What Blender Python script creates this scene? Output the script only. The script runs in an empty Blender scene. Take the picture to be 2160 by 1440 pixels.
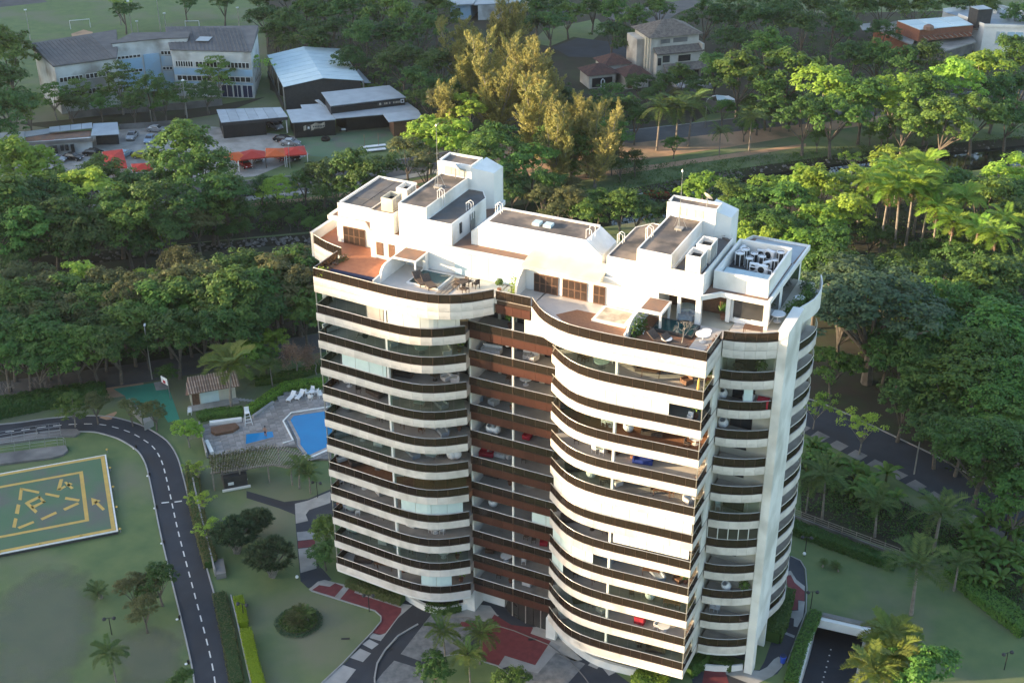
import bpy, math, random
import numpy as np
from mathutils import Matrix, Vector
from mathutils.geometry import tessellate_polygon
rad = math.radians
scene = bpy.context.scene
COL = scene.collection

# ------------------------------------------------------------------ camera
FPX, CX, CY, CZ = 2810.45, 68.3655, -98.069, 94.7407
PITCH, ROLL, YAW = 0.494138, -0.0022272, -0.4453421
_d = Vector((math.sin(YAW) * math.cos(PITCH), math.cos(YAW) * math.cos(PITCH), -math.sin(PITCH)))
_r0 = Vector((math.cos(YAW), -math.sin(YAW), 0)); _u0 = _r0.cross(_d)
_r = _r0 * math.cos(ROLL) + _u0 * math.sin(ROLL)
_u = -_r0 * math.sin(ROLL) + _u0 * math.cos(ROLL)
cam_data = bpy.data.cameras.new('camera')
cam = bpy.data.objects.new('camera', cam_data); COL.objects.link(cam)
cam_data.sensor_width = 36.0; cam_data.lens = 36.0 * FPX / 2160.0
cam_data.clip_start = 1.0; cam_data.clip_end = 6000
M = Matrix.Identity(4)
for i in range(3):
    M[i][0] = _r[i]; M[i][1] = _u[i]; M[i][2] = -_d[i]
M[0][3], M[1][3], M[2][3] = CX, CY, CZ
cam.matrix_world = M
scene.camera = cam

# ------------------------------------------------------------------ light
SUN_AZ, SUN_EL = 60.0, 11.0          # azimuth measured from -Y towards -X; elevation
world = bpy.data.worlds.new('World'); scene.world = world
world.use_nodes = True
wn = world.node_tree.nodes; wl = world.node_tree.links
bg = wn['Background']
sky = wn.new('ShaderNodeTexSky'); sky.sky_type = 'NISHITA'; sky.sun_disc = False
sky.sun_elevation = rad(SUN_EL)
# direction towards the sun: (-sin az, -cos az)
sx, sy = -math.sin(rad(SUN_AZ)), -math.cos(rad(SUN_AZ))
sky.sun_rotation = math.atan2(sx, sy)
sky.air_density = 1.0; sky.dust_density = 1.7; sky.ozone_density = 1.3
wl.new(sky.outputs[0], bg.inputs[0]); bg.inputs[1].default_value = 0.15
sun_d = bpy.data.lights.new('sun', 'SUN'); sun = bpy.data.objects.new('sun', sun_d); COL.objects.link(sun)
sun_d.energy = 4.6; sun_d.angle = rad(0.53); sun_d.color = (1.0, 0.74, 0.44)
sv = Vector((sx * math.cos(rad(SUN_EL)), sy * math.cos(rad(SUN_EL)), math.sin(rad(SUN_EL))))
sun.rotation_euler = sv.to_track_quat('Z', 'Y').to_euler()
sun.location = (-60, -60, 120)
vs = scene.view_settings
scene.display_settings.display_device = 'sRGB'
vs.view_transform = 'Standard'; vs.look = 'None'; vs.gamma = 1.0; vs.use_curve_mapping = False
vs.exposure = 1.9
scene.cycles.max_bounces = 6; scene.cycles.transparent_max_bounces = 12
scene.cycles.diffuse_bounces = 3; scene.cycles.glossy_bounces = 2; scene.cycles.transmission_bounces = 3
scene.cycles.caustics_reflective = False; scene.cycles.caustics_refractive = False
scene.cycles.use_denoising = True

# ------------------------------------------------------------------ survey helper: where a sight line of the site photograph meets height z
def G(px, py, z=0.0):
    v = _d + _r * ((px - 1080) / FPX) + _u * ((720 - py) / FPX)
    t = (z - CZ) / v.z
    return Vector((CX + v.x * t, CY + v.y * t, z))
def GY(px, py, Y):
    v = _d + _r * ((px - 1080) / FPX) + _u * ((720 - py) / FPX)
    t = (Y - CY) / v.y
    return Vector((CX + v.x * t, Y, CZ + v.z * t))
def crop(ox, oy, s):
    return lambda x, y, z=0.0: G(ox + x / s, oy + y / s, z)

# ------------------------------------------------------------------ materials
def _n(nt, t, x=0, y=0, **kw):
    n = nt.nodes.new(t); n.location = (x, y)
    for k, v in kw.items(): setattr(n, k, v)
    return n
def mat(name, a, b=None, rough=0.7, scale=1.0, detail=4, bump=0.0, bscale=None, spec=0.4, metal=0.0, obj_var=0.0, isl_var=0.0, contrast=(0.35, 0.65), c=None, cscale=0.15):
    """principled surface: colour a mottled with b by noise, optional larger stains c, optional per-object / per-piece value shift"""
    m = bpy.data.materials.new(name); m.use_nodes = True
    nt = m.node_tree; L = nt.links; p = nt.nodes['Principled BSDF']
    p.inputs['Roughness'].default_value = rough; p.inputs['Metallic'].default_value = metal
    p.inputs['Specular IOR Level'].default_value = spec
    tc = _n(nt, 'ShaderNodeTexCoord')
    col = None
    if b is None: b = tuple(x * 0.82 for x in a)
    nz = _n(nt, 'ShaderNodeTexNoise'); nz.inputs['Scale'].default_value = scale; nz.inputs['Detail'].default_value = detail
    L.new(tc.outputs['Object'], nz.inputs['Vector'])
    mr = _n(nt, 'ShaderNodeMapRange'); mr.inputs[1].default_value, mr.inputs[2].default_value = contrast
    L.new(nz.outputs['Fac'], mr.inputs[0])
    mx = _n(nt, 'ShaderNodeMix', data_type='RGBA'); mx.inputs[6].default_value = (*a, 1); mx.inputs[7].default_value = (*b, 1)
    L.new(mr.outputs[0], mx.inputs[0]); col = mx.outputs[2]
    if c is not None:
        n2 = _n(nt, 'ShaderNodeTexNoise'); n2.inputs['Scale'].default_value = cscale; n2.inputs['Detail'].default_value = 5
        L.new(tc.outputs['Object'], n2.inputs['Vector'])
        m2 = _n(nt, 'ShaderNodeMapRange'); m2.inputs[1].default_value, m2.inputs[2].default_value = 0.48, 0.66
        L.new(n2.outputs['Fac'], m2.inputs[0])
        x2 = _n(nt, 'ShaderNodeMix', data_type='RGBA'); x2.inputs[7].default_value = (*c, 1)
        L.new(m2.outputs[0], x2.inputs[0]); L.new(col, x2.inputs[6]); col = x2.outputs[2]
    if obj_var or isl_var:
        src = _n(nt, 'ShaderNodeObjectInfo').outputs['Random'] if obj_var else _n(nt, 'ShaderNodeNewGeometry').outputs['Random Per Island']
        v = obj_var or isl_var
        r = _n(nt, 'ShaderNodeMapRange'); r.inputs[3].default_value = 1 - v; r.inputs[4].default_value = 1 + v
        L.new(src, r.inputs[0])
        hs = _n(nt, 'ShaderNodeHueSaturation'); L.new(r.outputs[0], hs.inputs['Value']); L.new(col, hs.inputs['Color']); col = hs.outputs[0]
    L.new(col, p.inputs['Base Color'])
    if bump:
        n3 = _n(nt, 'ShaderNodeTexNoise'); n3.inputs['Scale'].default_value = bscale or scale * 6; n3.inputs['Detail'].default_value = 4
        L.new(tc.outputs['Object'], n3.inputs['Vector'])
        bp = _n(nt, 'ShaderNodeBump'); bp.inputs['Strength'].default_value = bump; bp.inputs['Distance'].default_value = 0.05
        L.new(n3.outputs['Fac'], bp.inputs['Height']); L.new(bp.outputs[0], p.inputs['Normal'])
    return m
def leafmat(name, a, b, trans=0.3, var=0.25, hue=0.02, rough=0.55):
    m = bpy.data.materials.new(name); m.use_nodes = True
    nt = m.node_tree; L = nt.links; p = nt.nodes['Principled BSDF']; out = nt.nodes['Material Output']
    p.inputs['Roughness'].default_value = rough; p.inputs['Specular IOR Level'].default_value = 0.25
    g = _n(nt, 'ShaderNodeNewGeometry'); oi = _n(nt, 'ShaderNodeObjectInfo')
    mx = _n(nt, 'ShaderNodeMix', data_type='RGBA'); mx.inputs[6].default_value = (*a, 1); mx.inputs[7].default_value = (*b, 1)
    L.new(g.outputs['Random Per Island'], mx.inputs[0])
    hs = _n(nt, 'ShaderNodeHueSaturation')
    r = _n(nt, 'ShaderNodeMapRange'); r.inputs[3].default_value = 1 - var; r.inputs[4].default_value = 1 + var; L.new(oi.outputs['Random'], r.inputs[0])
    L.new(r.outputs[0], hs.inputs['Value'])
    ml = _n(nt, 'ShaderNodeMath', operation='MULTIPLY'); ml.inputs[1].default_value = 7.31; L.new(oi.outputs['Random'], ml.inputs[0])
    fr = _n(nt, 'ShaderNodeMath', operation='FRACT'); L.new(ml.outputs[0], fr.inputs[0])
    r2 = _n(nt, 'ShaderNodeMapRange'); r2.inputs[3].default_value = 0.5 - hue; r2.inputs[4].default_value = 0.5 + hue; L.new(fr.outputs[0], r2.inputs[0])
    L.new(r2.outputs[0], hs.inputs['Hue']); L.new(mx.outputs[2], hs.inputs['Color'])
    L.new(hs.outputs[0], p.inputs['Base Color'])
    tr = _n(nt, 'ShaderNodeBsdfTranslucent'); 
    h2 = _n(nt, 'ShaderNodeHueSaturation'); h2.inputs['Value'].default_value = 1.5; h2.inputs['Hue'].default_value = 0.485; L.new(hs.outputs[0], h2.inputs['Color']); L.new(h2.outputs[0], tr.inputs[0])
    ms = _n(nt, 'ShaderNodeMixShader'); ms.inputs[0].default_value = trans
    L.new(p.outputs[0], ms.inputs[1]); L.new(tr.outputs[0], ms.inputs[2]); L.new(ms.outputs[0], out.inputs[0])
    return m
def glassmat(name, tint, rough=0.03, refl=1.0, spec_tint=(1, 1, 1), film=None, filmk=0.3):
    """thin sheet of glass: tinted see-through plus mirror reflection by angle"""
    m = bpy.data.materials.new(name); m.use_nodes = True
    nt = m.node_tree; L = nt.links; nt.nodes.remove(nt.nodes['Principled BSDF']); out = nt.nodes['Material Output']
    t = _n(nt, 'ShaderNodeBsdfTransparent'); t.inputs[0].default_value = (*tint, 1)
    g = _n(nt, 'ShaderNodeBsdfGlossy'); g.inputs['Roughness'].default_value = rough; g.inputs[0].default_value = (*spec_tint, 1)
    f = _n(nt, 'ShaderNodeFresnel'); f.inputs[0].default_value = 1.5
    k = _n(nt, 'ShaderNodeMath', operation='MULTIPLY'); k.inputs[1].default_value = refl; L.new(f.outputs[0], k.inputs[0])
    bf = _n(nt, 'ShaderNodeNewGeometry'); iv = _n(nt, 'ShaderNodeMath', operation='SUBTRACT'); iv.inputs[0].default_value = 1.0; L.new(bf.outputs['Backfacing'], iv.inputs[1])
    kk = _n(nt, 'ShaderNodeMath', operation='MULTIPLY'); L.new(k.outputs[0], kk.inputs[0]); L.new(iv.outputs[0], kk.inputs[1]); k = kk
    ms = _n(nt, 'ShaderNodeMixShader'); L.new(k.outputs[0], ms.inputs[0]); L.new(g.outputs[0], ms.inputs[2])
    if film:
        df = _n(nt, 'ShaderNodeBsdfDiffuse'); df.inputs[0].default_value = (*film, 1); m2 = _n(nt, 'ShaderNodeMixShader'); m2.inputs[0].default_value = filmk
        L.new(t.outputs[0], m2.inputs[1]); L.new(df.outputs[0], m2.inputs[2]); L.new(m2.outputs[0], ms.inputs[1])
    else: L.new(t.outputs[0], ms.inputs[1])
    L.new(ms.outputs[0], out.inputs[0]); return m
def emitmat(name, colr, s):
    m = bpy.data.materials.new(name); m.use_nodes = True
    p = m.node_tree.nodes['Principled BSDF']; p.inputs['Emission Color'].default_value = (*colr, 1); p.inputs['Emission Strength'].default_value = s
    return m

MT = dict(
 fascia=mat('marble_fascia', (.79, .735, .69), (.66, .61, .57), rough=.4, scale=.9, detail=8, obj_var=.09, c=(.56, .52, .48), cscale=.55),
 white=mat('white_render', (.83, .82, .79), (.76, .75, .72), rough=.6, scale=.5, c=(.55, .54, .50), cscale=.23),
 whiteclean=mat('white_paint', (.78, .78, .76), (.72, .72, .70), rough=.45, scale=1),
 cream=mat('cream_render', (.62, .58, .47), (.55, .51, .41), rough=.7, scale=.7, c=(.45, .42, .34), cscale=.3),
 brown=mat('brown_metal', (.078, .028, .019), (.06, .021, .015), rough=.5, scale=1.2, obj_var=.12),
 bronze=mat('bronze_frame', (.055, .035, .026), (.04, .026, .02), rough=.4, scale=2),
 rail=mat('rail_alloy', (.55, .53, .50), rough=.35, scale=3, metal=.6),
 railglass=glassmat('bronze_glass', (.42, .34, .28), refl=.9, film=(.045, .034, .028), filmk=.45),
 clearglass=glassmat('clear_glass', (.80, .86, .84), refl=1.3),
 darkglass=mat('dark_window', (.026, .028, .03), (.045, .045, .045), rough=.08, scale=.8, spec=.7),
 blind=mat('roller_blind', (.62, .74, .73), (.56, .68, .68), rough=.8, scale=1.1, obj_var=.06),
 blindw=mat('white_curtain', (.76, .76, .72), (.69, .70, .67), rough=.85, scale=1.4, obj_var=.05),
 tile=mat('balcony_tile', (.46, .43, .405), (.40, .375, .35), rough=.4, scale=1.1, c=(.33, .3, .28), cscale=.5),
 tilep=mat('pale_tile', (.58, .54, .50), (.52, .485, .45), rough=.45, scale=.9),
 terracotta=mat('terracotta_tile', (.43, .17, .085), (.36, .135, .07), rough=.6, scale=2.2, c=(.33, .14, .08), cscale=.4),
 deck=mat('wood_deck', (.30, .15, .085), (.24, .115, .065), rough=.6, scale=4),
 roofc=mat('roof_membrane', (.12, .105, .098), (.23, .185, .15), rough=.9, scale=.5, detail=10, c=(.065, .06, .057), cscale=.4, bump=.2, contrast=(.42, .6)),
 roofg=mat('grey_roof_felt', (.085, .085, .09), (.12, .12, .125), rough=.9, scale=.8, detail=6, c=(.15, .12, .10), cscale=.3),
 rust=mat('rusty_ledge', (.26, .15, .10), (.17, .12, .10), rough=.9, scale=.8, detail=6),
 conc=mat('concrete', (.36, .35, .33), (.29, .285, .27), rough=.85, scale=.7, detail=6, c=(.22, .215, .2), cscale=.25),
 concd=mat('dark_concrete', (.16, .155, .15), (.22, .21, .2), rough=.9, scale=.5, detail=7, c=(.10, .10, .10), cscale=.2),
 steel=mat('galvanised_steel', (.42, .43, .44), rough=.4, scale=2, metal=.7),
 black=mat('black_paint', (.012, .012, .013), (.02, .02, .021), rough=.5, scale=1),
 dark=mat('charcoal', (.035, .037, .04), (.05, .05, .052), rough=.6, scale=1.5),
 plastic=mat('white_plastic', (.78, .79, .80), (.74, .75, .76), rough=.35, scale=2),
 wood=mat('brown_wood', (.17, .095, .06), (.12, .066, .042), rough=.55, scale=5),
 woodp=mat('weathered_wood', (.32, .28, .23), (.22, .19, .16), rough=.8, scale=3),
 wicker=mat('dark_wicker', (.10, .075, .06), (.06, .045, .04), rough=.8, scale=9),
 fabricw=mat('off_white_fabric', (.62, .61, .60), (.55, .54, .53), rough=.95, scale=4),
 fabricg=mat('grey_blue_fabric', (.30, .34, .38), (.24, .28, .32), rough=.95, scale=4),
 fabricb=mat('blue_fabric', (.02, .05, .28), (.015, .04, .22), rough=.9, scale=3),
 fabricr=mat('red_fabric', (.42, .03, .05), (.34, .02, .04), rough=.9, scale=3),
 glasstop=mat('pale_glass_top', (.42, .52, .50), (.36, .46, .45), rough=.12, scale=1),
 pot=mat('clay_pot', (.25, .12, .08), rough=.8, scale=4),
 pool=mat('pool_water', (.0, .20, .46), (.0, .175, .42), rough=.08, scale=.35, spec=.5, bump=.06, bscale=2.5),
 poolt=mat('roof_pool_water', (.012, .05, .055), (.02, .065, .07), rough=.05, scale=.6, spec=.6, bump=.05, bscale=4),
 asphalt=mat('asphalt', (.031, .037, .049), (.040, .046, .059), rough=.9, scale=.6, detail=8, c=(.030, .031, .036), cscale=.15, bump=.15, bscale=20),
 asphaltold=mat('old_asphalt', (.085, .085, .088), (.11, .108, .105), rough=.92, scale=.4, detail=8, c=(.065, .065, .066), cscale=.12),
 dirt=mat('sandy_dirt', (.42, .27, .17), (.36, .23, .145), rough=.95, scale=.3, detail=8, c=(.17, .14, .09), cscale=.12),
 redpave=mat('red_paving', (.165, .035, .04), (.13, .028, .033), rough=.8, scale=1.5, detail=6),
 granite=mat('grey_granite', (.20, .205, .21), (.12, .125, .13), rough=.8, scale=1.4, detail=9),
 stone=mat('light_stone', (.33, .33, .33), (.27, .27, .27), rough=.85, scale=.9, detail=6, obj_var=.12),
 slab=mat('pool_stone', (.30, .28, .265), (.22, .205, .2), rough=.8, scale=1.0, detail=6, obj_var=.22),
 paintw=mat('road_paint', (.72, .72, .70), (.6, .6, .58), rough=.8, scale=3, detail=6),
 painty=mat('yellow_paint', (.56, .37, .10), (.48, .32, .095), rough=.8, scale=1.2, detail=6),
 padgreen=mat('green_pad_coating', (.085, .155, .085), (.10, .16, .098), rough=.85, scale=.35, detail=6, c=(.12, .13, .11), cscale=.2),
 courtgreen=mat('court_coating', (.045, .25, .165), (.04, .22, .15), rough=.8, scale=.5),
 carpaint_w=mat('silver_car_paint', (.42, .43, .45), rough=.25, scale=1, metal=.4, obj_var=.1),
 carpaint_k=mat('black_car_paint', (.012, .012, .014), rough=.18, scale=1, spec=.7),
 carpaint_r=mat('red_car_paint', (.30, .012, .016), rough=.2, scale=1, spec=.6),
 carpaint_b=mat('pale_blue_car_paint', (.30, .40, .52), rough=.25, scale=1, metal=.3),
 carpaint_y=mat('lime_yellow_car_paint', (.42, .44, .03), rough=.25, scale=1),
 tyre=mat('tyre_rubber', (.014, .014, .014), rough=.9, scale=3),
 canopy=mat('red_awning', (.52, .045, .03), (.46, .04, .028), rough=.8, scale=.6, obj_var=.1),
 canopyo=mat('orange_awning', (.62, .12, .03), (.55, .10, .028), rough=.8, scale=.6, obj_var=.1),
 rooftin=mat('blue_grey_sheet_roof', (.34, .39, .43), (.28, .32, .36), rough=.55, scale=.5, detail=5, obj_var=.08),
 rooftinw=mat('pale_sheet_roof', (.50, .62, .66), (.44, .56, .61), rough=.5, scale=.35, detail=5, obj_var=.04),
 roofasb=mat('dark_corrugated_roof', (.095, .095, .10), (.13, .128, .13), rough=.9, scale=.5, detail=6, obj_var=.12),
 school=mat('stained_white_wall', (.58, .60, .60), (.48, .50, .50), rough=.8, scale=.4, detail=6, c=(.27, .26, .24), cscale=.18),
 skyblue=mat('pale_blue_wall', (.33, .50, .66), (.29, .45, .60), rough=.7, scale=.4, c=(.38, .45, .5), cscale=.2),
 tileold=mat('weathered_roof_tile', (.23, .20, .17), (.13, .115, .105), rough=.95, scale=1.4, detail=8, obj_var=.3),
 tilered=mat('dark_red_roof_tile', (.135, .068, .055), (.08, .05, .045), rough=.95, scale=1.2, detail=8, obj_var=.3),
 tilecream=mat('cream_clay_tile', (.42, .33, .27), (.30, .22, .17), rough=.9, scale=2, detail=6, obj_var=.25),
 housewall=mat('house_plaster', (.55, .52, .46), (.46, .43, .38), rough=.8, scale=.5, detail=5, c=(.36, .32, .28), cscale=.25),
 brick=mat('hollow_brick', (.27, .115, .07), (.22, .09, .06), rough=.95, scale=3, detail=6),
 bark=mat('bark', (.10, .085, .07), (.15, .13, .11), rough=.95, scale=3, detail=6),
 barkpale=mat('pale_bark', (.27, .25, .225), (.18, .165, .15), rough=.95, scale=2.5, detail=6),
 palmtrunk=mat('palm_trunk', (.25, .22, .19), (.16, .14, .12), rough=.95, scale=2, detail=5),
 deadfrond=leafmat('dead_frond', (.25, .13, .07), (.18, .10, .06), trans=.15, var=.15, hue=.005),
 rock=mat('river_rock', (.17, .16, .145), (.10, .095, .09), rough=.95, scale=1.2, detail=6, isl_var=.4),
 water=mat('canal_water', (.012, .016, .015), (.02, .022, .018), rough=.06, scale=.1, spec=.6, bump=.04, bscale=.8),
  grass=mat('ground_grass', (.135, .178, .070), (.085, .135, .056), rough=.95, scale=.35, detail=12, c=(.155, .160, .105), cscale=.06, bump=.5, bscale=9, contrast=(.3, .7)),
 lawn=mat('mown_lawn', (.135, .185, .072), (.095, .148, .06), rough=.95, scale=.4, detail=12, c=(.15, .165, .10), cscale=.1, bump=.5, bscale=12, contrast=(.3, .7)),
 lawndry=mat('worn_lawn', (.130, .165, .130), (.110, .145, .112), rough=.95, scale=.25, detail=9, c=(.125, .12, .11), cscale=.12, bump=.3, bscale=12),
 lawnfade=None,
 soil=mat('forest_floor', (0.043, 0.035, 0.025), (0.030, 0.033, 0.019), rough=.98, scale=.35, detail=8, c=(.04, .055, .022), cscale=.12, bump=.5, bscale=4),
 hillgreen=mat('shade_ridge_green', (.035, .06, .028), (.05, .075, .035), rough=.98, scale=.02, detail=8),
 skin=mat('skin', (.40, .23, .16), rough=.55, scale=3),
 navy=mat('navy_cloth', (.02, .03, .08), rough=.9, scale=3),
 sign_cream=mat('sign_cream', (.55, .49, .40), (.30, .26, .21), rough=.8, scale=1.2, detail=7),
 blueplastic=mat('blue_plastic', (.03, .09, .5), rough=.45, scale=2),
 redpaint=mat('red_boat_paint', (.42, .05, .03), rough=.6, scale=2),
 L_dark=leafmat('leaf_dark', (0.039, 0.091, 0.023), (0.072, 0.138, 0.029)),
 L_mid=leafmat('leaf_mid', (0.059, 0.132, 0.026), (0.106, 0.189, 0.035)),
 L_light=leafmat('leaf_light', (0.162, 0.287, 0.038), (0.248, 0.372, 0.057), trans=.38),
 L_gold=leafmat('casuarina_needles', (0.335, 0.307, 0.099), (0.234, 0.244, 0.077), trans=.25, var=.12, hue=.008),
 L_palm=leafmat('palm_leaf', (0.070, 0.120, 0.033), (0.116, 0.170, 0.039), trans=.25, var=.15),
 L_palmy=leafmat('yellow_palm_leaf', (.125, .175, .034), (.18, .22, .045), trans=.35, var=.12),
 L_blue=leafmat('blue_green_leaf', (0.045, 0.089, 0.043), (0.077, 0.123, 0.060), trans=.2, var=.12),
 L_lime=leafmat('lime_hedge_leaf', (.20, .29, .012), (.27, .36, .02), trans=.3, var=.05, hue=.005),
 L_pink=leafmat('dry_pink_twigs', (.26, .165, .115), (.20, .135, .09), trans=.2, var=.08, hue=.005),
 L_olive=leafmat('olive_leaf', (0.084, 0.100, 0.036), (0.119, 0.126, 0.045), trans=.3, var=.15),
)

def fademat(name, a, b):
    """worn turf that thins out towards the rim of its sheet"""
    m = mat(name, a, b, rough=.95, scale=.3, detail=12, bump=.4, bscale=12); nt = m.node_tree; L = nt.links; out = nt.nodes['Material Output']; p = nt.nodes['Principled BSDF']
    at = _n(nt, 'ShaderNodeAttribute'); at.attribute_name = 'cover'; tc = _n(nt, 'ShaderNodeTexCoord'); nz = _n(nt, 'ShaderNodeTexNoise'); nz.inputs['Scale'].default_value = .45; nz.inputs['Detail'].default_value = 8; L.new(tc.outputs['Object'], nz.inputs['Vector'])
    ad = _n(nt, 'ShaderNodeMath', operation='ADD'); L.new(at.outputs['Fac'], ad.inputs[0]); L.new(nz.outputs['Fac'], ad.inputs[1])
    mr = _n(nt, 'ShaderNodeMapRange'); mr.inputs[1].default_value = .75; mr.inputs[2].default_value = 1.3; mr.inputs[4].default_value = .6; L.new(ad.outputs[0], mr.inputs[0])
    t = _n(nt, 'ShaderNodeBsdfTransparent'); ms = _n(nt, 'ShaderNodeMixShader'); L.new(mr.outputs[0], ms.inputs[0]); L.new(t.outputs[0], ms.inputs[1]); L.new(p.outputs[0], ms.inputs[2]); L.new(ms.outputs[0], out.inputs[0]); return m
MT['lawnfade'] = fademat('worn_turf', (.175, .185, .135), (.14, .16, .115))
# ------------------------------------------------------------------ mesh helpers
class MB:
    """collects shapes; build() links them as one mesh object"""
    def __init__(s): s.v = []; s.f = []; s.mi = []; s.mats = []; s.cur = 0
    def use(s, m):
        if m not in s.mats: s.mats.append(m)
        s.cur = s.mats.index(m); return s
    def add(s, vs_, fs):
        o = len(s.v); s.v += [tuple(p) for p in vs_]
        for f in fs: s.f.append(tuple(i + o for i in f)); s.mi.append(s.cur)
        return s
    def box(s, x0, y0, z0, x1, y1, z1):
        return s.add([(x0, y0, z0), (x1, y0, z0), (x1, y1, z0), (x0, y1, z0), (x0, y0, z1), (x1, y0, z1), (x1, y1, z1), (x0, y1, z1)],
                     [(0, 3, 2, 1), (4, 5, 6, 7), (0, 1, 5, 4), (1, 2, 6, 5), (2, 3, 7, 6), (3, 0, 4, 7)])
    def cbox(s, cx, cy, cz, lx, ly, lz, rz=0.0):
        c, n = math.cos(rz), math.sin(rz); P = []
        for dz in (-lz / 2, lz / 2):
            for dx, dy in ((-1, -1), (1, -1), (1, 1), (-1, 1)):
                x, y = dx * lx / 2, dy * ly / 2
                P.append((cx + x * c - y * n, cy + x * n + y * c, cz + dz))
        return s.add(P, [(0, 3, 2, 1), (4, 5, 6, 7), (0, 1, 5, 4), (1, 2, 6, 5), (2, 3, 7, 6), (3, 0, 4, 7)])
    def prism(s, poly, z0, z1, z1list=None):
        n = len(poly); a = sum(poly[i][0] * poly[(i + 1) % n][1] - poly[(i + 1) % n][0] * poly[i][1] for i in range(n))
        poly = list(poly); zt = list(z1list) if z1list else [z1] * n
        if a < 0: poly.reverse(); zt.reverse()
        P = [(p[0], p[1], z0) for p in poly] + [(p[0], p[1], z) for p, z in zip(poly, zt)]
        return s.add(P, [tuple(range(n - 1, -1, -1)), tuple(range(n, 2 * n))] + [(i, (i + 1) % n, n + (i + 1) % n, n + i) for i in range(n)])
    def sheet(s, poly, z):
        n = len(poly); a = sum(poly[i][0] * poly[(i + 1) % n][1] - poly[(i + 1) % n][0] * poly[i][1] for i in range(n))
        P = [(p[0], p[1], z) for p in poly]
        if a < 0: P.reverse()
        return s.add(P, [tuple(range(n))])
    def quad(s, a, b, c, d): return s.add([a, b, c, d], [(0, 1, 2, 3)])
    def tube(s, pts, r, n=6, cap=True):
        pts = [Vector(p) for p in pts]; rs = r if isinstance(r, (list, tuple)) else [r] * len(pts)
        P = []; 
        for i, p in enumerate(pts):
            t = (pts[min(i + 1, len(pts) - 1)] - pts[max(i - 1, 0)]).normalized()
            a = t.cross(Vector((0, 0, 1)));
            if a.length < 1e-3: a = Vector((1, 0, 0))
            a.normalize(); b = t.cross(a)
            for k in range(n):
                g = 2 * math.pi * k / n; P.append(p + (a * math.cos(g) + b * math.sin(g)) * rs[i])
        F = []
        for i in range(len(pts) - 1):
            for k in range(n):
                F.append((i * n + k, i * n + (k + 1) % n, (i + 1) * n + (k + 1) % n, (i + 1) * n + k))
        if cap: F += [tuple(range(n - 1, -1, -1)), tuple((len(pts) - 1) * n + k for k in range(n))]
        return s.add(P, F)
    def lathe(s, cx, cy, prof, n=16):
        P = []
        for r, z in prof:
            for k in range(n):
                g = 2 * math.pi * k / n; P.append((cx + r * math.cos(g), cy + r * math.sin(g), z))
        F = [tuple(range(n - 1, -1, -1))]
        for i in range(len(prof) - 1):
            for k in range(n): F.append((i * n + k, i * n + (k + 1) % n, (i + 1) * n + (k + 1) % n, (i + 1) * n + k))
        F.append(tuple((len(prof) - 1) * n + k for k in range(n)))
        return s.add(P, F)
    def ribbon(s, pts, w0, w1, z0, z1=None):
        """strip between offsets w0..w1 left of a 2-D path; a solid if z1 is given"""
        L_, R_ = offset(pts, w1), offset(pts, w0); n = len(pts)
        if z1 is None:
            P = [(p[0], p[1], z0) for p in R_] + [(p[0], p[1], z0) for p in L_]
            return s.add(P, [(i, i + 1, n + i + 1, n + i) for i in range(n - 1)])
        P = [(p[0], p[1], z) for z in (z0, z1) for q in (R_, L_) for p in q]; F = []
        for i in range(n - 1):
            F += [(2 * n + i, 2 * n + i + 1, 3 * n + i + 1, 3 * n + i), (i, i + 1, 2 * n + i + 1, 2 * n + i), (n + i + 1, n + i, 3 * n + i, 3 * n + i + 1)]
        F += [(0, 2 * n, 3 * n, n), (n - 1, 2 * n - 1, 4 * n - 1, 3 * n - 1)]
        return s.add(P, F)
    def mesh(s, name, m=None, smooth=False):
        me = bpy.data.meshes.new(name)
        me.from_pydata(s.v, [], s.f)
        mats = s.mats or [m]
        for x in mats: me.materials.append(MT[x] if isinstance(x, str) else x)
        if len(mats) > 1: me.polygons.foreach_set('material_index', s.mi)
        if smooth: me.polygons.foreach_set('use_smooth', [True] * len(s.f))
        me.update(); return me
    def build(s, name, m=None, parent=None, world=False, smooth=False):
        if world and parent is not None:
            w = wloc(parent); s.v = [(a - w.x, b - w.y, c - w.z) for a, b, c in s.v]
        return link(name, s.mesh(name, m, smooth), parent)
def offset(pts, d):
    out = []; n = len(pts)
    for i, p in enumerate(pts):
        a = pts[max(i - 1, 0)]; b = pts[min(i + 1, n - 1)]
        tx, ty = b[0] - a[0], b[1] - a[1]; l = math.hypot(tx, ty) or 1
        out.append((p[0] - ty / l * d, p[1] + tx / l * d))
    return out
def wloc(o):
    v = Vector(o.location)
    while o.parent is not None: o = o.parent; v = v + o.location
    return v
def link(name, me, parent=None, loc=None, rz=None, rot=None, scale=None):
    o = bpy.data.objects.new(name, me); COL.objects.link(o)
    if parent is not None: o.parent = parent
    if loc is not None: o.location = loc
    if rz is not None: o.rotation_euler = (0, 0, rz)
    if rot is not None: o.rotation_euler = rot
    if scale is not None: o.scale = (scale,) * 3 if not isinstance(scale, (tuple, list)) else scale
    return o
def thing(name, label, cat, loc=(0, 0, 0), rz=0.0, group=None):
    o = bpy.data.objects.new(name, None); COL.objects.link(o); o.empty_display_size = .2
    o.location = loc; o.rotation_euler = (0, 0, rz); return tag(o, label, cat, group)
def tag(o, label, cat, group=None):
    o['label'] = label; o['category'] = cat
    if group: o['group'] = group
    return o
def structure(o): o['kind'] = 'structure'; return o
def stuff(o): o['kind'] = 'stuff'; return o
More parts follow.
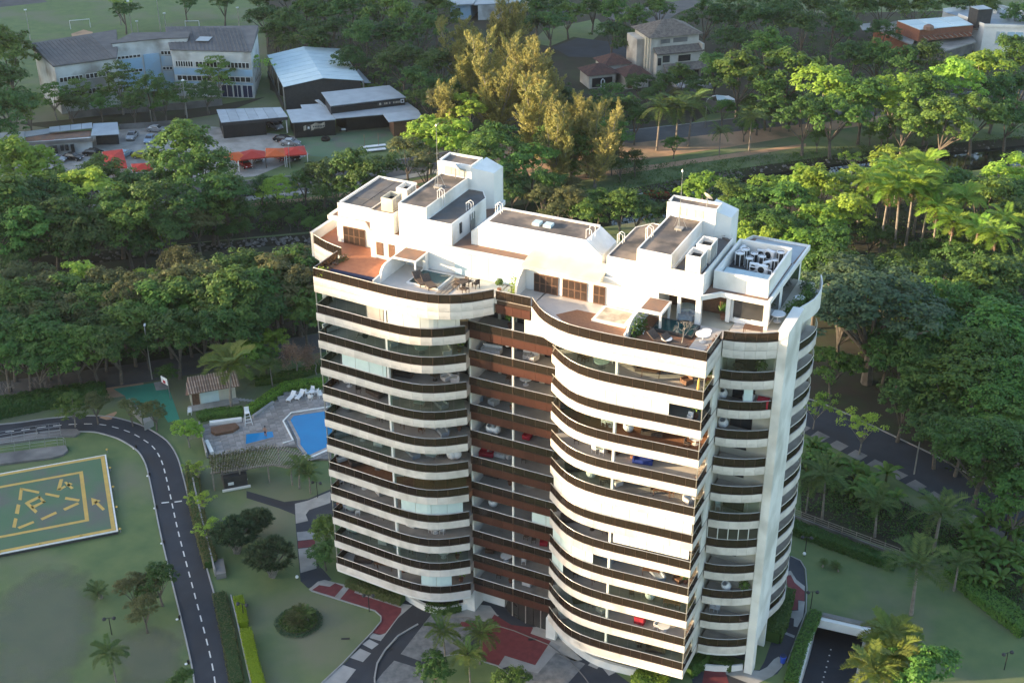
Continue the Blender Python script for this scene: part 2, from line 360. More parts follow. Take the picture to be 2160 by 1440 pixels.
def dup(src, label, loc, rz=0.0, group=None, scale=1.0):
    """a copy of a thing with its parts and sub-parts (mesh data shared)"""
    r = src.copy(); COL.objects.link(r); r.location = loc; r.rotation_euler = (0, 0, rz)
    r.scale = (scale,) * 3 if not isinstance(scale, (tuple, list)) else scale
    r['label'] = label
    if group: r['group'] = group
    for ch in list(src.children):
        c = ch.copy(); COL.objects.link(c); c.parent = r
        for g_ in list(ch.children):
            d = g_.copy(); COL.objects.link(d); d.parent = c
    return r
class Proto:
    """first placement moves the prototype itself, later ones copy it"""
    def __init__(s, src): s.src = src; s.used = False
    def put(s, label, loc, rz=0.0, group=None, scale=1.0):
        if s.used: return dup(s.src, label, loc, rz, group, scale)
        s.used = True; o = s.src; o.location = loc; o.rotation_euler = (0, 0, rz); o.scale = (scale,) * 3 if not isinstance(scale, (tuple, list)) else scale
        o['label'] = label
        if group: o['group'] = group
        return o
def catmull(pts, per=6):
    out = []; n = len(pts)
    for i in range(n - 1):
        p0, p1, p2, p3 = (np.array(pts[max(0, min(n - 1, j))], float) for j in (i - 1, i, i + 1, i + 2))
        for k in range(per):
            t = k / per
            out.append(tuple(.5 * (2 * p1 + (p2 - p0) * t + (2 * p0 - 5 * p1 + 4 * p2 - p3) * t * t + (3 * p1 - p0 - 3 * p2 + p3) * t ** 3)))
    out.append(tuple(pts[-1])); return out
def resample(pts, step=None, n=None):
    P = np.array(pts, float); d = np.r_[0, np.cumsum(np.hypot(*np.diff(P[:, :2], axis=0).T))]
    n = n or max(1, round(d[-1] / step)); q = np.linspace(0, d[-1], n + 1)
    return [(float(np.interp(t, d, P[:, 0])), float(np.interp(t, d, P[:, 1]))) for t in q]
def ordinal(k): return ['zeroth', 'first', 'second', 'third', 'fourth', 'fifth', 'sixth', 'seventh', 'eighth', 'ninth', 'tenth', 'eleventh', 'twelfth'][k]

# ------------------------------------------------------------------ foliage helpers
def leafmesh(name, C_, N_, size, m, aspect=.55, T_=None, seed=0, jitter=.35, mats=None):
    """one diamond leaf per centre, facing its normal"""
    rng = np.random.default_rng(seed); n = len(C_)
    N_ = N_ / (np.linalg.norm(N_, axis=1, keepdims=True) + 1e-9)
    if T_ is None: T_ = rng.normal(size=(n, 3))
    T_ = T_ - N_ * np.sum(T_ * N_, 1, keepdims=True); T_ /= np.linalg.norm(T_, axis=1, keepdims=True) + 1e-9
    B_ = np.cross(N_, T_); s = size * (1 + jitter * rng.uniform(-1, 1, (n, 1)))
    V = np.stack([C_ - T_ * s * .5, C_ + B_ * s * aspect * .5 - N_ * s * .06, C_ + T_ * s * .5, C_ - B_ * s * aspect * .5 - N_ * s * .06], 1).reshape(-1, 3)
    me = bpy.data.meshes.new(name); me.vertices.add(4 * n); me.loops.add(4 * n); me.polygons.add(n)
    me.vertices.foreach_set('co', V.astype(np.float32).ravel())
    me.loops.foreach_set('vertex_index', np.arange(4 * n, dtype=np.int32))
    me.polygons.foreach_set('loop_start', np.arange(0, 4 * n, 4, dtype=np.int32))
    me.materials.append(MT[m]); me.update(calc_edges=True); return me
def unit(rng, n):
    v = rng.normal(size=(n, 3)); return v / np.linalg.norm(v, axis=1, keepdims=True)
def clumpcloud(rng, centers, crad, nper, flat=.65, up=.55, out=None, ocenter=None):
    """leaves on small domes around the clump centres"""
    Cs, Ns = [], []
    for i, c in enumerate(centers):
        r = crad[i] if hasattr(crad, '__len__') else crad
        u = unit(rng, nper); u[:, 2] = np.where(u[:, 2] < -.35, -u[:, 2], u[:, 2])
        rr = r * rng.uniform(.45, 1.0, (nper, 1)); p = u * rr; p[:, 2] *= flat
        nrm = u * .7 + np.array([0, 0, up]) + rng.normal(size=(nper, 3)) * .38
        Cs.append(c + p); Ns.append(nrm)
    return np.concatenate(Cs), np.concatenate(Ns)
def crown_mesh(name, m, seed, R=(4.2, 4.2, 3.2), zc=6.6, lobes=9, clumps=70, nper=46, crad=.95, leaf=.42, up=.5, tiers=None, droop=0.0, lr=.52):
    rng = np.random.default_rng(seed); R = np.array(R); cent = []
    if tiers:
        for (tz, tr, k) in tiers:
            a0 = rng.uniform(0, 6.28)
            for i in range(k):
                a = a0 + 6.283 * i / k + rng.uniform(-.35, .35); rr = tr * math.sqrt(rng.uniform(.08, 1))
                cent.append((rr * math.cos(a), rr * math.sin(a), tz + rng.uniform(-.18, .18) - droop * (rr / tr) ** 2))
        cent = np.array(cent); crads = crad * rng.uniform(.7, 1.25, len(cent)); flat = .42
    else:
        lo = unit(rng, lobes); lo[:, 2] = np.abs(lo[:, 2]) * 1.15 - .42
        lo *= rng.uniform(.45, .75, (lobes, 1)); lo = np.vstack([lo, [[0, 0, .45]]])
        rad_ = rng.uniform(lr * .72, lr * 1.15, len(lo))
        for k in range(clumps):
            i = rng.integers(len(lo)); u = unit(rng, 1)[0]
            if u[2] < -.25: u[2] *= -.6
            cent.append((lo[i] + u * rad_[i]) * R + np.array([0, 0, zc]))
        cent = np.array(cent); crads = crad * rng.uniform(.6, 1.3, len(cent)); flat = .62
    Cs, Ns = clumpcloud(rng, cent, crads, nper, flat, up)
    mid = np.array([0, 0, zc - R[2] * .5]); o = Cs - mid; o /= np.linalg.norm(o, axis=1, keepdims=True)
    return leafmesh(name, Cs, Ns + .45 * o, leaf, m, seed=seed, aspect=.62), cent
def trunk_mb(rng, cent, zb=2.2, r=.22, nl=6, lean=.25, zt=6.5):
    mb = MB(); p1 = Vector((rng.uniform(-lean, lean), rng.uniform(-lean, lean), zb))
    mb.tube([(0, 0, -.2), p1 * .5, p1], [r * 1.25, r, r * .85], 7)
    idx = rng.choice(len(cent), min(nl, len(cent)), replace=False)
    for i in idx:
        e = Vector(cent[i]); md = p1.lerp(e, .5) + Vector((0, 0, .25))
        mb.tube([p1, md, e], [r * .6, r * .36, r * .12], 5)
    return mb
ORD = 'first second third fourth fifth sixth seventh eighth ninth tenth eleventh twelfth thirteenth fourteenth fifteenth sixteenth seventeenth eighteenth nineteenth twentieth'.split()
ORD += ['twenty-' + w for w in ORD[:9]] + ['thirtieth'] + ['thirty-' + w for w in ORD[:9]] + ['fortieth'] + ['forty-' + w for w in ORD[:9]]
def nth(i, n, label): return ('leftmost ' if i == 0 else 'rightmost ' if i == n - 1 else ORD[i] + ' from left, ') + label
# ------------------------------------------------------------------ terrain, canal, unseen shade-casting ridge
WZ = -1.3
far_px = [(-120, 556), (200, 530), (450, 510), (660, 492), (1000, 446), (1330, 398), (1500, 364), (1800, 322), (2160, 288)]
farb = [G(x, y, 0) for x, y in far_px]
d0 = (farb[1] - farb[0]).normalized(); d1 = (farb[-1] - farb[-2]).normalized()
farb = [farb[0] - d0 * 1500] + farb + [farb[-1] + d1 * 1500]
fb = [(p.x, p.y) for p in farb]
CW = 15.0                                           # canal width
nb = offset(fb, -CW)
ramp_c = [G(1722, 1306), G(1832, 1331), G(1800, 1470), G(1668, 1470)]
ramp_a = (ramp_c[1] - ramp_c[0]).normalized()       # across
ramp_l = Vector((ramp_a.y, -ramp_a.x, 0))           # towards the mouth
RP0, RW, RL = ramp_c[0], 5.2, 17.0
def rp(a, l): v = RP0 + ramp_a * a + ramp_l * l; return (v.x, v.y)
hole = [rp(0, 0), rp(RW, 0), rp(RW, RL), rp(0, RL)]
near_poly = list(nb) + [(2600, -2200), (-2600, -2200)]
tri_in = [[Vector((p[0], p[1], 0)) for p in near_poly], [Vector((p[0], p[1], 0)) for p in hole]]
tris = tessellate_polygon(tri_in)
mb = MB(); allp = [(p[0], p[1], 0.0) for p in near_poly + hole]
T3 = []
for t in tris:
    a, b, c = (Vector(allp[i]) for i in t)
    T3.append(t if (b - a).cross(c - a).z > 0 else (t[0], t[2], t[1]))
mb.add(allp, T3)
structure(mb.build('ground', 'grass'))
mb = MB(); mb.sheet(list(fb) + [(2600, 2600), (-2600, 2600)], 0.0); structure(mb.build('ground', 'grass'))
mb = MB(); b1 = offset(fb, -2.2); b2 = offset(nb, 2.2); n = len(fb)
def strip(mb, A, za, B, zb):
    P = [(p[0], p[1], za) for p in A] + [(p[0], p[1], zb) for p in B]; k = len(A)
    mb.add(P, [(i, k + i, k + i + 1, i + 1) for i in range(k - 1)])
strip(mb, fb, 0, b1, WZ - .5); strip(mb, b2, WZ - .5, nb, 0); strip(mb, b1, WZ - .5, b2, WZ - .5)
structure(mb.build('canal_bank', 'soil'))
mb = MB(); strip(mb, offset(fb, -1.0), WZ, offset(nb, 1.0), WZ); structure(mb.build('canal_water', 'water'))
# rubble and stones along the far bank
rng = random.Random(5); mb = MB()
def rock(mb, x, y, z, r):
    P = []; 
    for q in ((1, 0, 0), (0, 1, 0), (-1, 0, 0), (0, -1, 0), (0, 0, .7), (0, 0, -.5)):
        k = r * rng.uniform(.7, 1.25); P.append((x + q[0] * k, y + q[1] * k, z + q[2] * k))
    mb.add(P, [(0, 1, 4), (1, 2, 4), (2, 3, 4), (3, 0, 4), (1, 0, 5), (2, 1, 5), (3, 2, 5), (0, 3, 5)])
for (xa, ya, xb, yb, k, sp) in ((420, 512, 700, 490, 330, 2.4), (1290, 404, 1560, 356, 260, 1.8), (150, 540, 420, 512, 90, 1.6), (1560, 356, 2100, 300, 120, 1.3)):
    A, B = G(xa, ya), G(xb, yb)
    for i in range(k):
        p = A.lerp(B, rng.random()); o = rng.gauss(0.6, sp * .5)
        rock(mb, p.x + .68 * o, p.y - .73 * o, -.25 - .25 * max(0, o), rng.uniform(.12, .5))
stuff(mb.build('bank_stones', 'rock'))
# unseen ridge added towards the evening sun, its profile shaped to shade the tower
sh_, ch_ = math.sin(rad(SUN_AZ)), math.cos(rad(SUN_AZ)); TE = math.tan(rad(SUN_EL)); RD = 620.0
prof = [(-1500, 20), (-700, 35), (-260, 45), (-200, 44), (-168, 40), (-156, 18), (-140, 4), (-100, 2.5), (-58, 2.5), (-50, 9), (-44, 24), (-36, 36), (-15, 40), (0, 38.3), (4.5, 36.3), (9.9, 30), (14.3, 24), (15.2, 16), (16.2, 9.5), (17.6, 3), (20, -3), (28, -6), (80, -8), (300, -20), (700, -40), (1500, -60)]
mb = MB(); P = []
for t, h in prof:
    z = h + RD * TE
    for ds, zz in ((0, z), (-.55 * z, .55 * z), (-2.0 * z, -1), (.35 * z, .55 * z), (1.4 * z, -1)):
        s = -RD + ds; P.append((t * ch_ + s * sh_, -t * sh_ + s * ch_, zz))
F = []
for i in range(len(prof) - 1):
    a, b = 5 * i, 5 * i + 5
    for u_, v_ in ((0, 1), (1, 2), (3, 0), (4, 3)): F.append((a + u_, a + v_, b + v_, b + u_))
mb.add(P, F); structure(mb.build('shade_ridge', 'hillgreen'))

# ------------------------------------------------------------------ flat grounds: forest floor, roads, paving
def sheet(name, pxs, z, m, f=None):
    f = f or (lambda x, y: G(x, y)); mb = MB(); mb.sheet([tuple(f(x, y))[:2] for x, y in pxs], z)
    return structure(mb.build(name, m))
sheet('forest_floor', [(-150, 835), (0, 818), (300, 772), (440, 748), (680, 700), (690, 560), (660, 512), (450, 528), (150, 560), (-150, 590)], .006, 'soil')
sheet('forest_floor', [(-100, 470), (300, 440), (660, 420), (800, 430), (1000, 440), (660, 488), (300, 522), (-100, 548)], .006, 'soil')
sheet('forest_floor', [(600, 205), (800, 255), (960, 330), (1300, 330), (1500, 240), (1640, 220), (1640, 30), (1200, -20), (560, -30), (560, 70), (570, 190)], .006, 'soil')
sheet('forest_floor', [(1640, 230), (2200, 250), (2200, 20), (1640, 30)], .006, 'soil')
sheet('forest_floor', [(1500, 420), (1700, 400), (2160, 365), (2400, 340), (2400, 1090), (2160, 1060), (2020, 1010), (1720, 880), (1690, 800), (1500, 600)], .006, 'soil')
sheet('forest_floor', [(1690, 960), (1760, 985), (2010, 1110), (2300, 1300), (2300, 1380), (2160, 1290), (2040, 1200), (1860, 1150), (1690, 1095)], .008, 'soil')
def fadesheet(name, pxs, z, m):
    P = [tuple(G(x, y))[:2] for x, y in pxs]; n = len(P); cx, cy = sum(p[0] for p in P) / n, sum(p[1] for p in P) / n; V_, A_ = [], []
    for f, a in ((1.12, 0), (.8, .55), (.45, .9)):
        V_ += [(cx + (x - cx) * f, cy + (y - cy) * f, z) for x, y in P]; A_ += [a] * n
    V_.append((cx, cy, z)); A_.append(1.0); F_ = []
    for r in range(2): F_ += [(r * n + i, r * n + (i + 1) % n, (r + 1) * n + (i + 1) % n, (r + 1) * n + i) for i in range(n)]
    F_ += [(2 * n + i, 2 * n + (i + 1) % n, 3 * n) for i in range(n)]
    me = bpy.data.meshes.new(name); me.from_pydata(V_, [], F_); me.materials.append(MT[m]); at = me.attributes.new('cover', 'FLOAT', 'POINT'); at.data.foreach_set('value', A_); return structure(link(name, me))
fadesheet('worn_lawn', [(-60, 1285), (60, 1200), (140, 1188), (195, 1200), (215, 1290), (205, 1380), (140, 1480), (-60, 1500)], .010, 'lawnfade')
fadesheet('worn_lawn', [(215, 1345), (330, 1310), (385, 1350), (395, 1460), (250, 1460)], .009, 'lawnfade')
# road round the helipad, with kerbs and dashed centre line
Kc = lambda x, y, z=0: G(x / 3.428, 780 + y / 3.428, z)
mid = [(-420, 490), (0, 452), (140, 438), (350, 408), (560, 392), (700, 392), (790, 405), (930, 447), (1030, 500), (1110, 560), (1165, 650), (1195, 750), (1230, 900), (1275, 1110), (1322, 1300)]
mid = [tuple(Kc(x, y))[:2] for x, y in mid] + [tuple(G(443, 1380))[:2], tuple(G(458, 1480))[:2], tuple(G(470, 1560))[:2]]
mid = resample(catmull(mid, 8), step=.9)
RWD = 1.95
mb = MB(); mb.ribbon(mid, -RWD, RWD, .03); rd = structure(mb.build('driveway', 'asphalt'))
mb = MB(); mb.ribbon(mid, RWD, RWD + .16, 0, .13); mb.build('kerb', 'stone', rd)
mb = MB(); mb.ribbon(mid, -RWD - .16, -RWD, 0, .13); mb.build('kerb', 'stone', rd)
dash = None
acc = resample(mid, step=1.02)
for i in range(0, len(acc) - 1, 2):
    a, b = acc[i], acc[i + 1]
    mb = MB(); mb.cbox((a[0] + b[0]) / 2, (a[1] + b[1]) / 2, .036, math.hypot(b[0] - a[0], b[1] - a[1]) * 1.08, .14, .004, math.atan2(b[1] - a[1], b[0] - a[0]))
    mb.build('lane_dash', 'paintw', rd)
for x0, y0, x1, y1 in ((1168, 962, 1222, 956), (1262, 955, 1316, 948)):
    a, b = Kc(x0, y0), Kc(x1, y1); c = (a + b) / 2
    mb = MB(); mb.cbox(c.x, c.y, .036, (b - a).length, .22, .004, math.atan2(b.y - a.y, b.x - a.x)); mb.build('stop_line', 'paintw', rd)
# public street behind the garden (left) and its dirt shoulder
st = [(-200, 862), (0, 826), (150, 806), (300, 785), (440, 762), (560, 742), (720, 715)]
st = [tuple(G(x, y))[:2] for x, y in st]
mb = MB(); mb.ribbon(st, -3.1, 3.0, .016); structure(mb.build('street', 'asphaltold'))
mb = MB(); mb.ribbon(st[:4], -6.2, -3.1, .014); structure(mb.build('dirt_shoulder', 'dirt'))
# street on the right with a striped pavement
sr = [tuple(G(x, y))[:2] for x, y in ((1640, 850), (1700, 868), (1760, 893), (1850, 937), (1950, 985), (2060, 1050), (2250, 1160))]
mb = MB(); mb.ribbon(sr, -3.2, 3.2, .03); structure(mb.build('street', 'asphalt'))
mb = MB(); mb.ribbon(sr, 3.2, 3.4, 0, .14); structure(mb.build('street_kerb', 'stone'))
mb = MB(); mb.ribbon(sr, -5.0, -3.2, .06); pv = structure(mb.build('pavement', 'concd'))
q = resample(offset(sr, -4.1), step=1.5)
for i in range(0, len(q) - 1, 2):
    a, b = q[i], q[i + 1]; mb = MB(); mb.cbox((a[0] + b[0]) / 2, (a[1] + b[1]) / 2, .068, 1.1, 1.8, .006, math.atan2(b[1] - a[1], b[0] - a[0])); mb.build('dark_paver', 'asphalt', pv)
sheet('dirt_yard', [(1740, 880), (1800, 850), (1900, 860), (1990, 905), (2000, 1000), (1960, 985), (1850, 930)], .012, 'soil')
# avenue, car park, sand path and grass strips on the far side of the canal
av = [tuple(G(x, y))[:2] for x, y in ((-100, 420), (200, 410), (520, 397), (700, 378), (860, 350), (1000, 326), (1300, 292), (1500, 270), (1700, 246), (2200, 190))]
mb = MB(); mb.ribbon(av, -4.6, 3.6, .03); ave = structure(mb.build('avenue', 'asphaltold'))
mb = MB(); mb.ribbon(av, 3.6, 3.85, 0, .14); mb.build('kerb', 'stone', ave)
mb = MB(); mb.ribbon(av[:6], -6.6, -4.6, 0, .12); structure(mb.build('pavement', 'conc'))
mb = MB(); mb.ribbon(av[:7], -9.6, -8.0, .02); structure(mb.build('footpath', 'dirt'))
sheet('sand_strip', [(1010, 350), (1300, 306), (1420, 293), (1640, 268), (1700, 262), (1900, 240), (1905, 252), (1700, 284), (1550, 309), (1300, 345), (1020, 385)], .034, 'dirt')
sheet('dirt_path', [(1200, 372), (1560, 322), (1700, 303), (1700, 309), (1560, 331), (1200, 384)], .02, 'dirt')
sheet('car_park', [(-60, 345), (90, 300), (330, 262), (455, 268), (640, 290), (655, 325), (540, 372), (330, 390), (80, 400), (-60, 405)], .024, 'conc')
sheet('artificial_turf', [(622, 288), (880, 268), (830, 312), (720, 335), (655, 330)], .028, 'padgreen')
sheet('yard_soil', [(40, 262), (130, 275), (320, 262), (470, 240), (560, 205), (470, 220), (300, 235), (120, 255)], .02, 'soil')
sheet('sports_field', [(-40, 100), (60, 85), (350, 60), (545, 55), (545, -30), (-200, -30)], .008, 'lawn')
sheet('bare_goalmouth', [(150, 72), (176, 63), (196, 68), (192, 78), (155, 84)], .012, 'dirt')
sheet('asphalt_court', [(1165, 100), (1220, 80), (1380, 100), (1345, 125), (1200, 120)], .012, 'asphalt')
sheet('lawn', [(1120, 90), (1150, 62), (1260, 40), (1280, 60), (1250, 85), (1210, 78), (1160, 98)], .010, 'lawn')
sheet('access_road', [(1270, 34), (1375, 14), (1480, -8), (1520, -8), (1430, 28), (1400, 48), (1300, 44)], .018, 'asphaltold')
sheet('access_road', [(-60, 22), (100, 5), (60, -20), (-200, -20)], .018, 'asphaltold')
# ------------------------------------------------------------------ thin evening air over the whole valley
hm = bpy.data.materials.new('air'); hm.use_nodes = True; hn = hm.node_tree.nodes; hn.remove(hn['Principled BSDF'])
pv_ = hn.new('ShaderNodeVolumePrincipled'); pv_.inputs['Color'].default_value = (.80, .88, 1, 1); pv_.inputs['Density'].default_value = .00005; pv_.inputs['Anisotropy'].default_value = .3
hm.node_tree.links.new(pv_.outputs[0], hn['Material Output'].inputs['Volume'])
mb = MB(); mb.box(-2750, -2750, -9, 2750, 2750, 260); hz_ = link('haze', mb.mesh('haze', hm)); hz_['kind'] = 'stuff'
# ------------------------------------------------------------------ the apartment tower
TW = thing('apartment_tower', 'tall white apartment tower with curved balconies and brown railings', 'apartment building', (20.1, 10, 0))
ZS = [38.5] + [34.52 - 3.1 * i for i in range(11)]
MX = 40.2
def mir(path): return [(MX - x, y) for x, y in reversed(path)]
LWF = resample(catmull([(0, 0), (4, -.25), (8, -.5), (10.5, -.45), (12.3, -.05), (13.9, .85), (15.55, 2.2)], 8), step=1.06)
LWF0 = resample(catmull([(0, 0), (4, -.25), (8, -.5), (10.5, -.5), (13.44, -.2), (16.1, 1.1), (18.15, 3.2)], 8), step=1.06)
LSD = resample([(0, 4.4), (0, 0)], n=4)
RCS = resample(catmull([(40.3, 4.42), (41.3, 4.55), (42.6, 4.98), (43.8, 5.55), (44.8, 6.25)], 6), n=5)
ESD = resample(catmull([(45.25, 11.4), (45.55, 12.7), (45.95, 14), (46.15, 15.3), (46.1, 16.8), (45.6, 18.2)], 6), n=7)
LRC = resample(catmull([(-3.75, 6.7), (-2.1, 5.9), (-.05, 5.2)], 6), n=4)
LRC0 = resample(catmull([(-4.3, 6.75), (-2.1, 5.75), (.0, 5.15)], 6), n=4)
CTR = [(15.3 + 9.6 * i / 8, 3.25) for i in range(9)]
CTR0 = [(18.4 + 3.6 * i / 4, 3.05) for i in range(5)]

def unit_panel(name, m, h, t=.05):
    mb = MB(); mb.box(-.5, -t / 2, -h / 2, .5, t / 2, h / 2); return mb.mesh(name, m)
ME_F = unit_panel('fascia_panel', 'fascia', .86); ME_F0 = unit_panel('fascia_panel_tall', 'fascia', .82)
ME_B = unit_panel('brown_panel', 'brown', .86); ME_G = unit_panel('railing_pane', 'railglass', .80, .014)
cnt = {}
rest = {'fascia_panel': [], 'railing_pane': [], 'brown_panel': []}
def run_panels(path, zc, me, name, h, gap, visible=True, inset=0.0):
    for a, b in zip(path[:-1], path[1:]):
        L_ = math.hypot(b[0] - a[0], b[1] - a[1]); ang = math.atan2(b[1] - a[1], b[0] - a[0])
        cx, cy = (a[0] + b[0]) / 2 - math.sin(ang) * inset, (a[1] + b[1]) / 2 + math.cos(ang) * inset
        if visible and cnt.get(name, 0) < 300:
            cnt[name] = cnt.get(name, 0) + 1
            o = link(name, me, TW, (cx - 20.1, cy - 10, zc), ang); o.scale = (L_ - gap, 1, 1)
        else: rest[name].append((cx, cy, zc, L_ - gap, h, ang))
posts = MB(); hand = {}
def railing(path, z, name, vis=True, closed=True):
    run_panels(path, z + .47, ME_G, 'railing_pane', .80, .05, vis, inset=.07)
    q = offset(path, .07)
    for x, y in q: posts.box(x - .022, y - .022, z, x + .022, y + .022, z + .9)
    mb = MB(); mb.use('rail'); mb.tube([(x, y, z + .92) for x, y in q], .038, 5); mb.build('handrail', None, TW, True)
    mb = MB(); n_ = len(path); mb.ribbon(path, .0, .14, z, z + .07); mb.build('bottom_rail', 'bronze', TW, True)
TILES = ['tilep', 'tile', 'tilep', 'tile', 'tile', 'tile', 'tile', 'deck', 'tile', 'tile', 'tile', 'tile']
for k in range(12):
    z = ZS[k]; LF = LWF0 if k == 0 else LWF
    for side in (0, 1):
        F_ = LF if side == 0 else mir(LF)
        S_ = LSD if side == 0 else mir(LSD)
        vis = True
        full = (S_[:-1] + F_) if side == 0 else (F_[:-1] + S_)
        # slab
        ins = offset(full, .075)
        yb = 6.3 if k == 0 else 5.1
        ex = (18.05, yb) if k == 0 else (15.3, yb)
        poly = ins + ([ex, (.05, yb)] if side == 0 else [(MX - .05, yb), (MX - ex[0], yb)])
        if side == 1: poly = [(MX - ex[0], yb)] + ins + [(MX - .05, yb)]
        mb = MB(); mb.prism(poly, z - (1.68 if k == 0 else .87), z); mb.build('floor_slab', 'tilep' if k == 0 else TILES[(k + 4 * side) % 12] if not (side == 1 and k in (1, 4)) else 'tilep', TW, True)
        mb = MB(); mb.sheet([(x, y) for x, y in poly], z - (1.69 if k == 0 else .88)); mb.build('ceiling', 'whiteclean', TW, True)
        if k == 0:
            run_panels(F_, z - .42, ME_F0, 'fascia_panel', .82, .015); run_panels(F_, z - 1.27, ME_F0, 'fascia_panel', .82, .015)
            run_panels(S_, z - .42, ME_F0, 'fascia_panel', .82, .015, side == 1); run_panels(S_, z - 1.27, ME_F0, 'fascia_panel', .82, .015, side == 1)
        else:
            run_panels(F_, z - .435, ME_F, 'fascia_panel', .86, .015); run_panels(S_, z - .435, ME_F, 'fascia_panel', .86, .015, side == 1)
        railing(full, z, 'railing')
        # white partition column and corner post of the storey below this slab
        if k < 11:
            zb = ZS[k + 1]; zt = z - (1.68 if k == 0 else .87)
            xc = 8.15 if side == 0 else MX - 8.15
            mb = MB(); mb.box(xc - .11, -.30, zb, xc + .11, .06, zt); mb.build('column', 'whiteclean', TW, True)
            xp = .09 if side == 0 else MX - .09
            mb = MB(); mb.box(xp - .04, .05, zb, xp + .04, .15, zt); mb.build('corner_post', 'rail', TW, True)
            mb = MB(); mb.box(*((1.0, 5.02, zb + .02, 14.2, 5.06, zt - .25) if side == 0 else (26.0, 5.02, zb + .02, 39.2, 5.06, zt - .25))); mb.build('balcony_door', 'darkglass', TW, True)
            mb = MB()
            for i in range(12):
                xx = (1.0 if side == 0 else 26.0) + 1.2 * i; mb.box(xx - .05, 4.94, zb, xx + .05, 5.02, zt - .2)
            mb.build('door_frame', 'bronze', TW, True)
            mb = MB(); a_, b_ = (40.0, 40.19) if side else (.01, .2); mb.box(a_, 2.9, zb, b_, 5.1, zt); mb.build('side_wall', 'white', TW, True)  # wall piece added to block sun from the fin; this balcony side stands open
            # end wall towards the recessed centre
            xe = 15.36 if side == 0 else MX - 15.36
            mb = MB(); mb.box(xe - .08, 3.4, zb, xe + .08, 6.6, zt); mb.build('end_wall', 'white', TW, True)
    # recessed centre with brown metal fascia
    if k == 0:
        mb = MB(); mb.box(18.2, 3.15, z - .5, 22.0, 6.3, z); mb.build('floor_slab', 'tilep', TW, True)
        run_panels(CTR0, z - .92, ME_B, 'brown_panel', .86, .02, inset=-.02); railing(CTR0, z, 'railing')
        mb = MB(); mb.box(18.5, 3.1, z - 1.5, 22.0, 3.2, z - .1); mb.build('panel_frame', 'bronze', TW, True)
    else:
        mb = MB(); mb.box(15.35, 3.33, z - .86, 24.85, 6.7, z); mb.build('floor_slab', 'tile', TW, True)
        run_panels(CTR, z - .43, ME_B, 'brown_panel', .86, .02); railing(CTR, z, 'railing')
        if k < 12:
            zt = (ZS[k - 1] - (.5 if k == 1 else .86))
            mb = MB(); mb.box(19.95, 3.32, z, 20.12, 3.55, zt); mb.build('column', 'white', TW, True)
            for x0, x1 in ((15.6, 16.9), (17.3, 18.6), (19.0, 21.4), (22.0, 23.2)):
                mb = MB(); mb.box(x0, 6.52, z + .02, x1, 6.57, z + 2.15); mb.build('balcony_door', 'darkglass', TW, True)
            mb = MB(); mb.box(16.95, 6.45, z, 17.25, 6.6, zt); mb.box(23.3, 6.3, z, 23.8, 6.6, zt); mb.build('wall_pier', 'cream', TW, True)
    # balconies in the outer recess and on the gable sides
    for side in (0, 1):
        R_ = RCS if side == 1 else (LRC0 if k == 0 else LRC); vis = side == 1 or k == 0
        ins = offset(R_, .07)
        poly = ins + [(44.85, 8.3), (40.25, 8.3)] if side == 1 else ins + [(.05, 8.3), (-3.7, 8.3)]
        mb = MB(); mb.prism(poly, z - (1.5 if k == 0 else .87), z); mb.build('floor_slab', 'tilep' if (k == 0 and side) else 'terracotta' if k == 0 else 'tile', TW, True)
        if k == 0: run_panels(R_, z - .42, ME_F0, 'fascia_panel', .82, .015, vis); run_panels(R_, z - 1.27, ME_F0, 'fascia_panel', .82, .015, vis)
        else: run_panels(R_, z - .435, ME_F, 'fascia_panel', .86, .015, vis)
        railing(R_, z, 'railing', vis)
        E_ = ESD if side == 1 else [(x + 1.9, y) for x, y in mir(ESD)]
        ins = offset(E_, .07); xi = 44.7 if side == 1 else -3.4
        mb = MB(); mb.prism(ins + [(xi, E_[-1][1]), (xi, E_[0][1])], z - .87, z); mb.build('floor_slab', 'tile', TW, True)
        if k == 0:
            mb = MB(); q2 = offset(E_, .12); nn = len(E_)
            zz = [z + 1.0 - .25 * math.sin(math.pi * i / (nn - 1)) + (.55 * (i / (nn - 1)) ** 2) for i in range(nn)]
            if side == 0: zz.reverse()
            P = [(p[0], p[1], z - .95) for p in E_] + [(p[0], p[1], w) for p, w in zip(E_, zz)] + [(p[0], p[1], z - .95) for p in q2] + [(p[0], p[1], w) for p, w in zip(q2, zz)]
            Fc = []
            for i in range(nn - 1): Fc += [(i, i + 1, nn + i + 1, nn + i), (2 * nn + i + 1, 2 * nn + i, 3 * nn + i, 3 * nn + i + 1), (nn + i, nn + i + 1, 3 * nn + i + 1, 3 * nn + i)]
            Fc += [(0, nn, 3 * nn, 2 * nn), (nn - 1, 3 * nn - 1, 4 * nn - 1, 2 * nn - 1)]
            mb.add(P, Fc); mb.build('terrace_parapet', 'white', TW, True)
        else:
            mb = MB(); mb.ribbon(E_, 0, .07, z - .86, z); mb.build('curved_fascia', 'fascia', TW, True)
            mb = MB(); q2 = offset(E_, .07); mb.ribbon(q2, 0, .02, z + .05, z + .88); mb.build('curved_railing', 'railglass', TW, True)
            mb = MB(); mb.tube([(x, y, z + .92) for x, y in q2], .038, 5); mb.build('handrail', 'rail', TW, True)
